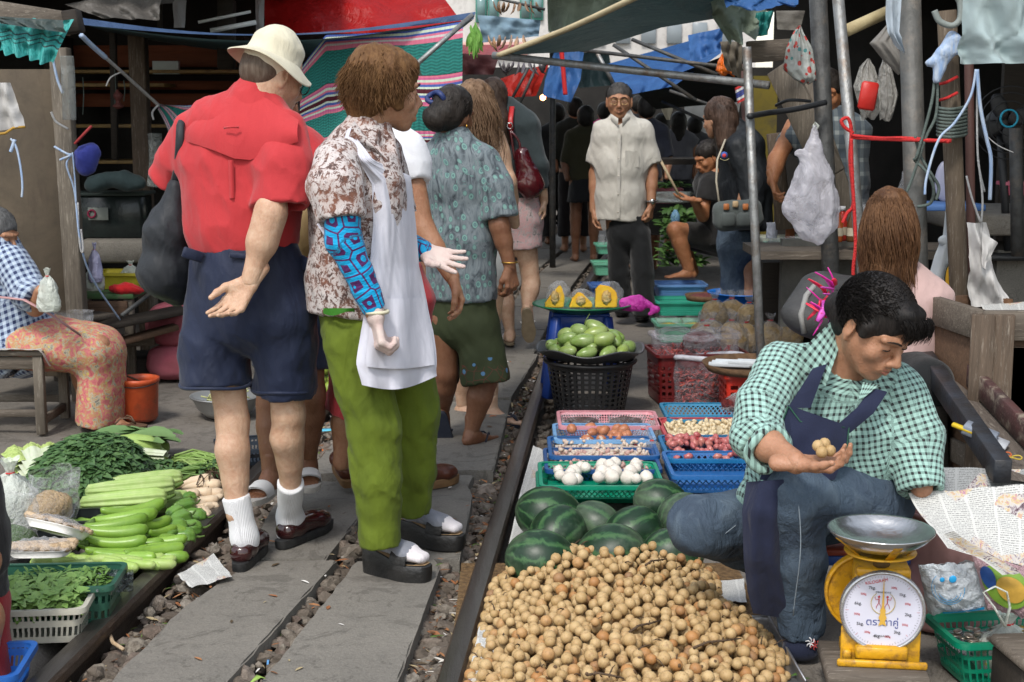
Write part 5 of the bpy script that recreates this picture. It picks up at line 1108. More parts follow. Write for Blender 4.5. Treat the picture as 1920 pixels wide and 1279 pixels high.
garment(r,'trousers',mTr,[(P(1566,460,Y),.16,.12),(P(1566,480,Y),.16,.12)],(1,0,0),[[(P(1550,480,Y),(.09,.09)),(P(1548,670,Y),(.08,.08))],[(P(1590,480,Y),(.09,.09)),(P(1592,670,Y),(.08,.08))]],h=.014,flat0=True,flat1=False)
def bgp(lab,px,hy,Y,top,bot,hair=(.01,.009,.008),face=(0,1,0),sl=.6,bl=.52,skin=skTan,wd=1.0,legs=True,hl=0,arm=.5):
 k=F/Y;hd=P(px,hy,Y);z0=0.0;H=hd.z+.12;B=Body(lab,V((hd.x,Y,0)),skin);r=B.r;x=hd.x;s=H/1.68
 Q=lambda dx,z,dy=0:V((x+dx*s,Y+dy,z*s))
 B.torso([(Q(0,.92),.12,.1),(Q(0,1.2),.13,.09),(Q(0,1.38),.13,.08)],(1,0,0))
 for q in(-1,1):
  B.limb(Q(q*.17,1.36),Q(q*.225,1.08,.02),Q(q*.2,.85+arm*.1,-.08),.045,.038,.026);B.limb(Q(q*.09,.9),Q(q*.1,.48),Q(q*.1,.07),.08,.055,.036)
  B.foot(Q(q*.1,.075),(q*.1,face[1],0),.9)
 B.head(hd,face,(0,0,1),.98,Q(0,1.42));B.finish(.018,.009,.007)
 ex=[(((0,-.04,-.02),(0,-.06,-.02-hl)),(.08,.06))]if hl else[]
 haircap(B,hairmat('hair_%d'%int(hair[0]*1000),hair,tuple(q*2.5 for q in hair)),h=.012,st=0,grow=1.05,extra=ex,low=-.5 if hl else-.05)
 garment(r,'top',cloth('top_%s'%lab[:14].replace(' ','_'),top,None,.6,8),[(Q(0,1.42),.09,.07),(Q(0,1.37),.17*wd,.10),(Q(0,1.15),.155*wd,.115),(Q(0,.88),.165*wd,.12)],(1,0,0),[[(Q(q*.16,1.35),(.065,.065)),(Q(q*.215,1.35-.28*sl,.01),(.06,.06))]for q in(-1,1)],h=.018,wr=.008)
 if legs:garment(r,'trousers',cloth('bottom_%s'%lab[:14].replace(' ','_'),bot,None,.6,8),[(Q(0,.93),.15,.11),(Q(0,.82),.16,.12)],(1,0,0),[[(Q(q*.09,.82),(.09,.09)),(Q(q*.1,.82-.8*bl),(.08,.08))]for q in(-1,1)],h=.018,flat0=True,flat1=False,kk=.03)
 else:garment(r,'skirt',cloth('bottom_%s'%lab[:14].replace(' ','_'),bot,None,.6,8),[(Q(0,.93),.15,.11),(Q(0,.93-.8*bl),.18,.15)],(1,0,0),h=.018,flat0=True)
 return r
bgp('woman in dark olive top and black shorts with her hair pinned up, walking away',1098,222,14.6,(.035,.033,.014),(.008,.009,.011),sl=1,bl=.35,skin=skBrown,legs=False)
bgp('person in dark green jacket with a hair bun, left of the olive top',1078,205,15.6,(.018,.022,.018),(.014,.012,.014),sl=1.4,bl=.8)
bgp('dim figure in black in the shade, left of the walking pair',1045,215,16.5,(.010,.010,.011),(.008,.008,.009),sl=1.4,bl=.9,skin=skBrown)
bgp('person in bright pink top half hidden by the man in glasses',1133,212,17.5,(.62,.02,.20),(.02,.02,.03),sl=.8)
bgp('woman in grey tank top with dark hair at the far stall',1272,232,15.5,(.16,.165,.19),(.02,.02,.025),sl=.15,hl=.14)
bgp('person in black t shirt beside the grey tank top',1240,235,16.2,(.012,.012,.013),(.014,.014,.016),sl=.7,hl=.1)
bgp('dark haired person in a striped top at the far stall',1302,238,16.8,(.10,.10,.11),(.02,.02,.02),sl=.8)
bgp('person in navy shirt in the shade behind the man in glasses',1212,205,13.8,(.014,.018,.032),(.012,.012,.014),sl=.9)
bgp('dark figure beyond the far stall, tallest of the group under the blue tarp',1195,198,18.5,(.02,.02,.024),(.012,.012,.014),sl=.9)
def plastic(name,c,a0=.15,a1=.6,rough=.18,sc=9,bump=.9):
 if name in _M:return _M[name]
 t=NT(name);co=t.coord();n_=t.noise(co,sc,5,.65,1.2);f=t.noise(co,sc*3.5,4,.6,.8)
 lw=t.new('ShaderNodeLayerWeight');lw.inputs['Blend'].default_value=.35
 a=t.math('ADD',t.ramp(n_,[(.35,(a0,)*3),(.68,(a1,)*3)]),t.math('MULTIPLY',lw.outputs['Facing'],.35),clamp=True)
 t.bump(t.math('ADD',n_,t.math('MULTIPLY',f,.5)),bump,.03);_M[name]=t.fin(c,rough,0,.6,a);return _M[name]
def perf(name,c,kind='grid',fu=90,fv=90,w_=.34,top=.8,bot=.15,rough=.38):
 if name in _M:return _M[name]
 t=NT(name);s=t.sep(t.attr());u,v,hgt=s[0],s[1],s[2]
 if kind=='diamond':
  a=t.math('FRACT',t.math('MULTIPLY',t.math('ADD',u,v),fu));b_=t.math('FRACT',t.math('MULTIPLY',t.math('SUBTRACT',u,v),fu))
  lines=t.math('MAXIMUM',t.math('LESS_THAN',a,w_),t.math('LESS_THAN',b_,w_))
 else:
  a=t.math('FRACT',t.math('MULTIPLY',u,fu));b_=t.math('FRACT',t.math('MULTIPLY',v,fv))
  lines=t.math('MAXIMUM',t.math('LESS_THAN',a,w_),t.math('LESS_THAN',b_,w_))
 solid=t.math('MAXIMUM',t.math('GREATER_THAN',hgt,top),t.math('LESS_THAN',hgt,bot))
 col=t.mix(t.ramp(t.noise(t.coord(),14,5,.7),[(.45,(0,0,0)),(.75,(1,1,1))]),c,tuple(x*.75 for x in c))
 t.bump(t.noise(t.coord(),60,3),.1,.004);_M[name]=t.fin(col,rough,0,.5,t.math('MAXIMUM',lines,solid));return _M[name]
def solidm(name,c,rough=.38):return M(name,c,tuple(x*.82 for x in c),12,rough,.12,60,spec=.5)
def tray(name,label,cat,c,R,size,col,cname,kind='diamond',taper=.88,rim=.012,group=None,fu=45,w_=.3,top=.82,bot=.12,fv=60):
 sx,sy,h=size;r=root(name,label,cat,c,group);ca,sa=cos(R),sin(R)
 Q=lambda x,y,z:V(c)+V((x*ca-y*sa,x*sa+y*ca,z))
 def loop(k,z,n=6,rad=.03):
  X,Y_=sx/2*k,sy/2*k;rad=min(rad,X*.5,Y_*.5);pts=[]
  for(cx_,cy_,a0)in((X-rad,Y_-rad,0),(-X+rad,Y_-rad,PI/2),(-X+rad,-Y_+rad,PI),(X-rad,-Y_+rad,1.5*PI)):
   for i in range(n+1):a=a0+PI/2*i/n;pts.append((cx_+rad*cos(a),cy_+rad*sin(a)))
  return pts
 wall=perf('wall_'+cname+kind,col,kind,fu,fv,w_,top,bot);so_=solidm('plastic_'+cname,col)
 for nm,kk,di in(('wall',1,0),):
  b=MB();vs,us=[],[];nL=len(loop(1,0));m=5
  L0=loop(1,0);cum=[0]
  for i in range(nL):a,b_=L0[i],L0[(i+1)%nL];cum.append(cum[-1]+math.hypot(b_[0]-a[0],b_[1]-a[1]))
  for j in range(m+1):
   v=j/m;L=loop(lerp(taper,1,v),0)
   for i in range(nL+1):p=L[i%nL];vs.append(tuple(Q(p[0],p[1],h*v)));us.append((cum[i],v*h,v))
  w2=nL+1;b.add(vs,[(j*w2+i,j*w2+i+1,(j+1)*w2+i+1,(j+1)*w2+i)for j in range(m)for i in range(nL)],us)
  b.build('wall',wall,r)
 b=MB();L=loop(taper,0);b.add([tuple(Q(x,y,.004))for x,y in L],[tuple(range(len(L)))]);b.build('bottom',so_,r,False)
 b=MB();vs=[]
 for dr,dz in((-.002,0),(-.002,.004),(rim,.004),(rim+.001,-.004),(rim+.001,-.012),(rim-.002,-.012),(rim-.002,0)):
  for x,y in loop(1,0):l=math.hypot(x/sx,y/sy);vs.append(tuple(Q(x*(1+2*dr/sx),y*(1+2*dr/sy),h+dz)))
 n=len(loop(1,0));b.add(vs,[(i*n+k,i*n+(k+1)%n,((i+1)%7)*n+(k+1)%n,((i+1)%7)*n+k)for i in range(7)for k in range(n)]);sharp(b.build('rim',so_,r,True),50)
 r['_q']=0;del r['_q'];return r,Q
def copies(proto,pts,label=None,rot=True,s0=.85,s1=1.15,seed=1,flat=False,rz=None):
 rr=Rand(seed);out=[]
 for i,p in enumerate(pts):
  o=proto[i%len(proto)]if isinstance(proto,list)else proto
  first=(i<(len(proto)if isinstance(proto,list)else 1))
  c=o if first else copytree(o)
  c.location=p;s=rr.uniform(s0,s1)
  if first and isinstance(proto,list):pass
  c.scale=(s,s*rr.uniform(.95,1.05),s)
  c.rotation_euler=((rr.uniform(0,6.3),rr.uniform(0,6.3),rr.uniform(0,6.3))if rot else(rr.uniform(-.25,.25),rr.uniform(-.25,.25),(rz if rz is not None else rr.uniform(0,6.3))+rr.uniform(-.2,.2)))
  if label:c['label']=label
  out.append(c)
 return out
def tr_at(name,label,x0,x1,yn,yf,zr,h,col,cname,group='plastic trays of onions and garlic',**kw):
 a,b_,c_=G(x0,yn,zr),G(x1,yn,zr),G((x0+x1)/2,yf,zr);mid=(a+b_)/2;sy=(c_.y-mid.y);sx=(b_-a).length;rz=math.atan2((b_-a).y,(b_-a).x)
 c=V((mid.x+(c_.x-mid.x)/2,mid.y+sy/2,zr-h));return(*tray(name,label,'tray',c,rz,(sx,sy,h),col,cname,group=group,**kw),sx,sy,h)
BL,GR,PK,LB,RD,BL2=(.015,.10,.30),(.0,.25,.14),(.62,.27,.31),(.17,.36,.62),(.50,.07,.08),(.01,.15,.34)
T1=tr_at('tray','green tray of whole white garlic bulbs behind the watermelons',1012,1236,912,868,.12,.055,GR,'green')
T1b=tr_at('crate','upturned green crate under the tray of white garlic bulbs',1008,1240,918,885,.06,.058,GR,'green',kind='grid',fu=4,w_=.9)
T2=tr_at('tray','dark blue tray of pinkish garlic cloves, nearest of the blue trays on the left',1022,1232,882,842,.115,.06,(.012,.07,.23),'deepblue')
T3=tr_at('tray','blue tray of small garlic cloves, second from the green tray',1030,1228,856,820,.125,.06,BL,'blue')
T4=tr_at('tray','light blue tray holding a few brown onions',1040,1222,826,796,.125,.06,LB,'lightblue',kind='grid',fu=70,fv=90)
T5=tr_at('tray','pink tray of dark dried goods in plastic, in front of the black basket',1048,1232,800,772,.13,.055,PK,'pink',kind='grid',fu=80,fv=95)
T6=tr_at('tray','empty blue tray at the seller\'s elbow',1252,1445,893,848,.145,.07,(.02,.13,.38),'blue2',fu=40)
T6b=tr_at('crate','deep blue crate under the empty tray beside the seller\'s knee',1256,1440,908,870,.09,.088,(.012,.08,.27),'blue3',kind='grid',fu=4,w_=.9)
T7=tr_at('tray','blue tray full of red shallots',1245,1400,862,818,.13,.06,BL2,'blue4')
T8=tr_at('tray','red tray full of peeled cream garlic cloves',1242,1400,822,785,.13,.055,RD,'red',kind='grid',fu=4,w_=.9)
T9=tr_at('tray','teal blue tray at the foot of the red chilli bags',1246,1400,788,757,.13,.055,(.02,.20,.36),'teal')
def lump(name,label,cat,grp,mat,r,seed,tip=0,sub=2,squash=(1,1,1),wob=.12,rib=0):
 vv,ff=ico(sub);q=vv*(1+wob*nz(vv,1.8,seed))[:,None]
 if rib:q=q*(1+rib*np.abs(np.sin(np.arctan2(vv[:,1],vv[:,0])*4))*(1-vv[:,2]**2))[:,None]
 if tip:q[:,2]=np.where(vv[:,2]>.4,q[:,2]+tip*((vv[:,2]-.4)/.6)**2,q[:,2]);q[:,2]=np.where(vv[:,2]<-.6,q[:,2]-tip*.4*((-vv[:,2]-.6)/.4)**2,q[:,2])
 return tag(mk(name,q*np.array(squash)*r,ff,mat,None,True,None,(0,0,0)),label,cat,grp)
mGar=M('garlic_skin',(.62,.55,.46),(.50,.38,.32),60,.55,.3,120,sss=.1);mGarP=M('garlic_pink',(.56,.40,.34),(.40,.22,.20),50,.55,.3,120);mCream=M('peeled_garlic',(.68,.58,.40),(.58,.46,.28),60,.5,.2,120)
def shall():
 t=NT('shallot_skin');gi=t.new('ShaderNodeObjectInfo');t.bump(t.noise(t.map(t.coord(),(9,9,1)),30,4),.4,.003)
 return t.fin(t.mix(t.noise(t.map(t.coord(),(8,8,1)),25,4),t.ramp(gi.outputs['Random'],[(0,(.34,.03,.05)),(.6,(.42,.07,.08)),(1,(.45,.17,.12))]),(.48,.20,.18)),.28,0,.5)
mShal=shall();mOni=M('onion_skin',(.48,.20,.10),(.35,.12,.06),20,.35,.2,60,st=(6,6,1))
def fill(T,n,z,seed,margin=.85,zz=.02):
 r,Q,sx,sy,h=T;rr=Rand(seed);return[Q(rr.uniform(-.5,.5)*sx*margin,rr.uniform(-.5,.5)*sy*margin,z+rr.uniform(0,zz))for _ in range(n)]
for T,n,mat,rad,lab,grp,seed in((T2,95,mGarP,.0095,'small pink garlic clove in the dark blue tray','pink garlic cloves in the dark blue tray',1),(T3,80,mGar,.009,'small garlic clove in the blue tray','garlic cloves in the blue tray',2),(T8,115,mCream,.0115,'cream garlic clove in the red tray','cream garlic cloves in the red tray',3)):
 pr=[lump('garlic_clove',lab,'garlic',grp,mat,rad,i,.7,1,(1,.85,1.1))for i in range(3)]
 r,Q,sx,sy,h=T;pts=fill(T,n,h*.78,seed);copies(pr,pts,seed=seed,flat=True)
 b=MB();b.sheet(lambda u,v:Q((u-.5)*sx*.9,(v-.5)*sy*.9,h*.68+.012*sin(PI*u)*sin(PI*v)+.006*nz(np.array([u*40,v*30,0.]))),30,20);o=b.build('garlic_heap',mat,None);tag(o,'loose layer of garlic filling the %s tray'%('dark blue','blue','red')[seed-1],'garlic',kind='stuff')
pr=[lump('garlic_bulb','whole white garlic bulb in the green tray','garlic','whole garlic bulbs in the green tray',M('white_garlic',(.70,.67,.60),(.60,.54,.48),30,.55,.3,60),.026,i,.35,2,(1,1,.8),.1,.07)for i in range(3)]
copies(pr,[p+V((0,0,.012))for p in fill(T1,26,.045,4,.78,.016)],rot=False,s0=.8,s1=1.25,seed=4)
pr=[lump('shallot','red shallot in the blue tray','shallot','red shallots in the blue tray',mShal,.0145,i,.7,2,(1,.9,1))for i in range(3)];copies(pr,fill(T7,85,.05,5,.86,.028),seed=5)
pr=[lump('onion','brown onion in the light blue tray','onion','brown onions in the light blue tray',mOni,.022,i,.5,2)for i in range(2)];copies(pr,fill(T4,16,.05,6,.8,.01),seed=6)
def pouch(name,label,cat,c,size,mat,seed=0,inner=None,tie=True,group=None,lean=0,fillz=.6):
 sx,sy,sz=size;r=root(name,label,cat,c,group);prof=[(.02,0),(.42,.01),(.5,.12),(.5,.32),(.44,.52),(.30,.68),(.14,.78),(.06,.82),(.10,.90),(.17,1.0)]if tie else[(.02,0),(.42,.01),(.5,.12),(.5,.4),(.48,.7),(.5,1.0)]
 P_=[]
 for(a,z0),(a1,z1)in zip(prof,prof[1:]):
  for k in range(3):P_.append((lerp(a,a1,k/3),lerp(z0,z1,k/3)))
 P_.append(prof[-1])
 def wob(r_,z,a):n_=float(nz(np.array([cos(a)*1.6,sin(a)*1.6,z*4]),1.7,seed));return r_*(1+.22*n_+.05*sin(9*a+seed)*(z>.5)),z+.05*n_*(z>.3)
 b=MB();b.lathe([(q[0],q[1])for q in P_],(0,0,0),28,wob);v_=np.concatenate(b.v)*np.array([sx,sy,sz]);v_[:,0]+=lean*v_[:,2];b.v=[v_+np.array(c)];b.build('film',mat,r)
 if inner:
  vv,ff=ico(3);q=vv*(1+.13*nz(vv,3.5,seed))[:,None]*np.array([sx*.46,sy*.46,sz*fillz*.5])+np.array([0,0,sz*fillz*.5]);q[:,2]=np.maximum(q[:,2],.004);mk('contents',q+np.array(c),ff,inner,r)
 if tie:b=MB();z=sz*.82;b.tube([V(c)+V((.075*sx*cos(a)+lean*z,.075*sy*sin(a),z))for a in np.linspace(0,2*PI,10)[:-1]],.0028,5,closed=True);b.build('rubber_band',M('red_rubber',(.5,.02,.02),rough=.5,bump=0),r)
 return r
mClear=plastic('clear_bag_film',(.62,.63,.66),.04,.28)
mDryD=M('dark_dried_goods',(.05,.018,.015),(.11,.045,.03),90,.6,1.,120,bd=.02)
r5,Q5=T5[0],T5[1]
for i,(dx,lab)in enumerate(((-.12,'clear bag of dark dried goods, left one in the pink tray'),(.08,'clear bag of dark dried goods, right one in the pink tray'))):pouch('plastic_bag',lab,'bag',Q5(dx,0,.02),(.17,.11,.055),mClear,i,mDryD,False,fillz=.8)
for i,(px,py,Y,sx,sz,lab)in enumerate(((1192,852,5.95,.10,.09,'clear bag on the two blue trays, lower left of its cluster'),(1222,848,5.9,.10,.10,'clear bag on the two blue trays, lower right of its cluster'),(1205,822,6.15,.10,.09,'clear bag on the blue trays, middle of its cluster'),(1222,802,6.35,.07,.09,'clear bag standing topmost in the cluster beside the onions'))):
 pouch('plastic_bag',lab,'bag',P(px,py+14,Y),(sx,sx,sz),mClear,i+7)
c=(G(1228,770)+G(1400,770))/2;c.z=0
cr,Qc=tray('crate','dark red crate lined with clear film and packed with dried red chillies','crate',V((c.x+.01,c.y+.33,0)),math.atan2((G(1400,762)-G(1228,775)).y,.46)*.3,(.47,.34,.26),(.11,.008,.009),'chillired',kind='grid',fu=30,fv=30,w_=.45,taper=.95)
t=NT('dried_red_chilli');gi=t.new('ShaderNodeNewGeometry');t.bump(t.noise(t.coord(),120,3),.5,.003)
mChi=t.fin(t.ramp(gi.outputs['Random Per Island'],[(0,(.24,.012,.008)),(.4,(.36,.022,.012)),(.75,(.15,.008,.008)),(1,(.50,.06,.02))]),.3,0,.6)
def chillis(n,pos,name,lab,seed,L=.06):
 rr=Rand(seed);b=MB()
 for i in range(n):
  p=V(pos(rr));d=V((rr.gauss(0,1),rr.gauss(0,1),rr.gauss(0,.5))).normalized();e=d.orthogonal().normalized()*rr.uniform(-.01,.01);l=L*rr.uniform(.6,1.3)
  b.tube([p,p+d*l*.35+e,p+d*l*.7+e*1.2,p+d*l],[.003,.0075,.006,.001],5,flat=.6)
 o=b.build(name,mChi,None);tag(o,lab,'chillies',kind='stuff');return o
chillis(700,lambda rr:Qc(rr.uniform(-.2,.2),rr.uniform(-.14,.14),rr.uniform(.12,.26)),'dried_chillies','dried red chillies heaped in the film lined crate',1,.045)
chillis(260,lambda rr:Qc(rr.choice((-1,1))*rr.uniform(.15,.18),rr.uniform(-.12,.12),rr.uniform(.03,.2))if rr.random()<.4 else Qc(rr.uniform(-.2,.2),-.125+rr.uniform(0,.02),rr.uniform(.03,.2)),'dried_chillies','dried red chillies pressed against the side of the crate',2,.028)
mFilm=plastic('milky_film',(.62,.60,.66),.02,.20,.12,7)
def collarfilm(lab,Qf,sx,sy,z0,z1,seed,roll=.016):
 b=MB();n=48
 def fn(u,v):a=2*PI*u;k=(abs(cos(a))**3+abs(sin(a))**3)**(-1/3);w_=1+.06*v+.05*float(nz(np.array([cos(a)*2,sin(a)*2,v*2]),2,seed));return Qf(sx*cos(a)*k*w_,sy*sin(a)*k*w_,lerp(z0,z1,v)+.02*v*float(nz(np.array([cos(a)*3,sin(a)*3,1.]),1.5,seed+2)))
 b.sheet(fn,n,10);b.tube([V(fn(i/n,1))for i in range(n)],roll,7,closed=True);o=b.build('film_liner',mFilm,None);crinkle(o,.004,30);tag(o,lab,'film','plastic film around the chillies');return o
collarfilm('milky film liner rolled over the rim of the chilli crate',lambda x,y,z:Qc(x-.005,y,z),.215,.155,.16,.345,1)
front=root('plastic_bag','big clear bag of dried chillies with rolled rim, in front of the crate','bag',G(1330,770,.02))
def Qb(x,y,z):p=G(1336,765,0);return V((p.x+x,p.y+y+.07,z))
b=MB();n=40
def fb(u,v):a=2*PI*u;w_=1+.07*float(nz(np.array([cos(a)*2,sin(a)*2,v*3]),2,4));return Qb(.19*cos(a)*w_,.085*sin(a)*w_,.02+.23*v+.01*sin(2*a)*v)
b.sheet(fb,n,12);b.build('film',mFilm,front);b=MB();b.tube([V(fb(i/n,1))for i in range(n)],.015,7,closed=True);crinkle(b.build('rolled_rim',M('milky_roll',(.60,.60,.66),(.45,.45,.5),20,.25,.8,40,alpha=.82),front),.003,40)
chillis(900,lambda rr:(lambda a,k:Qb(.15*cos(a)*k,.058*sin(a)*k,rr.uniform(.03,.18)))(rr.uniform(0,6.28),rr.uniform(.6,1)**.5),'dried_chillies','dried chillies inside the big bag with the rolled rim',3,.042)
pb=pouch('plastic_bag','small tied bag of red chillies standing in the teal blue tray','bag',G(1372,772,.09),(.12,.09,.12),mClear,3,M('chilli_dark_mass',(.16,.012,.01),(.06,.01,.008),60,.4,1.,60,bd=.02),lean=.4)
pb2=pouch('plastic_bag','crumpled clear bag of chillies lying on top of the lined crate','bag',Qc(.03,.03,.27),(.2,.16,.14),mClear,13,M('chilli_dark_mass',(.16,.012,.01)),True,lean=.3)
c=G(1110,790);c=V((c.x,c.y+.22,0));bk=root('basket','tall black slotted plastic basket under the tray of green mangoes','basket',c)
t=NT('black_slotted_plastic');s=t.sep(t.attr());a=t.math('FRACT',t.math('MULTIPLY',s[0],34));bb_=t.math('FRACT',t.math('MULTIPLY',s[1],11))
t.bump(t.noise(t.coord(),50,3),.1,.004);mSlot=t.fin((.014,.014,.015),.45,0,.5,t.math('MAXIMUM',t.math('MAXIMUM',t.math('LESS_THAN',a,.42),t.math('LESS_THAN',bb_,.38)),t.math('GREATER_THAN',s[1],.88)))
b=MB();b.sheet(lambda u,v:c+V(((.175+.045*v)*cos(2*PI*u),(.175+.045*v)*sin(2*PI*u),.27*v)),48,8);b.build('wall',mSlot,bk)
b=MB();b.tube([c+V((.226*cos(a),.226*sin(a),.268))for a in np.linspace(0,2*PI,40)[:-1]],.011,7,closed=True);b.build('rim',M('black_plastic',(.014,.014,.015),rough=.4,bump=.1),bk)
b=MB();b.lathe([(.0,.006),(.178,.006)],tuple(c),32);b.build('bottom',M('black_plastic',(.014,)*3),bk)
mt=root('tray','grey wavy edged tray heaped with green mangoes','tray',c+V((0,0,.28)))
def mtr(r_,z,a):return r_,z+(.012*sin(5*a+.6))*(r_/.27)**3
b=MB();b.lathe([(.001,0),(.17,0),(.22,.02),(.262,.052),(.272,.056),(.274,.050),(.262,.044),(.22,.012),(.17,-.006),(.001,-.006)],tuple(c+V((0,0,.282))),60,mtr);b.build('dish',M('dark_grey_plastic',(.055,.058,.062),(.075,.078,.082),15,.3,.15,30),mt)
def mangom():
 t=NT('green_mango_skin');gi=t.new('ShaderNodeObjectInfo');co=t.coord();n_=t.noise(co,22,4,.6)
 col=t.mix(t.ramp(n_,[(.4,(0,0,0)),(.72,(1,1,1))]),t.ramp(gi.outputs['Random'],[(0,(.15,.25,.045)),(.5,(.20,.30,.07)),(1,(.26,.34,.07))]),(.28,.36,.15));t.bump(t.noise(co,90,4),.12,.003)
 sp=t.vor(co,75);return t.fin(t.mix(t.math('LESS_THAN',sp,.09),col,(.10,.10,.035)),.3,0,.5)
def mango():
 vv,ff=ico(3);q=vv.copy();z=q[:,0];rr_=np.array([.037,.034,.031]);q=q*np.array([.062,.036,.034]);q[:,2]+=.012*(vv[:,0]**2)*np.sign(vv[:,0])*.6;q[:,1]*=1+.12*vv[:,0];q[:,2]*=1+.15*vv[:,0]
 r=mk('mango',q,ff,mangom(),None,True,None,(0,0,0));tag(r,'green mango heaped on the grey wavy tray','mango','green mangoes on the grey tray')
 b=MB();b.tube([(.060,0,.006),(.066,.001,.008)],.0035,6);b.build('stem',M('stem_brown',(.12,.07,.03)),r);return r
pts=[];rr=Rand(12)
for lay,(n_,R_,z)in enumerate(((11,.185,.045),(7,.12,.055),(8,.13,.10),(3,.06,.13),(4,.05,.06))):
 for i in range(n_):a=2*PI*i/n_+lay;pts.append((c+V((R_*cos(a),R_*sin(a),.285+z+rr.uniform(-.004,.006))),a))
mg=mango()
for i,(p,a)in enumerate(pts):o=mg if i==0 else copytree(mg);o.location=p;o.rotation_euler=(rr.uniform(-.4,.4),rr.uniform(-.3,.3),a+PI/2+rr.uniform(-.8,.8));s=rr.uniform(.85,1.12);o.scale=(s,s,s)
b=MB();p0=c+V((-.03,.02,.44));b.tube([p0,p0+V((.01,0,.03)),p0+V((.028,0,.06))],[.003,.002,.0015],5);b.thing('mango_stalk','thin green stalk sticking up from the mangoes','stalk',M('stalk_green',(.15,.22,.05)))
c2=V((c.x-.025,c.y+.52,0));st=root('stool','dark blue plastic stool holding the green tray of pumpkin wedges','stool',c2);mBst=solidm('stool_blue',(.012,.045,.24))
b=MB();b.box(c2+V((0,0,.44)),(.30,.30,.02),None,.008);b.build('seat',mBst,st)
for sx in(-1,1):
 for sy in(-1,1):b=MB();b.bar(c2+V((sx*.13,sy*.13,.43)),c2+V((sx*.18,sy*.18,0)),.055,.05,bev=.006);b.build('leg',mBst,st)
for sx in(-1,1):b=MB();b.box(c2+V((0,sx*.142,.40)),(.29,.012,.07),None,.003);b.build('apron',mBst,st);b=MB();b.box(c2+V((sx*.142,0,.40)),(.012,.27,.07),None,.003);b.build('apron',mBst,st)
ct=P(1092,592,c2.y);ct.z=.455;gt=root('tray','round green tray with wrapped pumpkin wedges on the blue stool','tray',ct)
b=MB();b.lathe([(.001,0),(.17,0),(.25,.03),(.268,.034),(.27,.028),(.25,.022),(.17,-.008),(.001,-.008)],tuple(ct),56);b.build('dish',solidm('tray_green',(.01,.17,.075)),gt)
mPm=M('pumpkin_flesh',(.80,.52,.04),(.72,.38,.02),14,.45,.5,40,sss=.1);mSeed=M('pumpkin_pith',(.62,.50,.26),(.55,.30,.06),40,.6,1.,60,bd=.02);mRind=M('pumpkin_rind',(.12,.13,.05),(.22,.16,.07),20,.6,.5,40)
for i,(dx,w_,h_,lab)in enumerate(((-.15,.105,.125,'pumpkin wedge in film, left of the three on the green tray'),(-.012,.125,.085,'low crumpled pumpkin wedge, middle of the green tray'),(.125,.125,.125,'square cut pumpkin wedge, right of the three on the green tray'))):
 p=ct+V((dx,-.03,.012));pr_=root('pumpkin_wedge',lab,'pumpkin',p)
 out={0:[(-.5,0),(.45,0),(.5,.45),(.38,.85),(.25,1),(.05,.8),(-.25,.5),(-.48,.2)],1:[(-.5,0),(.5,0),(.5,.3),(.3,.6),(.05,.95),(-.12,1),(-.35,.6)],2:[(-.48,0),(.45,0),(.48,.4),(.42,.7),(.15,.93),(-.3,1),(-.45,.8),(-.46,.3)]}[i]
 n=len(out);vs=[tuple(p+V((x*w_,y_*.09-.01,z*h_*(1-.1*y_))))for y_ in(0,1)for x,z in out];fs=[tuple(range(n-1,-1,-1)),tuple(range(n,2*n))]+[(k,(k+1)%n,(k+1)%n+n,k+n)for k in range(n)]
 o=mk('flesh',vs,fs,[mPm,mRind],pr_,False,None,None,[0,0]+[1]*n)
 bm=bmesh.new();bm.from_mesh(o.data);bmesh.ops.bevel(bm,geom=bm.edges[:],offset=.005,segments=2,affect='EDGES');bm.to_mesh(o.data);bm.free()
 b=MB();b.ball(p+V((0,-.012,h_*.45)),(w_*.2,.010,h_*.3),3,None,lambda v:1+.25*float(nz(v,5)));b.build('seed_pith',mSeed,pr_)
 b=MB();b.ball(p+V((.02,.045,h_*.52)),(w_*.60,.055,h_*.60),3,rotm(0,.3,0),lambda v:1+.12*float(nz(v,4,i)));b.build('film',mClear,pr_)
mPkB=plastic('magenta_bag_film',(.62,.04,.42),.75,.98,.25,12)
S=SDF();p=ct+V((.27,-.06,.03));S.cap(p+V((-.05,0,.005)),p+V((.03,0,.01)),(.035,.03),(.045,.03),.03);S.cap(p+V((.03,0,.012)),p+V((.085,-.01,.004)),.022,.012,.02);S.cap(p+V((.075,-.01,.012)),p+V((.12,-.02,-.02)),.012,.016,.02);S.cap(p+V((.12,-.02,-.02)),p+V((.085,-.03,-.045)),.015,.009,.02)
vs,fs=S.mesh(.005,warp=lambda q:.006*nz(q,45));tag(mk('plastic_bag',vs,fs,mPkB,None),'crumpled magenta plastic bag hanging over the edge of the green tray','bag')
t=NT('watermelon_rind');co_0=t.coord();s=t.sep(co_0);oi=t.new('ShaderNodeObjectInfo');va=t.new('ShaderNodeVectorMath',operation='ADD');t.put(va.inputs[0],co_0);t.put(va.inputs[1],t.math('MULTIPLY',oi.outputs['Random'],9));co=va.outputs[0];ang=t.math('ARCTAN2',s[1],s[2]);w1=t.noise(co,16,4,.7,1.2);st_=t.math('SINE',t.math('ADD',t.math('MULTIPLY',ang,9),t.math('MULTIPLY',w1,7)))
col=t.ramp(st_,[(.0,(.008,.028,.012)),(.45,(.012,.045,.018)),(.75,(.025,.075,.028)),(1,(.045,.11,.04))]);col=t.mix(t.ramp(t.noise(co,5,5,.7),[(.5,(0,0,0)),(.8,(1,1,1))]),col,(.11,.15,.10));fl_=t.noise(co,70,4);t.bump(fl_,.2,.002);mWm=t.fin(col,t.math('ADD',t.math('MULTIPLY',t.noise(co,9,4),.25),.28),0,.4)
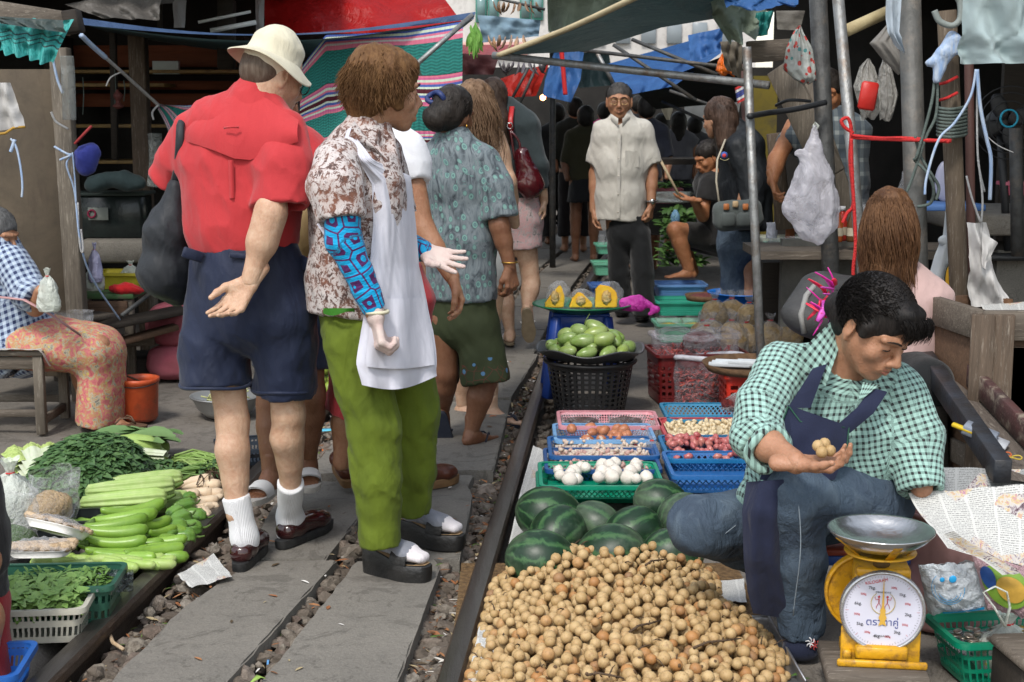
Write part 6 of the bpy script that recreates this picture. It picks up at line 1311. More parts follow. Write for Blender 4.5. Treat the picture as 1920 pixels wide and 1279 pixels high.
for i,(px,py,w_,Y,z,rz,lab)in enumerate(((1030,968,60,5.28,.105,.2,'watermelon with a tan scar on top, behind on the left beside the rail'),(1046,1000,55,5.02,.10,.9,'dark watermelon in front of the scarred one'),(1118,985,48,5.2,.092,-.4,'smaller watermelon with a yellow patch, between the left pair and the striped middle one'),(1186,1000,55,5.0,.10,.5,'dark striped watermelon in the middle of the second row'),(1240,945,50,5.45,.095,.1,'glossy striped watermelon farthest back, by the blue crate'),(1278,968,48,5.2,.095,.6,'watermelon half behind the seller\'s bent knee'),(1015,1052,64,4.72,.10,.1,'light striped watermelon at the front left, touching the fruit heap'),(1146,1040,62,4.78,.10,-.3,'watermelon with a yellow edge at the middle of the front row'),(1262,1040,56,4.75,.095,.3,'watermelon under the seller\'s knee, right end of the front row'))):
 r_=w_/F*Y;b=MB();b.ball((0,0,0),(r_*1.05,r_*.92,r_*.86),4,None,lambda v:1+.015*float(nz(v,2,i)));o=b.build('watermelon',mWm,None,True,(0,0,0));p=G(px,py,r_*.86);o.location=(p.x,p.y,r_*.86+.003);o.rotation_euler=(.4*sin(i*2),.35*cos(i*3),rz);tag(o,lab,'watermelon','watermelons on the ground')
 b=MB();q=V(o.location)+V((-r_*.3,-r_*.35,r_*.72))
 if i==0:b.ball(q+V((.02,.0,.003)),(.022,.014,.006),2,rotm(.5,-.3,.3),lambda v:1+.4*float(nz(v,3)));c_=b.build('scar',M('scar_tan',(.42,.33,.18),(.3,.22,.12),30),None,True,tuple(o.location));c_.parent=o;c_.matrix_parent_inverse=(Matrix.Translation(o.location)@o.rotation_euler.to_matrix().to_4x4()).inverted()
poly=[G(*q)for q in((820,1460),(862,1340),(888,1245),(912,1150),(920,1110),(968,1075),(1050,1062),(1150,1058),(1260,1062),(1340,1082),(1352,1140),(1392,1165),(1440,1205),(1474,1250),(1478,1330),(1460,1460))]
def pdist(x,y):
 ins=False;dm=9;n=len(poly)
 for i in range(n):
  a,b_=poly[i],poly[(i+1)%n]
  if(a.y>y)!=(b_.y>y)and x<(b_.x-a.x)*(y-a.y)/(b_.y-a.y)+a.x:ins=not ins
  if i==n-1:continue
  ab=b_-a;t_=max(0,min(1,((x-a.x)*ab.x+(y-a.y)*ab.y)/(ab.x**2+ab.y**2)));dm=min(dm,math.hypot(x-a.x-ab.x*t_,y-a.y-ab.y*t_))
 return dm if ins else-dm
def hh_(x,y):d=pdist(x,y);return-1 if d<0 else .02+.105*(1-math.exp(-d*9))+.012*float(nz(np.array([x*9,y*9,0.])))
rr=Rand(21);pts=[];cell={}
def try_pt(p,md):
 k=tuple(int(math.floor(q/.04))for q in p)
 for a in(-1,0,1):
  for b_ in(-1,0,1):
   for c_ in(-1,0,1):
    for q in cell.get((k[0]+a,k[1]+b_,k[2]+c_),()):
     if(q-p).length<md:return False
 cell.setdefault(k,[]).append(p);pts.append(p);return True
x0,x1=min(p.x for p in poly),max(p.x for p in poly);y0_,y1_=min(p.y for p in poly),max(p.y for p in poly)
for i in range(36000):
 x,y=rr.uniform(x0,x1),rr.uniform(y0_,y1_);h=hh_(x,y)
 if h<0:continue
 try_pt(V((x,y,h-.002)),.0305)
for i in range(5000):
 x,y=rr.uniform(x0,x1),rr.uniform(y0_,y1_);h=hh_(x,y)
 if h>.05:try_pt(V((x,y,h+.020)),.0295)
t=NT('longkong_skin');oi=t.new('ShaderNodeObjectInfo');gi=t.new('ShaderNodeNewGeometry');co=t.coord('Generated');rnd_=t.math('FRACT',t.math('ADD',oi.outputs['Random'],gi.outputs['Random Per Island']))
base=t.ramp(rnd_,[(0,(.42,.28,.13)),(.3,(.48,.34,.17)),(.55,(.38,.25,.11)),(.8,(.45,.31,.15)),(.93,(.38,.18,.06)),(1,(.26,.15,.075))]);co2=t.coord('Object')
n1=t.noise(co2,60,5,.7);n2=t.noise(co2,230,3,.7);base=t.mix(t.ramp(n1,[(.52,(0,0,0)),(.75,(.85,.85,.85))]),base,(.20,.11,.045));base=t.mix(t.ramp(n2,[(.55,(0,0,0)),(.75,(.7,.7,.7))]),base,(.22,.13,.06))
t.bump(n2,.15,.001);mLong=t.fin(base,.55,0,.35,sss=.06)
vv,ff=ico(2)
def lk(i):
 q=vv*.0165*(1+.04*nz(vv,2,i))[:,None];o=mk('longkong',q,ff,mLong,None,True,None,(0,0,0));tag(o,'round tan longkong fruit in the heap in front of the watermelons','fruit','longkong fruit heaped in front')
 b=MB();b.lathe([(.0,.0168),(.004,.0172),(.0055,.0158),(.0045,.015)],(0,0,0),5);b.build('stem_cap',M('stem_cap_brown',(.10,.055,.025)),o);return o
pts.sort(key=lambda p:(p.y-p.z*2.5));near,rest=pts[:300],pts[300:]
copies([lk(i)for i in range(4)],near,s0=.76,s1=1.18,seed=31)
b=MB();rr=Rand(8)
for p in rest:b.add(vv*.0165*rr.uniform(.78,1.16)@rotm(rr.uniform(0,6),rr.uniform(0,6)).T+np.array(p),ff)
tag(b.build('longkong_heap',mLong),'the farther part of the tan longkong heap, up against the watermelons','fruit',kind='stuff')
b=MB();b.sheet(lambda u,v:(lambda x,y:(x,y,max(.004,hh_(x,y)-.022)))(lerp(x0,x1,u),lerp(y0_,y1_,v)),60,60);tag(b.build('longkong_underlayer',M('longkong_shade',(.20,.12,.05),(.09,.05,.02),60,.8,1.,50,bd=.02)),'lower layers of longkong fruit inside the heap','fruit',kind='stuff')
mTwig=M('twig_brown',(.09,.055,.03),(.05,.03,.018),40,.8,.5,90)
for i,(px,py,dx,dy,lab)in enumerate(((1180,1185,60,-22,'bare brown fruit twig lying across the middle of the longkong heap'),(1300,1215,90,-18,'long dark fruit twig at the right of the longkong heap'),(1100,1266,70,6,'fruit twig near the bottom edge of the longkong heap'),(1210,1060,40,-12,'short fruit twig on the crest of the longkong heap'))):
 a=G(px,py,.15);c_=G(px+dx,py+dy,.15);b=MB();b.tube([a,a.lerp(c_,.3)+V((0,0,.008)),a.lerp(c_,.6)+V((.005,.004,.003)),c_],[.0035,.003,.0028,.0015],6)
 for k in range(4):q=a.lerp(c_,.2+.2*k);b.tube([q,q+V((.004*(-1)**k,.012*(-1)**k,.008))],[.0025,.0015],5)
 tag(b.build('twig',mTwig),lab,'twig')
b=MB();rr=Rand(77)
for i in range(70):
 p=V(pts[rr.randrange(len(pts))])+V((0,-.006,.016));d=V((rr.gauss(0,1),rr.gauss(0,1),rr.uniform(0,.6))).normalized()*rr.uniform(.012,.04);b.tube([p,p+d*.5+V((0,0,.004)),p+d],[.0022,.0018,.001],4)
tag(b.build('twigs',mTwig),'short dry twigs scattered over the longkong heap','twigs',kind='stuff')
mAlu=M('aluminium_sheet',(.45,.45,.46),(.36,.36,.37),8,.33,.3,20,metal=.85)
tr_=root('metal_tray','shallow aluminium tray under the right side of the longkong heap','tray',G(1420,1240));a_,b2_,c3_=G(1440,1172,.02),G(1392,1172,.02),G(1496,1290,.02)
b=MB();q=[G(1330,1178,.006),G(1440,1176,.006),G(1510,1300,.006),G(1330,1300,.006)];b.add([tuple(x)for x in q],[(0,1,2,3)]);b.build('floor',mAlu,tr_,False)
for x,y in((q[0],q[1]),(q[1],q[2])):b=MB();b.bar(x+V((0,0,.016)),y+V((0,0,.016)),.003,.034,bev=.001);b.build('side',mAlu,tr_);b=MB();b.tube([x+V((0,0,.034)),y+V((0,0,.034))],.0035,7);b.build('rolled_edge',mAlu,tr_)
def news(name,photo=.5,ts=170,seed=0,tint=(.52,.52,.50)):
 if name in _M:return _M[name]
 t=NT(name);a=t.attr();m=t.map(a,(1,1,1),(0,0,0),(seed,seed*.7,0));s=t.sep(m)
 ln=t.math('LESS_THAN',t.math('FRACT',t.math('MULTIPLY',s[1],ts)),.5);ch=t.math('GREATER_THAN',t.noise(t.map(m,(ts*1.6,ts,1)),1,2,.7),.47);colm=t.math('GREATER_THAN',t.math('FRACT',t.math('MULTIPLY',s[0],14)),.1)
 ink=t.math('MULTIPLY',t.math('MULTIPLY',t.math('MULTIPLY',ln,ch),colm),.62);col=t.mix(ink,tint,(.06,.06,.065))
 blk=t.vor(t.map(m,(8,9,1)),1,'F1','Color',1);bs=t.sep(blk);ph=t.math('LESS_THAN',bs[0],photo);pc=t.noise(m,38,5,.75,1)
 pcol=t.ramp(pc,[(.32,(.03,.03,.04)),(.40,(.16,.10,.12)),(.46,(.42,.40,.40)),(.52,(.50,.46,.42)),(.57,(.46,.36,.14)),(.62,(.44,.22,.32)),(.7,(.10,.12,.16))])
 col=t.mix(ph,col,pcol);t.bump(t.noise(t.coord(),9,3),.6,.02);_M[name]=t.fin(col,.85,0,.2);return _M[name]
def paper(lab,corners,mat,nu=24,nv=24,amp=.008,sc=14,seed=0,group=None,nm='newspaper'):
 A,B_,C_,D_=[V(q)for q in corners];L=(B_-A).length;H_=(D_-A).length;b=MB();vs,us=[],[]
 for j in range(nv+1):
  for i in range(nu+1):
   u,v=i/nu,j/nv;p=A.lerp(B_,u).lerp(D_.lerp(C_,u),v);w_=float(nz(np.array(p),sc,seed));p=p+V((.3,-.5,.8))*w_*amp;vs.append(tuple(p));us.append((u*L,v*H_,0))
 b.add(vs,[(j*(nu+1)+i,j*(nu+1)+i+1,(j+1)*(nu+1)+i+1,(j+1)*(nu+1)+i)for j in range(nv)for i in range(nu)],us);o=b.build(nm,mat,None);tag(o,lab,'newspaper',group);return o
N1,N2=news('newsprint_a',.3),news('newsprint_b',.1,200,3);N3=news('newsprint_c',.42,170,9)
paper('newspaper strip along the rail beside the garlic trays',[G(1000,835,.02),G(1030,850,.03),G(985,960,.03),G(972,935,.0)],N2,8,24,.008,30,1)
paper('newspaper sheet under the watermelons at the rail',[G(975,925,.02),G(1060,925,.015),G(1030,1050,.012),G(948,1048,.015)],N2,amp=.006,seed=2)
paper('crumpled newspaper corner at the bottom left of the longkong heap',[G(898,1175,.03),G(935,1180,.04),G(925,1300,.03),G(872,1300,.02)],N1,10,20,.012,24,3)
paper('newspaper scrap on the metal tray by the seller\'s foot',[G(1372,1236,.03),G(1440,1232,.03),G(1462,1300,.03),G(1350,1300,.03)],N1,amp=.004,seed=4)
paper('torn newspaper piece under the seller\'s knee',[G(1340,1090,.02),G(1395,1085,.02),G(1400,1130,.02),G(1355,1128,.02)],N2,8,8,.006,30,5)
paper('crumpled newspaper scrap on the ballast by the burgundy loafer',[G(332,1078,.0),G(400,1038,.02),G(436,1080,.02),G(360,1102,.01)],N1,16,12,.010,40,6)
cs=P(1570,1010,4.12);st=root('stool','low stool with red seat and blue frame under the fruit seller','stool',V((cs.x,4.12,0)))
b=MB();b.box((cs.x+.03,4.14,.245),(.34,.28,.02),None,.005);b.build('seat',M('red_plastic_worn',(.34,.07,.04),(.26,.05,.03),10,.4,.2),st)
b=MB();b.box((cs.x+.03,4.14,.218),(.32,.26,.03),None,.005);b.build('frame',solidm('frame_blue',(.03,.08,.30)),st)
for sx in(-1,1):
 for sy in(-1,1):b=MB();b.bar((cs.x+.03+sx*.14,4.14+sy*.11,.21),(cs.x+.03+sx*.155,4.14+sy*.125,0),.03,.03);b.build('leg',solidm('frame_blue',(.03,.08,.30)),st)
Ys=3.52;dc=P(1655,1146,Ys);fz=V((-.13,-.985,.0)).normalized();rx=V((-fz.y,fz.x,0)).normalized()*-1
rx=V((.99,-.13,0)).normalized();up=V((0,0,1));SR=np.array([rx,up,fz]).T
mYel=M('scale_yellow_enamel',(.62,.33,.012),(.52,.26,.012),9,.35,.25,50,dirt=((.16,.08,.03),26))
bd=V((dc.x,Ys,0));board=root('wooden_board','dark worn wooden board under the yellow scale','board',bd);zb=dc.z-.137
def SQ(x,y,z):return dc+rx*x+up*y+fz*z
b=MB();b.box(V((dc.x-.012,Ys+.035,zb-.022)),(.255,.25,.036),rotm(0,0,-.1),.006);b.build('top',mWoodG,board)
for s in(-1,1):b=MB();b.box(V((dc.x+s*.10,Ys+.035,(zb-.04)/2)),(.035,.22,zb-.04),rotm(0,0,-.1),.004);b.build('support',mWoodD,board)
sc_=root('weighing_scale','yellow spring scale with round white dial and steel pan','scale',V((dc.x,Ys,zb)))
b=MB()
pr=[(-.135,-.137),(.065,-.137),(.085,-.131),(.06,-.118),(-.09,-.118),(-.115,-.112)]
b.box(SQ(-.0,-.129,-.02),(.20,.012,.16),SR@rotm(PI/2),.004);b.box(SQ(0,-.131,.03),(.225,.013,.02),np.eye(3)if False else np.array([rx,-fz,up]).T,.004);b.build('base',mYel,sc_)
b=MB();b.box(SQ(-.085,-.122,-.05),(.022,.11,.030),np.array([rx,-fz,up]).T@rotm(0,0,0),.004);b.build('foot_rail',mYel,sc_)
b=MB();b.box(SQ(0,-.108,-.03),(.13,.10,.035),np.array([rx,-fz,up]).T,.005);b.build('pedestal',mYel,sc_)
b=MB();b.box(SQ(-.0,-.0,-.060),(.14,.085,.205),np.array([rx,-fz,up]).T,.008);b.build('housing',mYel,sc_)
b=MB();b.box(SQ(.0,.098,-.055),(.135,.10,.022),np.array([rx,-fz,up]).T,.004);b.build('housing_top',mYel,sc_)
mCrm=M('dial_rim_chrome',(.52,.52,.53),(.42,.42,.43),20,.25,.2,60,metal=.75);mDial=M('dial_white',(.62,.62,.72),(.57,.57,.67),4,.35,0)
for nm,zz,mm in(('dial',0,0),('rear_dial',-.125,1)):
 o_=V(SQ(0,0,zz))if not mm else V(SQ(-.028,.004,-.13));b=MB();k=1
 b.lathe([(.1065,-.022),(.1075,.0),(.1065,.006),(.1015,.009),(.0985,.006),(.0975,.002)],tuple(o_),64,None,SR);o=b.build(nm+'_rim',mCrm if not mm else mYel,sc_)
 b=MB();b.lathe([(.0,.0005),(.099,.0005)],tuple(o_),48,None,SR);b.build(nm+'_face',mDial if not mm else mYel,sc_,False)
 b=MB();b.lathe([(.0,-.022),(.106,-.022)],tuple(o_),48,None,SR);b.build(nm+'_back',mYel,sc_,False)
def inkm(name,c):return M(name,c,bump=0,rough=.6)
iR,iB,iK,iY,iG=inkm('ink_red',(.50,.04,.05)),inkm('ink_blue',(.05,.07,.25)),inkm('ink_black',(.05,.05,.06)),inkm('ink_ochre',(.50,.36,.06)),inkm('ink_green',(.06,.16,.12))
tk=MB();tkr=MB()
for i in range(80):
 a=2*PI*i/80;L_=.008 if i%10==0 else(.006 if i%5==0 else .0035);r0=.093;d=(sin(a),cos(a))
 (tk if i%10 else tkr).box(SQ(d[0]*(r0-L_/2),d[1]*(r0-L_/2),.0012),(.0006,L_,.0004),SR@rotm(0,0,-a))
tk.build('tick_marks',iK,sc_);tkr.build('kilogram_marks',iR,sc_)
def txt(body,x,y,size,mat,parent,rot=0,Qf=None,Rm=None,z=.0016,nm='lettering',ext=.0002):
 cu=bpy.data.curves.new(nm,'FONT');cu.body=body;cu.size=size;cu.align_x='CENTER';cu.align_y='CENTER';cu.extrude=ext;cu.materials.append(mat)
 tmp=bpy.data.objects.new(nm,cu);me_=bpy.data.meshes.new_from_object(tmp);bpy.data.objects.remove(tmp);o=bpy.data.objects.new(nm,me_);COL.objects.link(o);Rr=(Matrix([list(r_)for r_ in(SR if Rm is None else Rm)])@Matrix.Rotation(rot,3,'Z'));o.rotation_euler=Rr.to_euler()
 p=(Qf or SQ)(x,y,z);o.location=V(p)-wloc(parent)if parent else p
 if parent:o.parent=parent
 return o
txt('KILOGRAM',-.018,.078,.0115,iR,sc_,.22)
for kg,lab_ in((1,'1kg.'),(2,'2kg.'),(3,'3kg.'),(4,'4kg.'),(5,'5kg.'),(6,'6kg.'),(7,'7kg.')):
 a=2*PI*kg/7.55;txt(lab_,.068*sin(a)*.95,.068*cos(a),.0115,iK,sc_);a-=.42;txt('500g',.068*sin(a)*.95,.069*cos(a),.0075,iR,sc_)
txt('ตราตาคู่',.0,-.030,.026,iB,sc_);txt('SPRING SCALE',.0,.050,.0060,iK,sc_);txt('(THAILAND)',.0,-.066,.0070,iK,sc_)
b=MB()
for s in(-1,1):b.tube([SQ(s*.030*sin(a),.022-.030*cos(a),.0015)for a in np.linspace(.15,2.55,12)],[.0014+.0012*sin(PI*i/11)for i in range(12)],5,flat=.3)
b.build('wreath',iY,sc_)
for s in(-1,1):
 b=MB();x=s*.0105;b.ball(SQ(x,.038,.0015),(.0035,.001,.0035),1);b.tube([SQ(x,.034,.0015),SQ(x,.022,.0015)],.0035,5,flat=.3);b.tube([SQ(x,.033,.0015),SQ(x+s*.008,.030,.0015),SQ(x+s*.010,.038,.0015)],.0015,4,flat=.4)
 for q in(-1,1):b.tube([SQ(x,.022,.0015),SQ(x+q*.005,.014,.0015),SQ(x+q*.006,.007,.0015)],.0016,4,flat=.4)
 b.build('emblem_figure',iR,sc_)
b=MB();nd=[(-.0005,.085),(.0005,.085),(.003,.01),(.007,.004),(.006,-.006),(.010,-.016),(.006,-.026),(.010,-.038),(.0,-.034),(-.010,-.038),(-.006,-.026),(-.010,-.016),(-.006,-.006),(-.007,.004),(-.003,.01)]
n=len(nd);b.add([tuple(SQ(x,y,z))for z in(.003,.0045)for x,y in nd],[tuple(range(n)),tuple(range(2*n-1,n-1,-1))]+[(k,(k+1)%n,(k+1)%n+n,k+n)for k in range(n)]);b.build('needle',M('needle_ochre',(.60,.36,.06),rough=.4,bump=0),sc_,False)
pc=P(1644,1000,Ys+.02);pz=P(1644,992,Ys).z
b=MB();b.lathe([(.0,-.042),(.05,-.042),(.085,-.032),(.115,-.010),(.128,.006),(.1325,.008),(.1325,.004),(.116,-.014),(.086,-.036),(.05,-.0455),(.0,-.0455)],(pc.x,Ys-.02,pz),64);b.build('pan',M('steel_pan',(.55,.55,.55),(.46,.46,.46),9,.24,.25,26,metal=.95),sc_)
b=MB();b.lathe([(.0,-.062),(.05,-.062),(.088,-.054),(.09,-.050),(.05,-.057),(.0,-.057)],(pc.x,Ys-.02,pz),40);b.build('pan_support',mYel,sc_)
for a in(-PI/2+.1,PI+.3,0-.3):b=MB();b.bar((pc.x+.06*cos(a),Ys-.02+.06*sin(a),pz-.058),(pc.x+.122*cos(a),Ys-.02+.122*sin(a),pz-.008),.024,.003);b.build('pan_clip',mYel,sc_)
b=MB();b.tube([SQ(0,.105,-.055),V((pc.x,Ys-.02,pz-.058))],.022,12);b.build('post',M('dark_post',(.10,.06,.02)),sc_)
mPkP=solidm('dusty_pink_plastic',(.40,.22,.21),.5);c=P(1768,1000,4.1);c.z=0;pk=root('pink_bin','dusty pink ribbed plastic bin behind the scale, covered by newspaper','bin',c)
b=MB();b.lathe([(.0,.0),(.10,.0),(.125,.02),(.145,.36)],tuple(c),72,lambda r_,z,a:(r_*(1+.018*(sin(24*a)>0)*(z>.01)),z));b.build('wall',mPkP,pk)
b=MB();b.tube([c+V((.148*cos(a),.148*sin(a),.355))for a in np.linspace(0,2*PI,36)[:-1]],.008,6,closed=True);b.build('rim',mPkP,pk);p=P(1703,905,4.0)
b=MB();b.box(p+V((0,0,.02)),(.035,.02,.10),rotm(0,-.15,0),.004);b.box(p+V((.0,-.005,-.01)),(.075,.02,.012),None,.003);b.build('handle_lug',mPkP,pk)
mW1=mSteel
paper('large colour newspaper sheet draped at the right edge below the counter',[P(1708,918,3.80),P(1990,905,3.75),P(1960,1075,3.55),P(1775,1030,3.62)],N1,40,30,.020,9,7)
paper('folded newspaper hanging behind the draped colour sheet',[P(1745,875,4.05),P(1990,880,4.05),P(1990,940,3.95),P(1745,930,3.95)],news('newsprint_dim',.25,150,5,(.30,.31,.31)),30,10,.010,14,8)
paper('narrow rolled newspaper edge sloping below the colour sheet',[P(1765,1005,3.58),P(1790,995,3.56),P(1915,1075,3.48),P(1880,1078,3.50)],N3,20,8,.012,22,9)
gc=G(1850,1195,0);bkt=tray('basket','green plastic basket of coins under the blue printed bag','basket',V((P(1855,1180,3.75).x+.03,3.72,0)),.12,(.34,.22,.125),(.0,.22,.12),'coingreen',kind='grid',fu=55,fv=26,w_=.32,taper=.84,top=.84,bot=.1)
mCoin=M('coin_metal',(.42,.36,.27),(.55,.52,.47),40,.3,.2,60,metal=.9);mCoinG=M('coin_brass',(.50,.34,.10),None,rough=.3,metal=.9)
def coin(mat,lab,g):b=MB();b.lathe([(0,-.001),(.0115,-.001),(.0122,0),(.0115,.001),(.0095,.001),(.009,.0006),(0,.0006)],(0,0,0),14);o=b.build('coin',mat,None,True,(0,0,0));return tag(o,lab,'coin',g)
rr=Rand(4);Qk=bkt[1]
b=MB();b.sheet(lambda u,v:Qk((u-.5)*.31,(v-.5)*.19,.085+.012*float(nz(np.array([u*6,v*5,0.]),2))),14,10);tag(b.build('plastic_liner',mFilm),'clouded plastic lining of the coin basket','liner')
for mat,n,xr,lab,g in((mCoin,60,(-.13,.02),'silver coin in the green basket','silver coins in the green basket'),(mCoinG,45,(.02,.14),'brass coin in the green basket','brass coins in the green basket')):
 copies(coin(mat,lab,g),[Qk(rr.uniform(*xr),rr.uniform(-.09,.03),.10+rr.uniform(0,.022))for _ in range(n)],rot=False,s0=.9,s1=1.15,seed=n)
def flatbag(name,lab,corners,mat,th=.03,seed=0,cat='bag'):
 A,B_,C_,D_=[V(q)for q in corners];nrm=(B_-A).cross(D_-A).normalized();b=MB()
 for s in(-1,1):b.sheet(lambda u,v:A.lerp(B_,u).lerp(D_.lerp(C_,u),v)+nrm*s*(th*(sin(PI*u)*sin(PI*v))**.6+.0006)+V((0,0,1))*.007*float(nz(np.array([u*8,v*7,s*.5]),1.5,seed))+nrm*.008*float(nz(np.array([u*10,v*9,2.]),1.3,seed+3)),30,24)
 r=root(name,lab,cat,D_.lerp(C_,.5));b.build('film',mat,r);return r,lambda u,v,o_=.004:A.lerp(B_,u).lerp(D_.lerp(C_,u),v)-nrm*(-1)*0+(nrm if nrm.y<0 else-nrm)*(th*(sin(PI*u)*sin(PI*v))**.6+o_+.006)
mBagW=plastic('printed_bag_white',(.60,.66,.72),.55,.95,.15,9)
bb1,Qf1=flatbag('plastic_bag','shiny white bag with blue print standing in the coin basket',[P(1722,1058,3.68),P(1832,1052,3.62),P(1850,1142,3.64),P(1740,1150,3.70)],mBagW,.035,1)
mCy=M('cyan_print',(.02,.30,.62),rough=.25,bump=0)
b=MB();b.sheet(lambda u,v:Qf1(lerp(.28,.98,u),lerp(.90,.96,v),.003),20,2);b.build('blue_stripe',mCy,bb1)
for u,v,r_ in((.40,.2,.007),(.58,.2,.0105)):b=MB();p=Qf1(u,v,.006);b.ball(p,(r_,.002,r_),2);b.build('blue_dot',mCy,bb1)
for k in range(3):b=MB();b.tube([Qf1(.47+.28*cos(a)*(1-.2*k),.38+.30*sin(a)*(1-.15*k),.006)for a in np.linspace(PI*(.0+.1*k),PI*(1.3-.2*k),14)],.0008,4);b.build('blue_outline',mCy,bb1)
bb2,Qf2=flatbag('plastic_bag','pink patterned bag with a green oval print, right of the blue printed bag',[P(1822,1040,3.60),P(1950,1068,3.52),P(1945,1165,3.52),P(1852,1140,3.60)],plastic('pink_print_film',(.55,.36,.40),.8,.98,.2,30),.02,5)
for nm,u0,v0,ru,rv,c_,o__ in(('green_oval',.48,.42,.40,.40,(.20,.36,.05),.002),('blue_print',.22,.3,.13,.2,(.02,.07,.25),.006),('ochre_print',.58,.42,.24,.24,(.50,.30,.05),.006)):
 b=MB();b.sheet(lambda u,v:Qf2(u0+ru*v*cos(2*PI*u),v0+rv*v*sin(2*PI*u),o__),28,4);b.build(nm,M(nm,c_,tuple(x*.75 for x in c_),30,.3,0),bb2)
mMilk=plastic('thin_white_bag',(.62,.66,.60),.5,.85,.3,8)
hb_=pouch('plastic_bag','thin white carrier bag with yellow fruit inside, tied, at the lower right corner','bag',G(1885,1262,0),(.17,.14,.17),mMilk,5,M('yellow_fruit',(.55,.50,.12),(.45,.45,.15),12),True,fillz=.45)
b=MB();p=P(1885,1160,3.50)
for s in(-1,1):b.tube([p+V((0,0,-.02)),p+V((s*.02-.01,0,.03)),p+V((s*.03-.03,0,.07)),p+V((-.03,0,.085))],[.008,.006,.005,.004],6,flat=.5)
b.build('handle',mMilk,hb_)
c=P(1925,1240,3.35);wb=root('wooden_stool','corner of a dark wooden bench at the lower right edge','bench',c-V((0,0,c.z)));b=MB();b.box((c.x+.10,3.42,c.z+.0),(.27,.2,.03),rotm(0,0,.1),.01);b.build('top',mWoodG,wb)
for sx in(-1,1):b=MB();b.box((c.x+.10+sx*.11,3.42,(c.z-.015)/2),(.03,.17,c.z-.02),rotm(0,0,.1),.004);b.build('leg',mWoodD,wb)
b=MB();b.box(V((P(1940,1150,3.7).x,3.62,.12)),(.02,.02,.02),None,.004)
for px,py,dy in((1534,836,0),(1546,832,.01),(1541,848,-.015),(1556,845,.0)):
 o=mk('longkong',vv*.0155,ff,mLong,None,True,None,(0,0,0));o.location=P(px,py,3.53+dy);tag(o,'tan longkong fruit cupped in the fruit seller\'s palm','fruit','longkong fruit in the palm')
lf=MB();p=G(1500,1268,.012);lf.sheet(lambda u,v:p+V(((u-.5)*.05,(v-.5)*.022*sin(PI*min(max(u,.05),.95)),.006*sin(u*5))),8,4);tag(lf.build('leaf',M('green_leaf',(.07,.15,.03),(.04,.10,.02),40)),'green leaf on the ground in front of the navy sock','leaf')
def vegm(name,c1,c2,sc=12,rough=.4,rib=None,bump=.15,rand=.25):
 t=NT(name);co=t.coord();oi=t.new('ShaderNodeObjectInfo');n_=t.noise(t.map(co,(1,1,1)),sc,5,.6)
 col=t.mix(t.ramp(n_,[(.35,(0,0,0)),(.68,(1,1,1))]),c1,c2);col=t.mix(t.math('MULTIPLY',oi.outputs['Random'],rand),col,tuple(min(1,x*1.7)for x in c1))
 t.bump(t.noise(co,90,4),bump,.003);return t.fin(col,rough,0,.45,sss=.03)
def bodyof(name,lab,cat,grp,prof,mat,bend=.0,ribs=0,rd=.06,n=20,cap=None):
 b=MB();P_=[]
 for(a,r0),(c_,r1)in zip(prof,prof[1:]):
  for k in range(3):t_=k/3;P_.append((lerp(a,c_,t_),lerp(r0,r1,t_)))
 P_.append(prof[-1]);vs=[]
 for x,r_ in P_:
  for k in range(n):
   a=2*PI*k/n;rr_=r_*(1+(rd*cos(ribs*a)if ribs else 0));vs.append((x,rr_*cos(a)+bend*x*x*4,rr_*sin(a)))
 m=len(P_);b.add(vs,[(i*n+k,i*n+(k+1)%n,(i+1)*n+(k+1)%n,(i+1)*n+k)for i in range(m-1)for k in range(n)]+[tuple(range(n-1,-1,-1)),tuple((m-1)*n+k for k in range(n))])
 o=b.build(name,mat,None,True,(0,0,0));tag(o,lab,cat,grp)
 if cap:b=MB();b.tube(*cap[0]);b.build('stem',cap[1],o)
 return o
def lay(proto,items,lab=None,k=1):
 for i,it in enumerate(items):
  px,py,z,hd,tl,s=it[:6];o=proto if i==0 else copytree(proto);o.location=G(px,py,z);o.rotation_euler=(0.3*i,radians(tl),radians(hd));s=s*k;o.scale=(s,)*3 if not hasattr(s,'__len__')else s
  if lab:o['label']=lab if isinstance(lab,str)else lab[i]
mEgg=vegm('long_green_eggplant',(.20,.34,.045),(.13,.25,.03),14,.36);mCal=M('calyx_green',(.10,.17,.03),(.06,.11,.02),30)
eg=bodyof('eggplant','long glossy light green eggplant in the pile in front of the ridged gourds','eggplant','long green eggplants',[(-.135,.010),(-.12,.018),(-.05,.024),(.04,.029),(.10,.030),(.125,.022),(.136,.006)],mEgg,.35,cap=(([(-.155,.0,.0),(-.135,0,0),(-.115,.0,.0)],[.006,.011,.0195],8),mCal))
rr=Rand(2)
items=[(232,972,.14,12,-5,1.1),(218,985,.13,20,-4,1.05),(212,1000,.11,8,3,1.1),(216,1020,.085,2,2,1.0),(196,1032,.05,-14,3,1.1),(250,960,.13,30,0,1.1),(282,985,.10,60,10,.9),(300,1000,.07,70,10,.8),(262,1018,.06,74,12,.8),(276,1026,.05,60,5,.75),(296,1015,.04,66,5,.8),(255,1035,.04,20,5,.9),(240,1048,.03,10,0,.9),(275,1042,.03,50,0,.8),(305,1030,.03,60,0,.8),(200,1010,.08,4,0,1.05),(205,990,.1,15,0,1.),(226,1005,.06,10,0,1.1),(225,955,.09,12,0,1.1),(255,990,.06,20,0,1.1),(180,1020,.05,0,0,1.0)]
items+=[(rr.uniform(170,300),rr.uniform(985,1045),rr.uniform(.03,.07),rr.uniform(-10,40),4,1)for _ in range(16)];items=[(a_,b_,c_*.85,*d_)for a_,b_,c_,*d_ in items]
lay(eg,items,k=.76)
mCuc=vegm('cucumber_skin',(.26,.40,.07),(.36,.44,.17),24,.45)
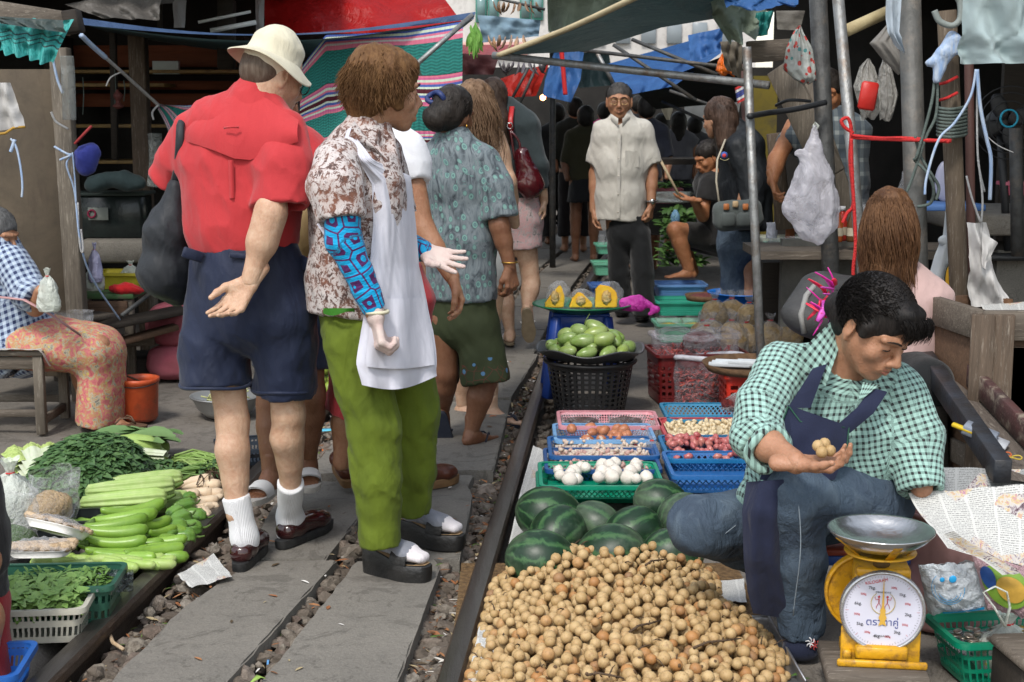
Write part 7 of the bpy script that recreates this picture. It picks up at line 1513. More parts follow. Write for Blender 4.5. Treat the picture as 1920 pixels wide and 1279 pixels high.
cu=bodyof('cucumber','short pale green cucumber at the foot of the eggplant pile','cucumber','short pale cucumbers',[(-.07,.006),(-.062,.016),(-.03,.0195),(.03,.020),(.058,.017),(.07,.006)],mCuc,.3)
items=[(rr.uniform(95,300),rr.uniform(1048,1062),.02+rr.uniform(0,.03),rr.uniform(-25,25),rr.uniform(-6,6),rr.uniform(.75,1.1))for _ in range(30)];items=[(i[0],min(i[1],1400-i[0]*1.15),*i[2:])for i in items]
lay(cu,items)
mLuf=vegm('angled_gourd',(.26,.38,.10),(.36,.45,.18),20,.5)
lu=bodyof('ridged_gourd','','gourd',None,[(-.20,.012),(-.185,.032),(-.10,.042),(.05,.048),(.14,.046),(.175,.034),(.185,.012)],mLuf,.05,10,.10,60,cap=(([(.18,0,0),(.2,.0,.005),(.22,.01,.01)],[.012,.008,.007],8),mCal))
lay(lu,[(235,940,.10,10,-2,.92),(248,918,.13,12,-2,.95),(270,905,.10,14,-2,.9),(262,948,.05,14,-4,.98),(290,945,.04,22,-4,.8)],['warty ridged gourd on top of the row, second from the front','ridged gourd behind the topmost warty one','ridged gourd farthest back, by the white radishes','ridged gourd lying just behind the eggplants','smaller ridged gourd at the right end near the peppers'],.88)
mRad=vegm('white_radish',(.60,.48,.34),(.50,.36,.24),14,.55)
ra=bodyof('radish','pale root of white radish beside the rail','radish','white radishes beside the ridged gourds',[(-.08,.004),(-.05,.013),(0,.021),(.05,.024),(.07,.018),(.078,.006)],mRad,.2)
lay(ra,[(360,905,.06,8,-8,1.1),(375,912,.05,-6,-5,1.1),(362,926,.04,4,0,1.0),(385,925,.035,-15,0,1.0),(352,938,.03,35,0,.8),(376,940,.03,10,0,.9),(366,952,.02,60,0,.8),(392,938,.02,70,0,.7),(340,928,.05,12,0,.9),(380,952,.02,20,0,.8)])
gi_=lump('galangal_root','knobbly pale root among the radishes at the rail','root','knobbly roots at the rail',mRad,.028,3,0,3,(1.3,.8,.7),.45)
for i,(px,py)in enumerate(((378,945),(395,950),(362,958),(402,938),(385,962))):o=gi_ if i==0 else copytree(gi_);o.location=G(px,py,.02);o.rotation_euler=(0,.3,i*1.3)
mPep=vegm('ribbed_green_eggplant',(.14,.27,.05),(.08,.19,.03),12,.3)
pe=bodyof('bitter_gourd','small ribbed green gourd between the ridged gourds and the rail','gourd','small ribbed green gourds',[(-.05,.004),(-.04,.02),(-.01,.032),(.03,.034),(.05,.022),(.056,.006)],mPep,0,7,.09,28,cap=(([(.054,0,0),(.07,0,.005),(.085,.005,.015)],[.005,.004,.003],6),mCal))
lay(pe,[(342,950,.05,40,0,.9),(362,968,.03,10,10,.9),(335,975,.05,60,0,1.0),(350,992,.03,15,0,1.0),(322,990,.05,30,0,1.0),(338,1008,.02,10,0,1.0),(318,1022,.02,50,0,.9),(300,1040,.02,20,0,.9),(326,962,.07,70,0,.8),(312,1005,.04,80,0,.9),(352,935,.06,60,0,.7)])
mGrd=vegm('bottle_gourd_skin',(.30,.42,.12),(.24,.35,.09),6,.35)
gd=bodyof('bottle_gourd','','gourd',None,[(-.17,.02),(-.15,.045),(-.06,.062),(.06,.07),(.13,.058),(.165,.03),(.172,.008)],mGrd)
lay(gd,[(225,845,.08,14,0,1),(205,860,.05,10,0,.9),(262,842,.05,20,0,.75),(250,858,.04,8,0,.85)],['big smooth pale green gourd at the back of the vegetable heap','smooth gourd under the big one at the back','yellowish gourd at the right end of the back row','short gourd just behind the cabbage stalks'])
def leafm(name,c1,c2,rough=.5):
 t=NT(name);gi=t.new('ShaderNodeNewGeometry');col=t.mix(gi.outputs['Random Per Island'],c1,c2);col=t.mix(t.math('MULTIPLY',t.noise(t.coord(),60,3),.4),col,tuple(x*.5 for x in c1));return t.fin(col,rough,0,.4,sss=.0)
def leaves(name,lab,cat,pos,n,L,w_,mat,seed,up=.5,curl=.4,jag=0,kind=None,grp=None,flatd=None,nseg=4):
 rr=Rand(seed);b=MB()
 for i in range(n):
  p,nr=pos(rr);nr=V(nr);d=V((rr.gauss(0,1),rr.gauss(0,1),rr.gauss(0,.4)));d=(d-nr*d.dot(nr));d=(d.normalized()+nr*up*rr.uniform(.3,1.4)).normalized()
  if flatd:d=(V(flatd)+d*.35).normalized()
  s=d.cross(nr+V((rr.uniform(-.4,.4),rr.uniform(-.4,.4),0))).normalized();nn=s.cross(d);l=L*rr.uniform(.6,1.25);ww=w_*rr.uniform(.7,1.2);vs=[]
  for k in range(nseg+1):
   t_=k/nseg;x=V(p)+d*l*t_-nn*curl*l*t_*t_*.5;hw=ww*sin(PI*min(.97,t_*.9+.08))**.8*(1+jag*rr.uniform(-1,1));dr=nn*hw*.25
   vs+=[x+s*hw+dr,x,x-s*hw+dr]
  b.add([tuple(v)for v in vs],[(3*k+a,3*k+a+1,3*k+a+4,3*k+a+3)for k in range(nseg)for a in(0,1)])
 o=b.build(name,mat,None,True);tag(o,lab,cat,grp,kind);return o
def dome(px,py,rx,ry,h,z0=.02):
 c=G(px,py,0)
 def f(rr):
  a=rr.uniform(0,2*PI);r_=rr.random()**.5;x,y=r_*cos(a),r_*sin(a);z=math.sqrt(max(0,1-r_*r_));return(c.x+x*rx,c.y+y*ry,z0+z*h),V((x/rx*.1,y/ry*.1,z/h*.1+.3)).normalized()
 return f
def domeb(px,py,rx,ry,h,nm,lab,mat,cat):
 c=G(px,py,0);b=MB();b.ball((0,0,0),(rx*.93,ry*.93,h*.93),3,None,lambda v:1+.08*float(nz(v,4)));q=b.v[0];q[:,2]=np.maximum(q[:,2],0);b.v[0]=q+np.array([c.x,c.y,.004]);o=b.build(nm,mat,None);tag(o,lab,cat,kind='stuff');return o
mBas=leafm('basil_leaf',(.04,.10,.03),(.10,.19,.06))
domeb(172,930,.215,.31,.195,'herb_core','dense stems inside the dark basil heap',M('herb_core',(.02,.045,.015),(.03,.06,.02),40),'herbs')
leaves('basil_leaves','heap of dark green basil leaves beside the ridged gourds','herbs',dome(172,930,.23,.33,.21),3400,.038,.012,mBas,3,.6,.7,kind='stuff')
leaves('basil_leaves','loose dark basil sprigs spilling right from the heap','herbs',dome(280,908,.22,.12,.07),420,.034,.009,mBas,9,.5,.5,kind='stuff')
mCabW=M('cabbage_rib',(.62,.66,.52),(.52,.60,.38),9,.4,.3,30,st=(3,1,1));mCabL=M('cabbage_leaf',(.50,.60,.22),(.34,.46,.12),16,.5,.9,28,bd=.03,dist=1)
def napa(lab,px,py,z,hd,s,fan=1):
 r=root('napa_cabbage',lab,'cabbage',G(px,py,z),'napa cabbages at the back of the heap');rr=Rand(px)
 loc=V(r.location);R_=Matrix.Rotation(radians(hd),3,'Z')
 for i in range(7):
  a=-1.4+2.8*i/6;b=MB();c_=MB()
  def fn(u,v,o_=0):w_=(.035+.05*v*fan);x=-.15+.32*v;y=sin(a)*(.03+.025*v)+(u-.5)*2*w_*cos(a*.6);z_=cos(a)*(.045+.02*v)-abs(u-.5)*.02+.012*v*v*sin(u*20+i)+o_;return loc+R_@(V((x,y,z_))*s)
  b.sheet(lambda u,v:fn(u,.45+.55*v),14,8);b.build('leaf_blade',mCabL,r);c_.sheet(lambda u,v:fn(.22+.56*u,v*.85,.003),6,10);c_.build('leaf_rib',mCabW,r)
 b=MB();b.ball(loc,(.15*s,.05*s,.045*s),3,np.array(R_),lambda v:1+.05*float(nz(v,3)));b.build('heart',mCabW,r)
napa('napa cabbage with white ribs lying in front of the smooth gourds',235,868,.05,170,1.25,.8);napa('upright white napa cabbage at the left of the basil heap',118,898,.05,75,1.2,1);napa('frilly yellow green napa cabbage at the far left of the heap',70,885,.04,110,1.15,1.3);napa('napa cabbage with yellow leaf tips behind the basil',195,880,.07,165,1.0,.9)
mKale=leafm('kale_leaf',(.12,.22,.08),(.18,.29,.11),.4);mStk=leafm('stalk_green',(.20,.33,.07),(.30,.42,.13))
cK=G(300,868,.0)
leaves('kale_leaves','broad dusty green kale leaves at the back right of the heap','kale',lambda rr:((cK.x+rr.uniform(-.16,.08),cK.y+rr.uniform(-.14,.2),.05+rr.uniform(0,.07)),(0,0,1)),26,.17,.05,mKale,5,.1,.35,kind='stuff',flatd=(-.9,.1,.1))
def stalks(lab,a,c_,n,sp,r_,mat,seed,nm='stalks',cat='stalks',sag=.03,zz=.05):
 rr=Rand(seed);b=MB()
 for i in range(n):
  o1,o2=rr.uniform(-1,1),rr.uniform(-1,1);p=G(a[0],a[1],.02+rr.uniform(0,zz))+V((rr.uniform(-.03,.03),sp*o1,0));q=G(c_[0],c_[1],.02+rr.uniform(0,zz))+V((rr.uniform(-.05,.05),sp*(o1+o2*.5),0));b.tube([p,p.lerp(q,.35)+V((0,0,sag*rr.random())),p.lerp(q,.7)+V((0,0,sag*rr.random())),q],r_*rr.uniform(.7,1.2),6)
 return tag(b.build(nm,mat),lab,cat,kind='stuff')
stalks('pale green kale stalks reaching toward the man\'s leg',(330,862),(410,872),60,.09,.0045,mStk,1);stalks('bundle of long green beans lying in front of the kale stalks',(262,898),(400,884),55,.05,.0042,leafm('yardlong_bean',(.12,.23,.05),(.19,.31,.08)),2,'long_beans','beans')
stalks('dark tangled root tips between the radishes and the leg',(385,905),(412,900),60,.08,.002,mTwig,3,'root_tips','roots',.05);leaves('herb_tops','small dark sprigs beside the white radishes','herbs',dome(402,915,.07,.16,.08),140,.03,.006,mBas,19,.8,.5,kind='stuff')
mMush=M('mushroom_pale',(.55,.42,.28),(.42,.29,.17),30,.6,.8,40,bd=.02)
def mushtray(lab,px,py,z,R,tilt,s=1):
 r=root('mushroom_tray',lab,'mushrooms',G(px,py,z));Q=lambda x,y,zz:(Matrix.Rotation(R,3,'Z')@Matrix.Rotation(tilt,3,'X'))@V((x*s,y*s,zz*s))+V(r.location);rr=Rand(int(px))
 b=MB();n=24;vs=[]
 for k,zz in((.82,0),(1,.02),(1.04,.022),(.97,.018)):
  for i in range(n):a=2*PI*i/n;e=(abs(cos(a))**4+abs(sin(a))**4)**-.25;vs.append(tuple(Q(.095*e*cos(a)*k,.062*e*sin(a)*k,zz)))
 b.add(vs,[(j*n+i,j*n+(i+1)%n,(j+1)*n+(i+1)%n,(j+1)*n+i)for j in range(3)for i in range(n)]+[tuple(range(n))]);b.build('foam_tray',M('white_foam',(.68,.67,.64),rough=.6),r)
 b=MB()
 for i in range(16):p=Q(rr.uniform(-.07,.07),rr.uniform(-.04,.04),.022+rr.uniform(0,.01));d=Q(1,.3*rr.uniform(-1,1),0)-V(r.location);d=d.normalized()*.045*s;b.tube([p-d,p,p+d*.8,p+d],[.008*s,.009*s,.013*s,.006*s],7)
 b.build('mushrooms',mMush,r);b=MB();b.sheet(lambda u,v:Q((u-.5)*.19,(v-.5)*.122,.024+.026*(sin(PI*u)*sin(PI*v))**.5+.003*sin(u*40+v*9)),24,14);b.build('cling_film',mClear,r)
mushtray('film wrapped foam tray of mushrooms leaning behind the flat one',105,1000,.12,2.6,.5,1.15);mushtray('film wrapped foam tray of mushrooms lying flat above the cucumbers',78,1040,.10,.05,-.1,1.1)
mBean=M('bean_sprout_tan',(.52,.36,.18),(.40,.26,.12),60,.6,1.,60,bd=.02)
pouch('plastic_bag','clear bag of tan dried shreds beside the basil heap','bag',G(95,985,.05),(.17,.20,.20),mClear,21,mBean,False,lean=.1,fillz=.62)
pouch('plastic_bag','milky bag of green herbs standing at the far left','bag',G(25,1000,.02),(.20,.2,.27),mMilk,22,M('herb_in_bag',(.07,.14,.03),(.04,.08,.02),40,.6,1.),True,fillz=.5)
pouch('plastic_bag','second clear bag with green herbs, below the milky one at the left edge','bag',G(15,1040,.02),(.20,.17,.20),mClear,23,M('herb_in_bag',(.07,.14,.03)),False,fillz=.5)
for i,(px,py,lab)in enumerate(((130,1030,'black plastic pot propping up the mushroom trays'),(60,1058,'low black box below the flat mushroom tray'))):
 c=G(px,py,0);c.y+=.1;r,Q=tray('tray',lab,'box',c,.2,(.17,.16,.09-.03*i),(.012,.016,.018),'blackbox%d'%i,kind='grid',fu=4,w_=.9)
lm=lump('lime','small green lime beside the cucumbers','lime','limes beside the cucumbers',vegm('lime_skin',(.10,.20,.02),(.07,.15,.02)),.02,1,.2)
for i,(px,py)in enumerate(((98,1048),(108,1040),(115,1050),(90,1058))):o=lm if i==0 else copytree(lm);o.location=G(px,py,.025)
cA=G(240,1062,.12)
crt,Qg=tray('crate','dark green crate of leafy herbs behind the white crate','crate',V((cA.x-.26,cA.y-.10,0)),.06,(.50,.22,.12),(.025,.10,.065),'darkgreen',kind='grid',fu=50,fv=22,w_=.5,taper=.96,top=.86)
cB=G(140,1208,0);crw,Qw=tray('crate','white slotted crate of broccoli and curly lettuce','crate',V((cB.x-.20,cB.y+.11,0)),.10,(.42,.24,.10),(.50,.48,.40),'offwhite',kind='grid',fu=62,fv=21,w_=.42,taper=.94,top=.84,bot=.18)
cC=G(74,1213,.08);crb,Qb2=tray('crate','blue crate with orange produce at the bottom left corner','crate',V((cC.x-.21,cC.y-.11,0)),.10,(.40,.24,.08),(.012,.10,.38),'brightblue',kind='grid',fu=80,fv=21,w_=.4,taper=.94,top=.86,bot=.1)
mLet=leafm('curly_lettuce',(.15,.28,.06),(.24,.38,.10));mBro=leafm('broccoli',(.05,.13,.035),(.09,.19,.05))
leaves('lettuce','curly light green lettuce filling the right of the white crate','lettuce',lambda rr:(Qw(rr.uniform(-.04,.18),rr.uniform(-.10,.10),.075+rr.uniform(0,.05)),(0,-.2,1)),1700,.030,.011,mLet,7,1.0,1.4,.6,kind='stuff')
leaves('herb_bunch','fine leafy herbs in the dark green crate','herbs',lambda rr:(Qg(rr.uniform(-.05,.22),rr.uniform(-.10,.06),.09+rr.uniform(0,.035)),(0,0,1)),800,.035,.006,leafm('fine_herb',(.08,.18,.03),(.15,.27,.06)),8,.6,.6,kind='stuff')
leaves('leafy_greens','broad bluish leaves around the broccoli at the left of the crates','leaves',lambda rr:(Qg(rr.uniform(-.24,-.06),rr.uniform(-.2,.0),.09+rr.uniform(0,.03)),(0,0,1)),60,.07,.025,leafm('broccoli_leaf',(.05,.12,.06),(.09,.18,.08)),10,.5,.8,kind='stuff')
for i,(x,y,lab)in enumerate(((-.10,.03,'broccoli head in the white crate, left of the lettuce'),(-.06,-.055,'broccoli head at the front of the white crate'),(-.16,-.04,'broccoli head cut by the left edge in the white crate'))):
 p=Qw(x,y,.085);b=MB();rr=Rand(i)
 for k in range(150):
  d=V((rr.gauss(0,1),rr.gauss(0,1),abs(rr.gauss(0,1)))).normalized();b.ball(p+V((d.x*.06,d.y*.06,d.z*.045)),.010*rr.uniform(.7,1.2),1)
 b.tube([p+V((0,0,-.06)),p],[.02,.03],8);tag(b.build('broccoli',M('broccoli_green',(.05,.12,.035),(.09,.18,.05),60,.7,1.,200,bd=.006)),lab,'broccoli')
for i in range(6):b=MB();b.ball((0,0,0),.028,2,None,lambda v:1+.05*float(nz(v,3,i)));o=b.build('orange',M('orange_peel',(.62,.19,.02),(.52,.13,.02),30,.4,.3,150),None,True,(0,0,0));o.location=Qb2(-.12+.055*(i%5),-.02+.05*(i//5),.035);tag(o,'orange fruit in the blue crate at the corner','fruit','orange fruit in the blue crate')
b=MB();b.sheet(lambda u,v:G(lerp(180,250,u),lerp(1068,1110,v),.12-.10*v*u+.02*float(nz(np.array([u*9,v*9,0.]),1.5))),22,16);tag(b.build('plastic_sheet',plastic('smoky_film',(.20,.23,.24),.35,.8,.15,9)),'crumpled smoky plastic hanging off the green crate at the rail','plastic')
c=G(478,872);r,Q=tray('tray','dark blue grey slotted tray on the ground behind the man\'s legs','tray',V((c.x,c.y+.12,0)),.35,(.34,.26,.07),(.025,.035,.05),'slate',kind='grid',fu=60,fv=30,w_=.5)
c=G(425,812);b=MB()
def board_stool(c,w_,d_,h,lab,nm='wooden_stool'):
 r=root(nm,lab,'stool',c)
 b=MB();b.box(c+V((0,0,h-.012)),(w_,d_,.024),None,.004);b.build('seat',mWoodG,r)
 for sx in(-1,1):
  for sy in(-1,1):b=MB();b.box(c+V((sx*(w_/2-.03),sy*(d_/2-.03),(h-.024)/2)),(.045,.04,h-.024),None,.003);b.build('leg',mWoodGz,r)
 for sy in(-1,1):
  b=MB();b.box(c+V((0,sy*(d_/2-.03),h-.06)),(w_-.1,.022,.06),None,.003);b.build('rail',mWoodG,r);b=MB();b.box(c+V((0,sy*(d_/2-.03),.10)),(w_-.1,.022,.035),None,.003);b.build('stretcher',mWoodG,r)
 for sx in(-1,1):b=MB();b.box(c+V((sx*(w_/2-.03),0,h-.06)),(.022,d_-.1,.06),None,.003);b.build('rail',mWoodG,r);b=MB();b.box(c+V((sx*(w_/2-.03),0,.06)),(.024,d_-.1,.04),None,.003);b.build('stretcher',mWoodG,r)
 return r
cst=P(20,828,6.75);board_stool(V((cst.x,6.82,0)),.44,.42,.40,'grey wooden stool under the old woman')
b=MB();cl=V((cst.x,6.82,.41));b.sheet(lambda u,v:cl+V(((u-.5)*.48,(v-.5)*.46,.006*float(nz(np.array([u*6,v*6,0.]),2))-.09*max(0,(abs(u-.5)*2-.9))*10*(.5+.5*sin(v*9)))),30,20);tag(b.build('cloth',cloth('off_white_rag',(.48,.46,.41))),'off white rag draped over the wooden stool seat','cloth')
mOrB=M('orange_red_bucket',(.50,.085,.025),(.34,.05,.018),6,.4,.3,30,dirt=((.14,.05,.025),9));c=V((P(262,790,6.95).x,6.95,0));bu=root('bucket','stained orange red plastic bucket beside the old woman\'s feet','bucket',c)
b=MB();b.lathe([(.0,.004),(.082,.004),(.09,.02),(.098,.19),(.104,.195),(.104,.212),(.099,.214),(.094,.19),(.085,.02),(.0,.012)],tuple(c),40);b.build('wall',mOrB,bu);b=MB();b.tube([c+V((.102*cos(a),-.102*abs(sin(a))*1.0,.20-.02*abs(sin(a))))for a in np.linspace(0,PI,12)],.003,5);b.build('handle',M('black_wire',(.02,)*3),bu)
b=MB();b.tube([c+V((-.10,0,.24)),c+V((.02,.0,.19))],.005,6);tag(b.build('stick',mTwig),'thin dark stick poking out of the orange bucket','stick')
mBsn=M('aluminium_basin',(.42,.43,.43),(.33,.34,.34),7,.38,.3,20,metal=.6);c=V((P(425,790,7.05).x,7.05,0));bs=root('basin','aluminium basin with pale strips behind the man\'s leg','basin',c)
b=MB();b.lathe([(.0,.004),(.10,.004),(.14,.04),(.172,.105),(.178,.108),(.178,.10),(.165,.108),(.135,.05),(.095,.012),(.0,.012)],tuple(c),48);b.build('bowl',mBsn,bs)
stp=MB();rr=Rand(4)
for i in range(26):p=c+V((rr.uniform(-.09,.09),rr.uniform(-.07,.07),.07+rr.uniform(0,.04)));d=V((rr.uniform(-1,1),rr.uniform(-1,1),rr.uniform(.1,.8))).normalized()*.045;stp.tube([p-d,p+d],.004,5)
tag(stp.build('bamboo_strips',M('pale_strip',(.56,.55,.28),(.45,.50,.2))),'pale yellow vegetable strips in the aluminium basin','strips',kind='stuff')
def sack(lab,c,w_,h,seed):
 t=NT('pink_mesh_sack')if 'pink_mesh_sack' not in _M else None
 if t:co=t.coord();s=t.sep(co);g_=t.math('MULTIPLY',t.math('SINE',t.math('MULTIPLY',s[0],900)),t.math('SINE',t.math('MULTIPLY',s[2],900)));t.bump(t.math('ADD',t.noise(co,12,4),t.math('MULTIPLY',g_,.15)),.8,.02);_M['pink_mesh_sack']=t.fin(t.mix(t.noise(co,16,5,.7),(.42,.06,.11),(.50,.17,.19)),.6)
 b=MB();b.ball(c+V((0,0,h/2)),(w_/2,w_*.42,h/2),4,None,lambda v:(abs(v[0])**2.6+abs(v[1])**2.6+abs(v[2])**2.6)**(-1/2.6)*(1+.06*float(nz(v,3,seed))));return tag(b.build('sack',_M['pink_mesh_sack']),lab,'sack')
cs_=V((P(322,700,8.1).x,8.1,0));sack('pink mesh sack lying on the ground',cs_+V((.04,-.02,.0)),.34,.20,1);sack('upright pink mesh sack on top of the lying one',cs_+V((.02,0,.185)),.30,.25,2)
tb=root('wooden_table','low rough wooden table with a peeling green top','table',V((P(225,700,8.1).x,8.1,0)));q=[P(152,540,8.6),P(300,538,8.6),P(292,556,8.0),P(155,556,8.0)];zt=q[2].z
b=MB();b.box(V(((q[0].x+q[1].x)/2,8.3,zt)),(.47,.62,.03),None,.004);b.build('top',M('peeling_green_paint',(.07,.16,.055),(.05,.10,.04),6,.7,.4,30,dirt=((.13,.11,.085),12)),tb)
for sx in(-1,1):
 for sy in(-1,1):b=MB();b.box(V(((q[0].x+q[1].x)/2+sx*.2,8.3+sy*.27,zt/2)),(.05,.05,zt-.03),None,.004);b.build('leg',mWoodGz,tb)
b=MB();b.box(V(((q[0].x+q[1].x)/2,8.0,zt-.07)),(.4,.03,.09),None,.004);b.build('apron',mWoodB,tb)
for i,(a,c_,w_,lab)in enumerate((((150,620),(345,580),.20,'sloping dark plank in front of the green topped table'),((175,655),(330,612),.10,'reddish weathered board under the sloping plank'),((120,600),(200,590),.16,'short grey plank behind the old woman\'s knees'))):b=MB();b.bar(P(*a,7.7),P(*c_,7.95),w_,.03);tag(b.build('plank',(mWoodD,mWoodB,mWoodG)[i]),lab,'plank')
b=MB();b.tube([P(228,592,7.5),P(280,552,7.7)],.012,8);tag(b.build('rod',mDarkPipe),'grey rod leaning on the sloping plank','rod')
b=MB();b.box(P(205,720,8.2),(.55,.3,.35),None,.01);tag(b.build('crate',mWoodD),'dark wooden box under the sloping planks','box');b=MB();b.bar(P(190,640,8.0),P(290,636,8.0),.05,.07);tag(b.build('plank',mWoodG),'grey beam resting across the dark box','plank')
r,Q=tray('tray','yellow plastic tray on the green topped table','tray',V((P(225,520,8.25).x+.0,8.3,zt+.017)),0,(.26,.22,.09),(.45,.38,.03),'yellow',kind='grid',fu=4,w_=.9)
pouch('plastic_bag','white bag inside the yellow tray','bag',Q(.05,0,.03),(.12,.1,.12),mMilk,31)
S=SDF();p=P(235,528,8.02);p.z=zt+.04;S.ell(p,(.075,.05,.03));S.ell(p+V((-.04,0,-.005)),(.05,.04,.02));S.ell(p+V((.05,0,-.01)),(.05,.04,.018));vs,fs=S.mesh(.006,warp=lambda q:.012*nz(q,36));tag(mk('cloth',vs,fs,cloth('bright_red_cloth',(.62,.015,.02))),'bright red crumpled cloth at the front of the green table','cloth')
pouch('plastic_bag','bluish white bag hanging beside the yellow tray','bag',P(178,545,7.9),(.11,.1,.17),mMilk,32)
pouch('bottle_bag','lavender plastic sleeve standing by the post','bag',P(180,530,7.85),(.075,.07,.22),plastic('lavender_film',(.42,.42,.62),.7,.95),33)
pouch('plastic_bag','white plastic bag held beside the old woman\'s elbow','bag',P(92,585,6.5),(.10,.08,.20),mMilk,34);pouch('plastic_bag','clear plastic bags on the plank behind the old woman\'s knees','bag',P(140,612,7.3),(.20,.12,.08),mClear,35,None,False)
c=V((P(596,690,8.6).x,8.6,.10));r,Q=tray('basket','light blue slotted basket seen between the man and the aproned woman','basket',c,0,(.30,.26,.26),(.12,.36,.60),'skyblue',kind='grid',fu=40,fv=26,w_=.5,top=.86)
mLim=vegm('lime_skin2',(.16,.25,.03),(.22,.26,.05),14,.35);lm2=lump('lime','green lime in the pile by the left rail beyond the man','lime','limes piled by the left rail',mLim,.030,2,.15,2);rr=Rand(9)
for i in range(42):o=lm2 if i==0 else copytree(lm2);p=G(rr.uniform(590,640),rr.uniform(745,765),0);o.location=V((p.x-.05,p.y+rr.uniform(0,.5),.03+rr.uniform(0,.17)));o.rotation_euler=(rr.uniform(0,6),)*3
def plank(lab,a,c,w_,h,mat,cat='post',nm='wooden_post',grp=None,bev=.004):b=MB();b.bar(a,c,w_,h,bev=bev);return tag(b.build(nm,mat),lab,cat,grp)
t=NT('stained_plywood');co=t.coord();n_=t.noise(co,3,7,.7,.5);n2=t.noise(t.map(co,(1,1,.3)),9,5,.7)
col=t.mix(t.ramp(n_,[(.35,(0,0,0)),(.65,(1,1,1))]),(.10,.078,.054),(.058,.046,.033));col=t.mix(t.ramp(n2,[(.55,(0,0,0)),(.75,(1,1,1))]),col,(.055,.04,.03));t.bump(t.noise(co,50,5),.3,.005);mPly=t.fin(col,.8,0,.3)
b=MB();a=P(-60,150,7.6);c_=P(112,150,7.6);z1=P(50,130,7.6).z;b.box(((a.x+c_.x)/2,7.6,z1/2+.05),((c_.x-a.x),.02,z1-.1),None,.003);tag(b.build('plywood_panel',mPly),'stained brown plywood panel behind the old woman','panel')
plank('weathered upright post tied with blue string at the edge of the plywood',P(112,90,7.45),V((P(148,590,7.45).x,7.45,0)),.09,.09,mWoodGz)
plank('grey weathered beam across the top left corner',P(-20,22,6.9),P(135,46,7.0),.05,.11,mWoodG,'beam','wooden_beam');plank('short dark block at the end of the top left beam',P(133,20,6.95),P(142,62,6.95),.10,.07,mWoodD,'block','wooden_block')
for i,(a,c_,w_,lab)in enumerate(((((258,60),(285,740)),None,.10,'dark upright post in the middle of the left shelves'),(((212,60),(216,300)),None,.04,'thin dark upright left of the middle shelf post'),(((425,0),(425,130)),None,.10,'dark post behind the blue tarp above the bucket hat'),(((300,0),(300,60)),None,.03,'thin pole stub at the top left above the grey cloth'))):
 p0,p1=a;plank(lab,P(*p0,8.9+i*.1),P(*p1,8.9+i*.1),w_,w_,(mWoodBz,mWoodD,mWoodD,mWoodD)[i])
mShelfE=M('shelf_edge_ochre',(.26,.17,.06),(.17,.11,.045),20,.6,.3);mShBk=wood('orange_lit_board',(.16,.045,.018),(.09,.028,.012),sc=5)  # orange light on the back wall is put into the board colour
sh=root('shelving','dim open wooden shelving at the back of the left stall','shelves',V((P(250,500,10).x,10,0)))
xl,xr=P(110,300,10).x,P(470,300,10).x
for i,(py,m_)in enumerate(((135,0),(236,1),(303,2),(160,3))):
 z=P(300,py,9.9).z;b=MB();b.box((((xl+xr)/2)if i<3 else xl+.4,9.95,z),((xr-xl)if i<3 else .8,.34,.022),None,.002);b.build('shelf',mShelfE,sh)
for py,h in((112,.10),(92,.05),(188,.09),(160,.06)):b=MB();z=P(300,py,10.1).z;b.box((xr-.62,10.12,z),(1.2,.02,h),None,.002);b.build('back_board',mShBk,sh)
for x in(xl,xr-.02,xr-1.25):b=MB();b.box((x,10.0,1.0),(.05,.3,2.0),None,.002);b.build('upright',mWoodD,sh)
b=MB();b.box(P(312,127,9.85),(.17,.10,.085),rotm(0,0,.1),.002);tag(b.build('box',M('white_box',(.42,.48,.46),rough=.6)),'small pale box tied with string on the top shelf','box')
b=MB();b.box(P(212,405,8.75),(.42,.26,.27),None,.02);bx=root('storage_box','dark clear storage box with a small label on the left stall','box',P(212,450,8.75));b.build('shell',M('smoky_plastic_box',(.022,.03,.028),(.015,.02,.02),8,.2,.2),bx);b=MB();b.box(P(212,362,8.75),(.45,.28,.02),None,.004);b.build('rim',M('box_rim',(.035,.05,.045)),bx)
b=MB();b.box(P(184,401,8.60),(.12,.004,.075),None,.001);b.build('label',M('box_label',(.20,.22,.2),bump=0),bx);b=MB();b.tube([P(172+7*cos(a),401+7*sin(a),8.59)for a in np.linspace(0,2*PI,14)[:-1]],.006,5,closed=True);b.build('label_ring',M('label_magenta',(.25,.02,.06),bump=0),bx)
b=MB();b.box(P(222,468,8.6),(.40,.34,.13),None,.012);tag(b.build('concrete_block',mSlab),'grey concrete slab block under the storage box','block')
S=SDF();S.cap(P(175,345,8.5),P(232,332,8.5),.05,.045,.03);S.cap(P(232,340,8.5),P(262,345,8.5),.05,.04,.03);vs,fs=S.mesh(.012,warp=lambda q:.015*nz(q,22));tag(mk('cloth',vs,fs,cloth('dim_teal_towel',(.035,.06,.065))),'dim teal towel heaped on the storage box','cloth')
def wallbox(lab,c,s,mat=mDark,nm='stall_wall',cat='wall'):b=MB();b.box(c,s,None,.0);return tag(b.build(nm,mat,None,False),lab,cat)
wallbox('dark back wall behind the left shelving',(-3.0,10.6,1.4),(4.4,.06,2.8));wallbox('dark side wall of the left stall',(-4.6,8.9,1.4),(.06,4.2,2.8));wallbox('dark wall at the far end of the left stalls',(-2.5,14.4,1.4),(3.6,.06,2.8));wallbox('dark partition beside the track beyond the shelving',(-.95,12.6,1.4),(.06,3.8,2.8))  # stall walls built to make the surroundings dark
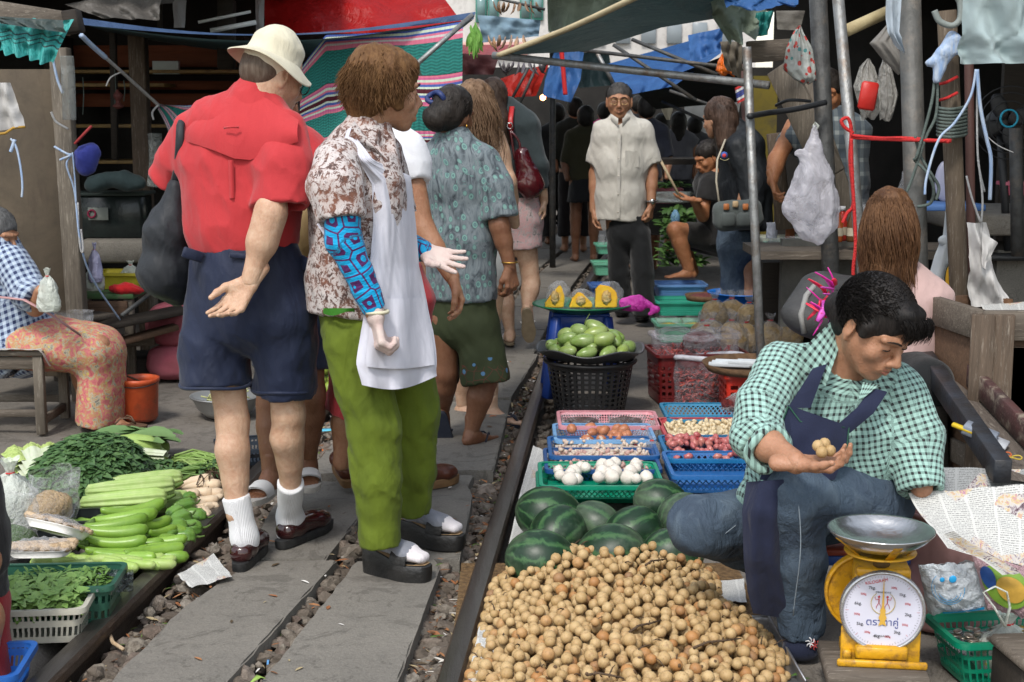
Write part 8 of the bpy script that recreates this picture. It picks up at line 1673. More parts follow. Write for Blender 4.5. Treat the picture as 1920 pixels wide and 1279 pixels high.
def roof(lab,q,mat,th=.03,nm='shade_roof'):  # added overhead sheets that block the sky and keep the stalls dark
 A=[V(x)for x in q];b=MB();b.sheet(lambda u,v:A[0].lerp(A[1],u).lerp(A[3].lerp(A[2],u),v)+V((0,0,.05*float(nz(np.array([u*9,v*9,0.]),1.3))-.12*sin(PI*u)*sin(PI*v))),24,24);return tag(b.build(nm,mat),lab,'tarp')
mRoof=M('dark_tarp',(.018,.022,.026),(.010,.012,.014),3,.8,.6,12)  # near-black tarp colour, slightly mottled
roof('sagging dark roof sheet added to shade the left shelving',[(-4.8,7.3,2.45),(-1.25,7.7,2.3),(-1.0,10.8,2.4),(-4.8,10.8,2.6)],mRoof)
roof('dark roof sheet added to shade the far left side',[(-4.8,10.6,2.7),(-.9,10.4,2.55),(-1.6,24,3.0),(-4.8,24,3.0)],mRoof)
roof('dark roof sheet added to shade the right stall behind the poles',[(1.75,6.3,2.7),(7,6.2,2.7),(7,13,2.8),(2.3,12.5,2.7)],mRoof)
roof('dark roof sheet added to shade the near right corner',[(1.9,4.2,2.5),(6,4.2,2.5),(6,6.5,2.8),(1.6,6.5,2.7)],mRoof)
roof('dark roof sheet added to shade the far right side',[(1.9,12.4,2.9),(8,12,3.0),(9,24,3.2),(3.4,24,3.1)],mRoof)
roof('unseen dark cloth added over the track to shade the far crowd',[(-.8,12.6,2.75),(2.2,12.6,2.75),(2.4,17,3.25),(-.6,17,3.25)],mRoof)  # added above the frame to shade the crowd from the sun
wallbox('dark wall added to close the black far end of the track',(2.0,25.0,1.1),(14,.08,2.3));wallbox('dark back wall of the right stall',(4.6,12.9,1.45),(4.6,.06,2.9));wallbox('dark side wall of the right stall',(6.4,8.5,1.4),(.06,8.6,2.8));wallbox('dark plank wall behind the ropes at the right edge',(4.1,8.35,1.35),(2.6,.05,2.7),mWoodD)  # closing wall added to keep the far end of the track black
bd_=root('building','white apartment building with green framed windows above the tarps','building',(0,40,0));mBw=conc('white_render',(.62,.60,.58),(.52,.50,.49),(.4,.38,.36),.6,.2)
x0_,x1_=P(835,0,40).x,P(1030,0,40).x;b=MB();b.box(((x0_+x1_)/2,42,4.0),(x1_-x0_,4,8.0),None,0);b.build('wall',mBw,bd_,False)
b=MB();b.box(((x0_+x1_)/2-.3,39.9,3.2),((x1_-x0_)*.8,.2,.35),None,.02);b.build('balcony',M('pink_render',(.55,.32,.28)),bd_)
for k,(px,py)in enumerate(((902,12),(925,12),(985,8),(1008,8))):
 p=P(px,py,39.95);b=MB();b.box(p,(.30,.10,.85),None,.01);w_=b.build('window',M('green_frame',(.05,.20,.16)),bd_);b=MB();b.box(p+V((0,-.06,0)),(.22,.03,.72),None,0);b.build('pane',M('window_pane',(.16,.26,.26),rough=.15,bump=0),w_)
bd2=root('building','pale building with barred balcony beyond the blue tarp','building',(6,50,0));x0_,x1_=P(1090,0,50).x,P(1420,0,50).x;b=MB();b.box(((x0_+x1_)/2,52,3.2),(x1_-x0_,4,6.4),None,0);b.build('wall',mBw,bd2,False)
for k in range(6):b=MB();b.box(P(1120+48*k,62,49.9),(.5,.1,.7),None,.01);b.build('window',M('dim_window',(.22,.25,.27),rough=.3,bump=0),bd2)
bd3=root('building','pale building at the top left above the red canopy','building',(-6,45,0));x0_,x1_=P(640,0,45).x,P(835,0,45).x;b=MB();b.box(((x0_+x1_)/2,47,3.6),(x1_-x0_,4,7.2),None,0);b.build('wall',mBw,bd3,False)
for k in range(3):b=MB();b.box(P(670+40*k,3+k,44.9),(.45,.1,.5),None,.01);b.build('window',M('dim_window',(.2,)*3),bd3)
def transl(name,c,c2=None,tr=.35,rough=.5,sc=3,fold=1.):
 if name in _M:return _M[name]
 t=NT(name);co=t.coord();c2=c2 or tuple(x*.75 for x in c);n_=t.noise(co,sc,5,.6,1.);col=t.mix(t.ramp(n_,[(.35,(0,0,0)),(.68,(1,1,1))]),c,c2)
 t.bump(t.math('ADD',t.noise(t.map(co,(1,1,.5)),6,4,.6,1.2),t.math('MULTIPLY',t.noise(co,30,3),.2)),fold*.6,.05);t.fin(col,rough,0,.4)
 tl=t.new('ShaderNodeBsdfTranslucent');t.put(tl.inputs[0],col);mx=t.new('ShaderNodeMixShader');mx.inputs[0].default_value=tr;t.l.new(t.b.outputs[0],mx.inputs[1]);t.l.new(tl.outputs[0],mx.inputs[2]);t.l.new(mx.outputs[0],t.out.inputs[0]);_M[name]=t.m;return t.m
def sheetpx(lab,L,R_,mat,nu=30,nv=14,fold=.03,ff=14,nm='tarp',cat='tarp',sag=0,uvm=False,seed=0,vf=0):
 b=MB()
 def fn(u,v):
  l,r=pl(L,v),pl(R_,v);q=P(lerp(l[0],r[0],u),lerp(l[1],r[1],u),lerp(l[2],r[2],u));w_=sin(ff*u*PI+2*sin(3*v+seed)+seed)*(.4+.6*v)+float(nz(np.array([u*5,v*5,seed]),1.6));q.y+=fold*w_;q.z+=vf*w_-sag*sin(PI*u)*(1-.3*v);return q
 b.sheet(fn,nu,nv);return tag(b.build(nm,mat),lab,cat)
mBlueD=transl('faded_blue_tarp',(.055,.10,.20),(.035,.065,.14),.25);mBlueB=transl('bright_blue_tarp',(.06,.18,.46),(.04,.12,.34),.45);mRedT=transl('red_canopy_cloth',(.62,.02,.02),(.50,.015,.015),.55,.4);mGreyG=transl('dark_green_tarp',(.035,.065,.065),(.022,.045,.048),.22);mSage=transl('sage_tarp',(.30,.36,.28),(.24,.30,.23),.35);mTurq=transl('turquoise_net',(.04,.33,.30),(.02,.18,.17),.35)
sheetpx('long blue tarp edge stretched above the hat and the striped blanket',[(150,33,7.2),(150,46,7.15)],[(892,22,8.3),(888,36,8.25)],mBlueD,60,3,.01,3,sag=.10)
sheetpx('dark underside of the long blue tarp behind the bucket hat',[(152,44,7.2),(200,60,9.2)],[(888,36,8.3),(800,105,9.6)],mGreyG,40,8,.02,4,sag=.10)
sheetpx('glossy red canopy with deep folds above the blue tarp',[(498,-60,9.6),(492,62,9.2)],[(790,-60,9.9),(868,44,9.2)],mRedT,80,14,.05,5,sag=.04)
sheetpx('pale strip of cloth at the left side of the red canopy',[(478,-20,9.1),(480,60,9.0)],[(496,-20,9.1),(494,60,9.0)],transl('pale_cloth',(.5,.5,.52)),6,10,.01,2,'cloth','cloth')
sheetpx('bluish white cloth strip hanging at the top left',[(322,-20,8.6),(326,52,8.6)],[(350,-20,8.6),(346,52,8.6)],transl('pale_cloth',(.5,.5,.52)),6,10,.01,2,'cloth','cloth')
sheetpx('grey dusty cloth bundle under the roof at the top left',[(120,8,7.8),(190,34,7.6)],[(310,-30,8.0),(300,38,7.8)],transl('dusty_grey_cloth',(.13,.12,.11),None,.2),20,8,.05,5,'cloth','cloth');sheetpx('grey brown plastic sheet at the top left beside the bundle',[(200,-20,8.2),(215,30,8.0)],[(330,-30,8.2),(322,6,8.2)],transl('dusty_grey_cloth',(.13,)*3),14,6,.04,4,'cloth','cloth')
b=MB()
for k,(a,c_,r_)in enumerate((((395,58,8.8),(480,42,8.8),.016),((372,42,8.9),(470,22,8.9),.010))):b=MB();b.tube([P(*a),P(*c_)],r_,6);tag(b.build('fluorescent_tube',M('tube_white',(.75,.78,.8),rough=.3,bump=0)),('unlit white lamp tube under the roof at the top left','thin pale batten above the lamp tube')[k],'lamp')
t=NT('turquoise_striped_net');a=t.attr();s=t.sep(a);l=t.math('LESS_THAN',t.math('ABSOLUTE',t.math('SUBTRACT',t.math('FRACT',t.math('MULTIPLY',s[1],9)),.5)),.14);l=t.math('MULTIPLY',l,t.math('LESS_THAN',t.math('ABSOLUTE',t.math('SUBTRACT',s[1],.52)),.18));n_=t.noise(t.coord(),9,4,.7)
t.bump(t.noise(t.map(t.coord(),(1,1,.4)),20,4),1.,.03);mTq=t.fin(t.mix(l,t.mix(n_,(.04,.36,.34),(.02,.17,.16)),(.01,.04,.04)),.55)
sheetpx('turquoise striped netting bundled over the top left beam',[(-20,36,6.8),(0,95,6.7)],[(137,38,6.85),(100,120,6.75)],mTq,50,14,.03,9,'netting','netting',vf=.01);sheetpx('dark grey netting on top of the turquoise bundle',[(-20,30,6.75),(0,44,6.7)],[(118,38,6.78),(125,62,6.72)],transl('dark_netting',(.05,.07,.065),None,.2),30,6,.02,7,'netting','netting')
sheetpx('white towel with a gold hem hanging at the left edge',[(-20,155,6.6),(-20,250,6.6)],[(18,155,6.6),(46,236,6.6)],cloth('white_towel',(.42,.41,.40)),16,14,.02,4,'towel','towel');b=MB();b.tube([P(-10,252,6.58),P(10,250,6.57),P(25,240,6.58),P(47,238,6.58)],.006,5);tag(b.build('gold_hem',M('gold_hem',(.35,.20,.03))),'gold edging along the bottom of the white towel','hem')
S=SDF();S.ell(P(160,300,7.3),(.06,.05,.075));S.ell(P(172,290,7.3),(.04,.04,.05));vs,fs=S.mesh(.009,warp=lambda q:.012*nz(q,30));tag(mk('bundle',vs,fs,cloth('royal_blue_cloth',(.025,.035,.22))),'royal blue cloth bundle tied to the post','bundle')
b=MB();b.bar(P(140,270,7.25),P(172,236,7.25),.02,.012);tag(b.build('stick',M('red_painted_stick',(.30,.03,.03))),'red painted stick wedged behind the blue bundle','stick')
t=NT('striped_woven_cloth');a=t.sep(t.attr());v=a[1];pk_,bl_,mr_,wt_=(.50,.13,.20),(.055,.09,.30),(.06,.008,.015),(.45,.52,.42);gn=t.mix(t.math('GREATER_THAN',t.math('SINE',t.math('ADD',t.math('MULTIPLY',v,260),t.math('MULTIPLY',t.math('SINE',t.math('MULTIPLY',a[0],220)),1.5))),.2),(.012,.10,.09),(.02,.17,.145))
def band(c0,w_,seq):return[(c0+w_*i/len(seq),c_)for i,c_ in enumerate(seq)]
seqA=[pk_,(.4,.08,.2),wt_,bl_,pk_];seqB=[pk_,(.42,.09,.2),wt_,pk_,bl_,wt_,mr_,mr_,wt_,bl_,pk_,wt_,(.42,.09,.2),pk_]
st_=[(0,bl_)]+band(.015,.10,[wt_,bl_,pk_,(.45,.42,.42),pk_,pk_])+[(.115,(0,0,0))]+band(.36,.24,seqB)+[(.60,(0,0,0))]+band(.80,.17,seqB)+[(.97,(0,0,0))]
def rampc(stops):return stops
n1_=t.ramp(v,[(p,c_)for p,c_ in st_[:8]],'CONSTANT');n2_=t.ramp(v,[(0,(0,0,0))]+[(p,c_)for p,c_ in st_[8:23]],'CONSTANT');n3_=t.ramp(v,[(0,(0,0,0))]+[(p,c_)for p,c_ in st_[23:38]],'CONSTANT')
g_=lambda lo,hi:t.math('MULTIPLY',t.math('GREATER_THAN',v,lo),t.math('LESS_THAN',v,hi))
col=t.mix(g_(-1,.115),gn,n1_);col=t.mix(g_(.36,.60),col,n2_);col=t.mix(g_(.80,.97),col,n3_)
t.bump(t.math('ADD',t.math('SINE',t.math('MULTIPLY',a[0],500)),t.math('MULTIPLY',t.noise(t.coord(),5,3),12)),.25,.02);mStr=t.fin(col,.85,0,.2,sheen=.1)
tps=[(296,196,8.0),(345,198,8.0),(440,190,8.05),(560,135,8.1),(612,66,8.1),(660,64,8.1),(760,58,8.1),(868,40,8.1)];bts=[(298,206,8.0),(322,260,8.0),(440,300,8.0),(560,310,8.0),(612,300,8.0),(660,296,8.0),(760,292,8.0),(866,288,8.0)]
b=MB()
def hm(u,v):a_,c_=pl(tps,u),pl(bts,u);q=P(lerp(a_[0],c_[0],v),lerp(a_[1],c_[1],v),lerp(a_[2],c_[2],v));q.y+=.05*sin(u*22)*v*.6+.03*sin(u*9+v*4);q.z+=.02*sin(u*17+1)*sin(PI*v);return q
b.sheet(hm,90,30);o=b.build('striped_cloth',mStr);tag(o,'green woven cloth with pink, blue and maroon stripes hung like a hammock','cloth')
def rope(lab,pts,r,mat,nm='rope',n=6,tw=0,cat='rope',steps=8):
 Q=[P(*q)for q in pts];out=[]
 for i in range(len(Q)-1):
  a0,a1,a2,a3=Q[max(i-1,0)],Q[i],Q[i+1],Q[min(i+2,len(Q)-1)]
  for k in range(steps):t_=k/steps;out.append(.5*((2*a1)+(a2-a0)*t_+(2*a0-5*a1+4*a2-a3)*t_**2+(3*a1-a0-3*a2+a3)*t_**3))
 out.append(Q[-1]);b=MB();b.tube(out,r,n)
 return tag(b.build(nm,mat),lab,cat)
mRpW=M('white_rope',(.50,.50,.50),(.36,.36,.36),60,.8,.8,200);mRpB=M('blue_raffia',(.25,.38,.62),(.45,.52,.62),30,.5,.5,90,st=(3,3,.4));mRpR=M('red_rope',(.66,.03,.03),(.50,.02,.02),60,.6,1.,150);mRpG=M('grey_green_rope',(.10,.13,.12),(.07,.09,.08),60,.7,.6,150);mBlkT=M('black_tape',(.02,.022,.025),rough=.5)
rope('blue and white rope from the tarp corner down to the hammock knot',[(152,68,7.2),(200,110,7.4),(245,150,7.7),(298,198,8.0)],.009,mRpW);rope('blue length of tarp string at the top of the hammock rope',[(152,66,7.18),(175,88,7.28),(198,108,7.38)],.013,mRpB)
rope('loose white string ends at the hammock knot',[(298,196,7.98),(286,210,7.97),(288,225,7.97)],.006,mRpW);rope('white string tassel halfway up the hammock rope',[(228,135,7.55),(208,145,7.55),(199,162,7.55)],.004,mRpW)
for i,pts in enumerate((((102,275,7.3),(125,288,7.28),(135,290,7.28)),((135,290,7.28),(125,310,7.28),(140,360,7.3),(150,450,7.3),(172,520,7.4),(225,600,7.6)),((98,105,7.35),(108,150,7.35),(118,175,7.35)),((132,292,7.27),(112,300,7.27)),((20,260,6.55),(30,275,6.55),(38,310,6.55),(42,345,6.55),(41,370,6.55)),((28,262,6.55),(20,285,6.55)),((136,286,7.27),(140,330,7.28),(143,380,7.29)))):
 rope(('blue string stub on the left of the post knot','long blue string hanging from the post knot down to the planks','blue string along the top of the post','short blue string end under the post knot','blue string hanging below the white towel','frayed blue string end under the towel','second blue string strand down the post')[i],pts,(.006,.005,.007,.006,.005,.008,.004)[i],mRpB,'string',cat='string')
rope('pale cord looped low on the post',[(146,380,7.35),(148,440,7.3),(152,470,7.3),(156,468,7.3),(152,430,7.3)],.005,mRpW,'string',cat='string');rope('white rope sagging beside the post',[(96,210,7.3),(105,228,7.3),(128,242,7.3)],.006,mRpW)
rope('clear bag hanging beside the post',[(125,105,7.3),(128,150,7.3),(130,225,7.3)],.035,plastic('grey_bag_film',(.3,.32,.31),.2,.55),'plastic_bag',8,cat='bag');rope('grey plastic bag hanging behind the man\'s shoulder',[(290,250,8.2),(292,300,8.2),(288,350,8.2)],.04,plastic('grey_bag_film',(.3,)*3),'plastic_bag',8,cat='bag')
for i,(px,y0,y1)in enumerate(((155,145,215),(215,130,200),(232,150,190))):rope('thin dark string dangling in front of the shelves, %s from the post'%('first','second','third')[i],[(px,y0,8.8),(px+2,(y0+y1)/2,8.8),(px,y1,8.8)],.003,mRpG,'string',cat='string')
S=SDF();S.ell(P(222,180,8.7),(.03,.03,.02));S.ell(P(222,199,8.7),(.035,.03,.012));S.cap(P(220,170,8.7),P(222,200,8.7),.01,.012,.02);vs,fs=S.mesh(.008);tag(mk('hanging_bell',vs,fs,M('dim_red_ornament',(.12,.035,.03))),'small dim red ornament hanging before the shelves','ornament')
def pole(lab,a,c_,r,mat,cat='pole',nm='metal_pole',n=12,foot=None,dirt=None):
 A,B_=P(*a),P(*c_)
 if foot:
  d=(B_-A);s=-A.z/d.z;B_=A+d*s
 b=MB();b.tube([A,A.lerp(B_,.5),B_],r,n);return tag(b.build(nm,mat),lab,cat)
pole('grey pole slanting in front of the striped cloth',(886,28,7.9),(765,135,7.7),.014,mSteel)
pole('long galvanised pipe running across the track above the man in glasses',(925,104,7.2),(1442,160,6.5),.018,mSteel,foot=None)
pole('thin galvanised upright in front of the blue tubs',(1400,88,6.4),(1425,640,6.4),.020,mSteel,foot=1)
sheetpx('big dark green tarp awning sloping over the track',[(938,104,7.2),(1110,40,6.6),(1190,-10,6.2),(1230,-60,6.0)],[(1100,96,8.3),(1240,52,7.7),(1338,36,7.1),(1420,-60,6.7)],mGreyG,24,24,.02,3)
rope('pale bamboo pole along the edge of the dark green awning',[(934,104,7.18),(1060,56,6.8),(1190,-4,6.2),(1240,-30,6.0)],.014,M('bamboo',(.50,.42,.26),(.40,.33,.2)),'bamboo_pole',cat='pole')
sheetpx('sage green translucent tarp at the top centre',[(1024,-60,13.6),(1028,60,13.4)],[(1260,-60,13.2),(1120,46,13.0)],mSage,30,12,.05,5)
sheetpx('blue grey jeans like cloth hanging at the top centre',[(895,28,7.8),(905,80,7.8)],[(1014,38,7.8),(1010,68,7.8)],cloth('washed_blue_cloth',(.16,.24,.30),(.10,.16,.22)),30,10,.02,6,'cloth','cloth')
def hang(lab,cat,nm,items,mat,grp,proto_f):
 o=proto_f()
 for i,(px,py,Y,s)in enumerate(items):c_=o if i==0 else copytree(o);c_.location=P(px,py,Y);c_.scale=(s*.72,)*3;c_.rotation_euler=(0,.25*sin(i*2.1),i*.9)
def fishp(lab='curled dried fish hanging below the blue grey cloth',grp='dried fish in the row below the cloth',m_=None):
 b=MB();b.tube([(0,0,0),(.01,0,-.04),(.03,0,-.075),(.06,0,-.095)],[.006,.018,.015,.003],7,flat=.5);o=b.build('dried_fish',m_ or M('dried_fish_skin',(.42,.22,.09),(.16,.13,.12),30,.35),None,True,(0,0,0));return tag(o,lab,'fish',grp)
hang('','','',[(915+11*i,66+(i%2)*3,7.7,1)for i in range(7)],None,'',fishp)
hang('','','',[(925+10*i,2+(i%3),8.3,.95)for i in range(9)],None,'',lambda:fishp('dark dried fish hanging from the upper line','dried fish on the upper line',M('dark_dried_fish',(.08,.05,.035),(.25,.14,.07),40,.4)))
pole('dark line that carries the upper row of dried fish',(918,-6,8.3),(1022,18,8.3),.008,mDarkPipe,'line','hanging_line')
hang('','','',[(935+9.5*i,112+(i%3)*3,8.6,1.1)for i in range(10)],None,'',lambda:fishp('dark shiny dried item in the lower bunch under the awning','lower bunch of dried items',M('dark_shiny',(.05,.045,.05),(.16,.14,.15),30,.25)))
mGlf=leafm('hanging_leaf',(.12,.3,.05),(.2,.4,.08));leaves('hanging_leaves','green leaves hanging at the top of the slanting grey pole','leaves',lambda rr:(P(885+rr.uniform(-8,14),50+rr.uniform(-10,30),7.8),(0,-1,0)),26,.10,.012,mGlf,3,.2,.6,kind='stuff',flatd=(.1,0,-1))
sheetpx('red cloth awning low over the crowd',[(930,150,12.5),(925,185,12.2)],[(1030,118,12.0),(1005,180,12.0)],transl('deep_red_cloth',(.42,.02,.012),None,.3),20,8,.04,5);sheetpx('faded red awning strip behind the slanting pole',[(866,84,10.5),(864,100,10.3)],[(985,84,10.2),(935,104,10.0)],transl('faded_red_cloth',(.42,.10,.11),None,.4),18,6,.03,4)
sheetpx('dark maroon cloth under the faded red strip',[(864,100,10.6),(864,140,10.6)],[(936,104,10.6),(925,140,10.6)],M('maroon_cloth',(.04,.006,.008)),10,6,.02,3,'cloth','cloth')
sheetpx('blue tarp hanging behind the red ribbon',[(1040,95,13.2),(1022,150,13.0),(1018,180,12.8)],[(1095,96,13.0),(1088,150,13.0),(1070,192,12.8)],mBlueB,24,14,.05,3);rope('red ribbon dangling in front of the blue tarp',[(1053,96,12.6),(1056,130,12.6),(1060,178,12.6)],.022,M('red_ribbon',(.5,.02,.02)),'ribbon',cat='ribbon')
sheetpx('large blue tarp sagging above the man in glasses',[(1132,122,12.0),(1150,152,11.4),(1168,180,11.0)],[(1352,60,12.6),(1350,100,11.6),(1262,162,11.0)],mBlueB,36,18,.07,5,sag=.0);sheetpx('blue tarp wedge at the right of the awning',[(1290,66,10.4),(1296,120,10.2)],[(1358,52,10.2),(1352,92,10.2)],mBlueB,14,10,.04,4)
sheetpx('dark grey tarp panel beside the hanging blue one',[(1090,98,13.6),(1085,165,13.4)],[(1142,100,13.4),(1150,160,13.4)],mGreyG,14,8,.03,3);sheetpx('dark tarp sloping under the steel trusses',[(1190,170,11.5),(1230,205,12.5)],[(1395,90,10.8),(1400,190,12.0)],mRoof,18,10,.03,3)
for i,(a,c_)in enumerate((((1075,92,9.5),(1400,130,9.0)),((1150,84,9.5),(1305,188,9.3)),((1185,74,9.4),(1345,140,9.2)),((1120,100,11),(1152,160,11)),((1255,170,11),(1385,215,11)),((1240,190,11.5),(1340,235,11.5)),((960,185,12),(990,128,12)),((972,200,12),(1005,128,12)))):pole(('long dark truss bar above the man in glasses','dark bar crossing the truss toward the right','upper dark bar of the truss','short light bar left of the man in glasses','dark strut near the flag','lower dark strut near the flag','left rope stay in front of the red awning','right rope stay in front of the red awning')[i],a,c_,.012 if i!=3 else .016,mDarkPipe if i!=3 else mSteel,'bar','steel_bar')
b=MB();b.ball(P(1018,183,15),(.03,.03,.03),2);o=b.build('bulb',NT('glowing_bulb').fin((.9,.4,.2),emis=(1,.35,.12),es=14),None);tag(o,'small glowing orange bulb in the dark under the blue tarp','bulb')
sheetpx('cream kite shaped umbrella panel behind the crowd',[(1226,168,14),(1240,205,14),(1250,225,14)],[(1262,165,14),(1262,205,14),(1256,225,14)],transl('cream_panel',(.62,.56,.42),None,.3),10,8,.02,2,'panel','panel');sheetpx('bright white sheet behind the long haired woman',[(1282,185,17),(1290,260,17)],[(1400,150,17),(1380,235,17)],transl('bright_white_sheet',(.72,.70,.66),None,.6),16,10,.06,4,'sheet','sheet')
wallbox('yellow painted column beside the long haired woman',V((P(1432,200,9.9).x,9.9,.87)),(.16,.12,1.74),M('yellow_column_paint',(.14,.105,.008),(.09,.07,.008),4,.7,.2,20,dirt=((.05,.04,.02),6)),'column','column')
for i,c_ in enumerate(((.5,.04,.04),(.6,.6,.6),(.05,.07,.25),(.6,.6,.6),(.5,.04,.04))):pass
fl=root('flag','small red, white and blue flag on the dark post','flag',P(1386,185,9.5))
for i,c_ in enumerate(((.5,.04,.04),(.6,.6,.6),(.05,.07,.25),(.05,.07,.25),(.6,.6,.6),(.5,.04,.04))):b=MB();b.sheet(lambda u,v:P(1378+16*u+3*i*.3,165+5*i+5*v-9*u,9.5+.02*sin(u*6)),6,1);b.build('stripe',M('flag%d'%(int(c_[0]*100)),c_,bump=0),fl)
pole('dark brown post with the small flag',(1392,120,9.6),(1398,240,9.6),.022,M('brown_post',(.06,.025,.02)),'post','post',foot=1)
def hbag(lab,pts,mat,Y,nm='cloth_bag',dp=.05,fr=7,seed=0):
 b=MB()
 for sg in(-1,1):
  def fn(u,v):
   y_,l,r_=pl(pts,v);w_=(r_-l);e=(4*u*(1-u))**.5 if 0<u<1 else 0;q=P(lerp(l,r_,u),y_+3*sin(u*8+seed)*v,Y);q.y+=sg*dp*e*min(1,v*1.6)*(1-.6*v**6)+.010*sin(u*fr*PI+v*2+seed)*(1.1-v)*e+.010*float(nz(np.array([u*4,v*4,sg]),1.5,seed));return q
  b.sheet(fn,30,24)
 return tag(b.build(nm,mat),lab,'bag')
pole('thick dark pipe behind the hanging clear bag',(1533,-20,6.9),(1562,600,6.9),.042,mDarkPipe,foot=1,n=20);pole('thin grey pipe wound with red rope',(1570,-20,5.9),(1618,520,5.9),.024,mSteel,foot=1,n=16);pole('thick grey pipe left of the rope coil',(1705,-20,5.6),(1722,580,5.6),.042,M('dull_grey_pipe',(.12,.12,.115),(.07,.07,.065),8,.55,.4,40,metal=.2,dirt=((.16,.14,.12),12)),foot=1,n=20);pole('rusty wooden pole wrapped with a rope coil',(1775,20,5.5),(1800,580,5.5),.036,wood('pole_wood',(.13,.10,.07),(.07,.05,.035),axis=2,wa=.4),foot=1,n=16);pole('thin dark square post beside the wrapped pole',(1815,-20,5.7),(1822,560,5.7),.018,M('brown_post',(.06,)*3),foot=1);pole('dim pipe near the fan',(1905,240,6.5),(1908,480,6.5),.03,mDarkPipe)
plank('wide grey board leaning left of the clear bag',P(1462,125,7.4),P(1560,330,7.2),.03,.15,mWoodGz);plank('second board leaning behind the clear bag',P(1500,140,7.6),P(1600,440,7.5),.03,.12,mWoodGz);plank('dark upright board below the leaning ones',P(1452,250,7.8),P(1470,430,7.8),.05,.08,mWoodBz);plank('horizontal grey plank nailed across the top of the boards',P(1400,98,6.9),P(1500,92,6.9),.04,.10,mWoodG,'plank','plank');plank('brown slanting board behind the poles',P(1565,420,7.4),P(1600,520,7.4),.04,.12,mWoodBz)
pole('cream bamboo pole at the top right behind the pipes',(1586,58,7.0),(1665,22,7.2),.03,M('cream_bamboo',(.45,.38,.22),(.36,.29,.16),14),n=12)
sheetpx('sage green tarp bundle drooping at the top right',[(1326,-20,6.9),(1340,40,6.8),(1370,84,6.7)],[(1460,-20,6.9),(1440,30,6.8),(1415,60,6.7)],mSage,30,16,.07,4,seed=2,vf=.02);sheetpx('blue and white tarp roll above the sage bundle',[(1356,-20,6.6),(1362,15,6.5)],[(1500,-20,6.6),(1488,12,6.5)],mBlueB,24,8,.05,3,vf=.02);sheetpx('turquoise cloth scrap beside the sage bundle',[(1418,24,6.75),(1410,70,6.75)],[(1452,20,6.75),(1440,66,6.75)],mTurq,12,10,.03,4,'cloth','cloth');sheetpx('brown ragged cloth hanging near the orange bag',[(1350,78,7.2),(1362,130,7.2)],[(1392,78,7.2),(1388,150,7.2)],cloth('brown_rag',(.16,.14,.11)),14,12,.03,5,'cloth','cloth');sheetpx('grey weathered cardboard hanging over the boards',[(1455,20,7.1),(1458,55,7.1)],[(1510,20,7.1),(1500,58,7.1)],M('grey_card',(.15,.14,.12),(.1,.09,.08)),6,6,.01,2,'cardboard','cardboard')
hbag('orange plastic bag hanging left of the flag',[(100,1354,1360),(115,1346,1364),(132,1342,1372),(141,1350,1378)],plastic('orange_film',(.75,.16,.01),.8,.98),7.6,'plastic_bag')
t=NT('floral_shopping_bag');co=t.coord();v=t.vor(co,28);col=t.mix(t.math('LESS_THAN',v,.33),(.36,.38,.36),(.42,.05,.04));col=t.mix(t.math('LESS_THAN',t.vor(t.map(co,loc=(3,1,2)),24),.22),col,(.06,.22,.22));t.bump(t.noise(co,14,4),1.,.02);mFb=t.fin(col,.5)
hbag('red and teal floral bag hanging on the dark pipe',[(48,1498,1502),(60,1488,1506),(90,1474,1524),(130,1468,1530),(148,1488,1530),(156,1506,1516)],mFb,6.8);mDim=plastic('dim_bag_film',(.30,.29,.27),.6,.9,.35)
hbag('clear bag with a red printed packet hanging between the pipes',[(110,1626,1630),(125,1612,1640),(160,1600,1652),(205,1612,1652),(222,1616,1640)],plastic('pale_print_film',(.42,.41,.38),.35,.8),6.3,'plastic_bag',seed=1)
hbag('greyish cloth bag hanging from the thick grey pipe',[(40,1668,1676),(60,1650,1690),(80,1630,1694),(110,1656,1696),(138,1684,1696)],cloth('grey_rag',(.19,.18,.165)),6.0,seed=2)
hbag('dim crinkled bag in the shade between the pipes',[(112,1655,1660),(130,1648,1672),(180,1645,1684),(225,1650,1672)],plastic('dim_bag_film',(.16,.17,.15),.5,.85),6.7,'plastic_bag',seed=3)
b=MB();b.box(P(1628,180,6.22),(.075,.02,.12),rotm(0,.15,0),.01);tag(b.build('packet',M('red_packet',(.50,.025,.02),(.55,.45,.4),14,.4,.2,lo=.58,hi=.62)),'red and white packet inside the clear bag','packet')
sheetpx('bluish white cloth hanging down the thick grey pipe',[(1660,-20,5.4),(1664,60,5.4),(1688,95,5.4)],[(1692,-20,5.4),(1684,60,5.4),(1696,100,5.4)],cloth('pale_blue_cloth',(.36,.42,.48)),12,14,.02,3,'cloth','cloth')
sheetpx('large pale grey green sheet hanging in the top right corner',[(1808,-60,4.9),(1806,60,4.9),(1796,120,4.9)],[(1990,-60,4.7),(1990,60,4.7),(1990,118,4.7)],cloth('pale_teal_sheet',(.30,.37,.38),(.24,.31,.32),.7,4),50,20,.04,5,'sheet','sheet',seed=1)
cb=root('plastic_bag','large white translucent carrier bag hanging full length from a pole','bag',P(1530,460,6.3));S=SDF();Yc=6.3
S.cap(P(1528,236,Yc),P(1527,275,Yc),(.008,.006),(.028,.02),.02);S.cap(P(1527,275,Yc),P(1525,330,Yc),(.03,.02),(.075,.05),.03);S.cap(P(1525,330,Yc),P(1520,385,Yc),(.08,.055),(.115,.07),.03);S.cap(P(1520,385,Yc),P(1532,425,Yc),(.115,.07),(.09,.06),.04);S.cap(P(1532,425,Yc),P(1538,452,Yc),(.08,.05),(.02,.02),.03);S.cap(P(1515,300,Yc),P(1495,285,Yc),(.02,.015),(.02,.012),.03)
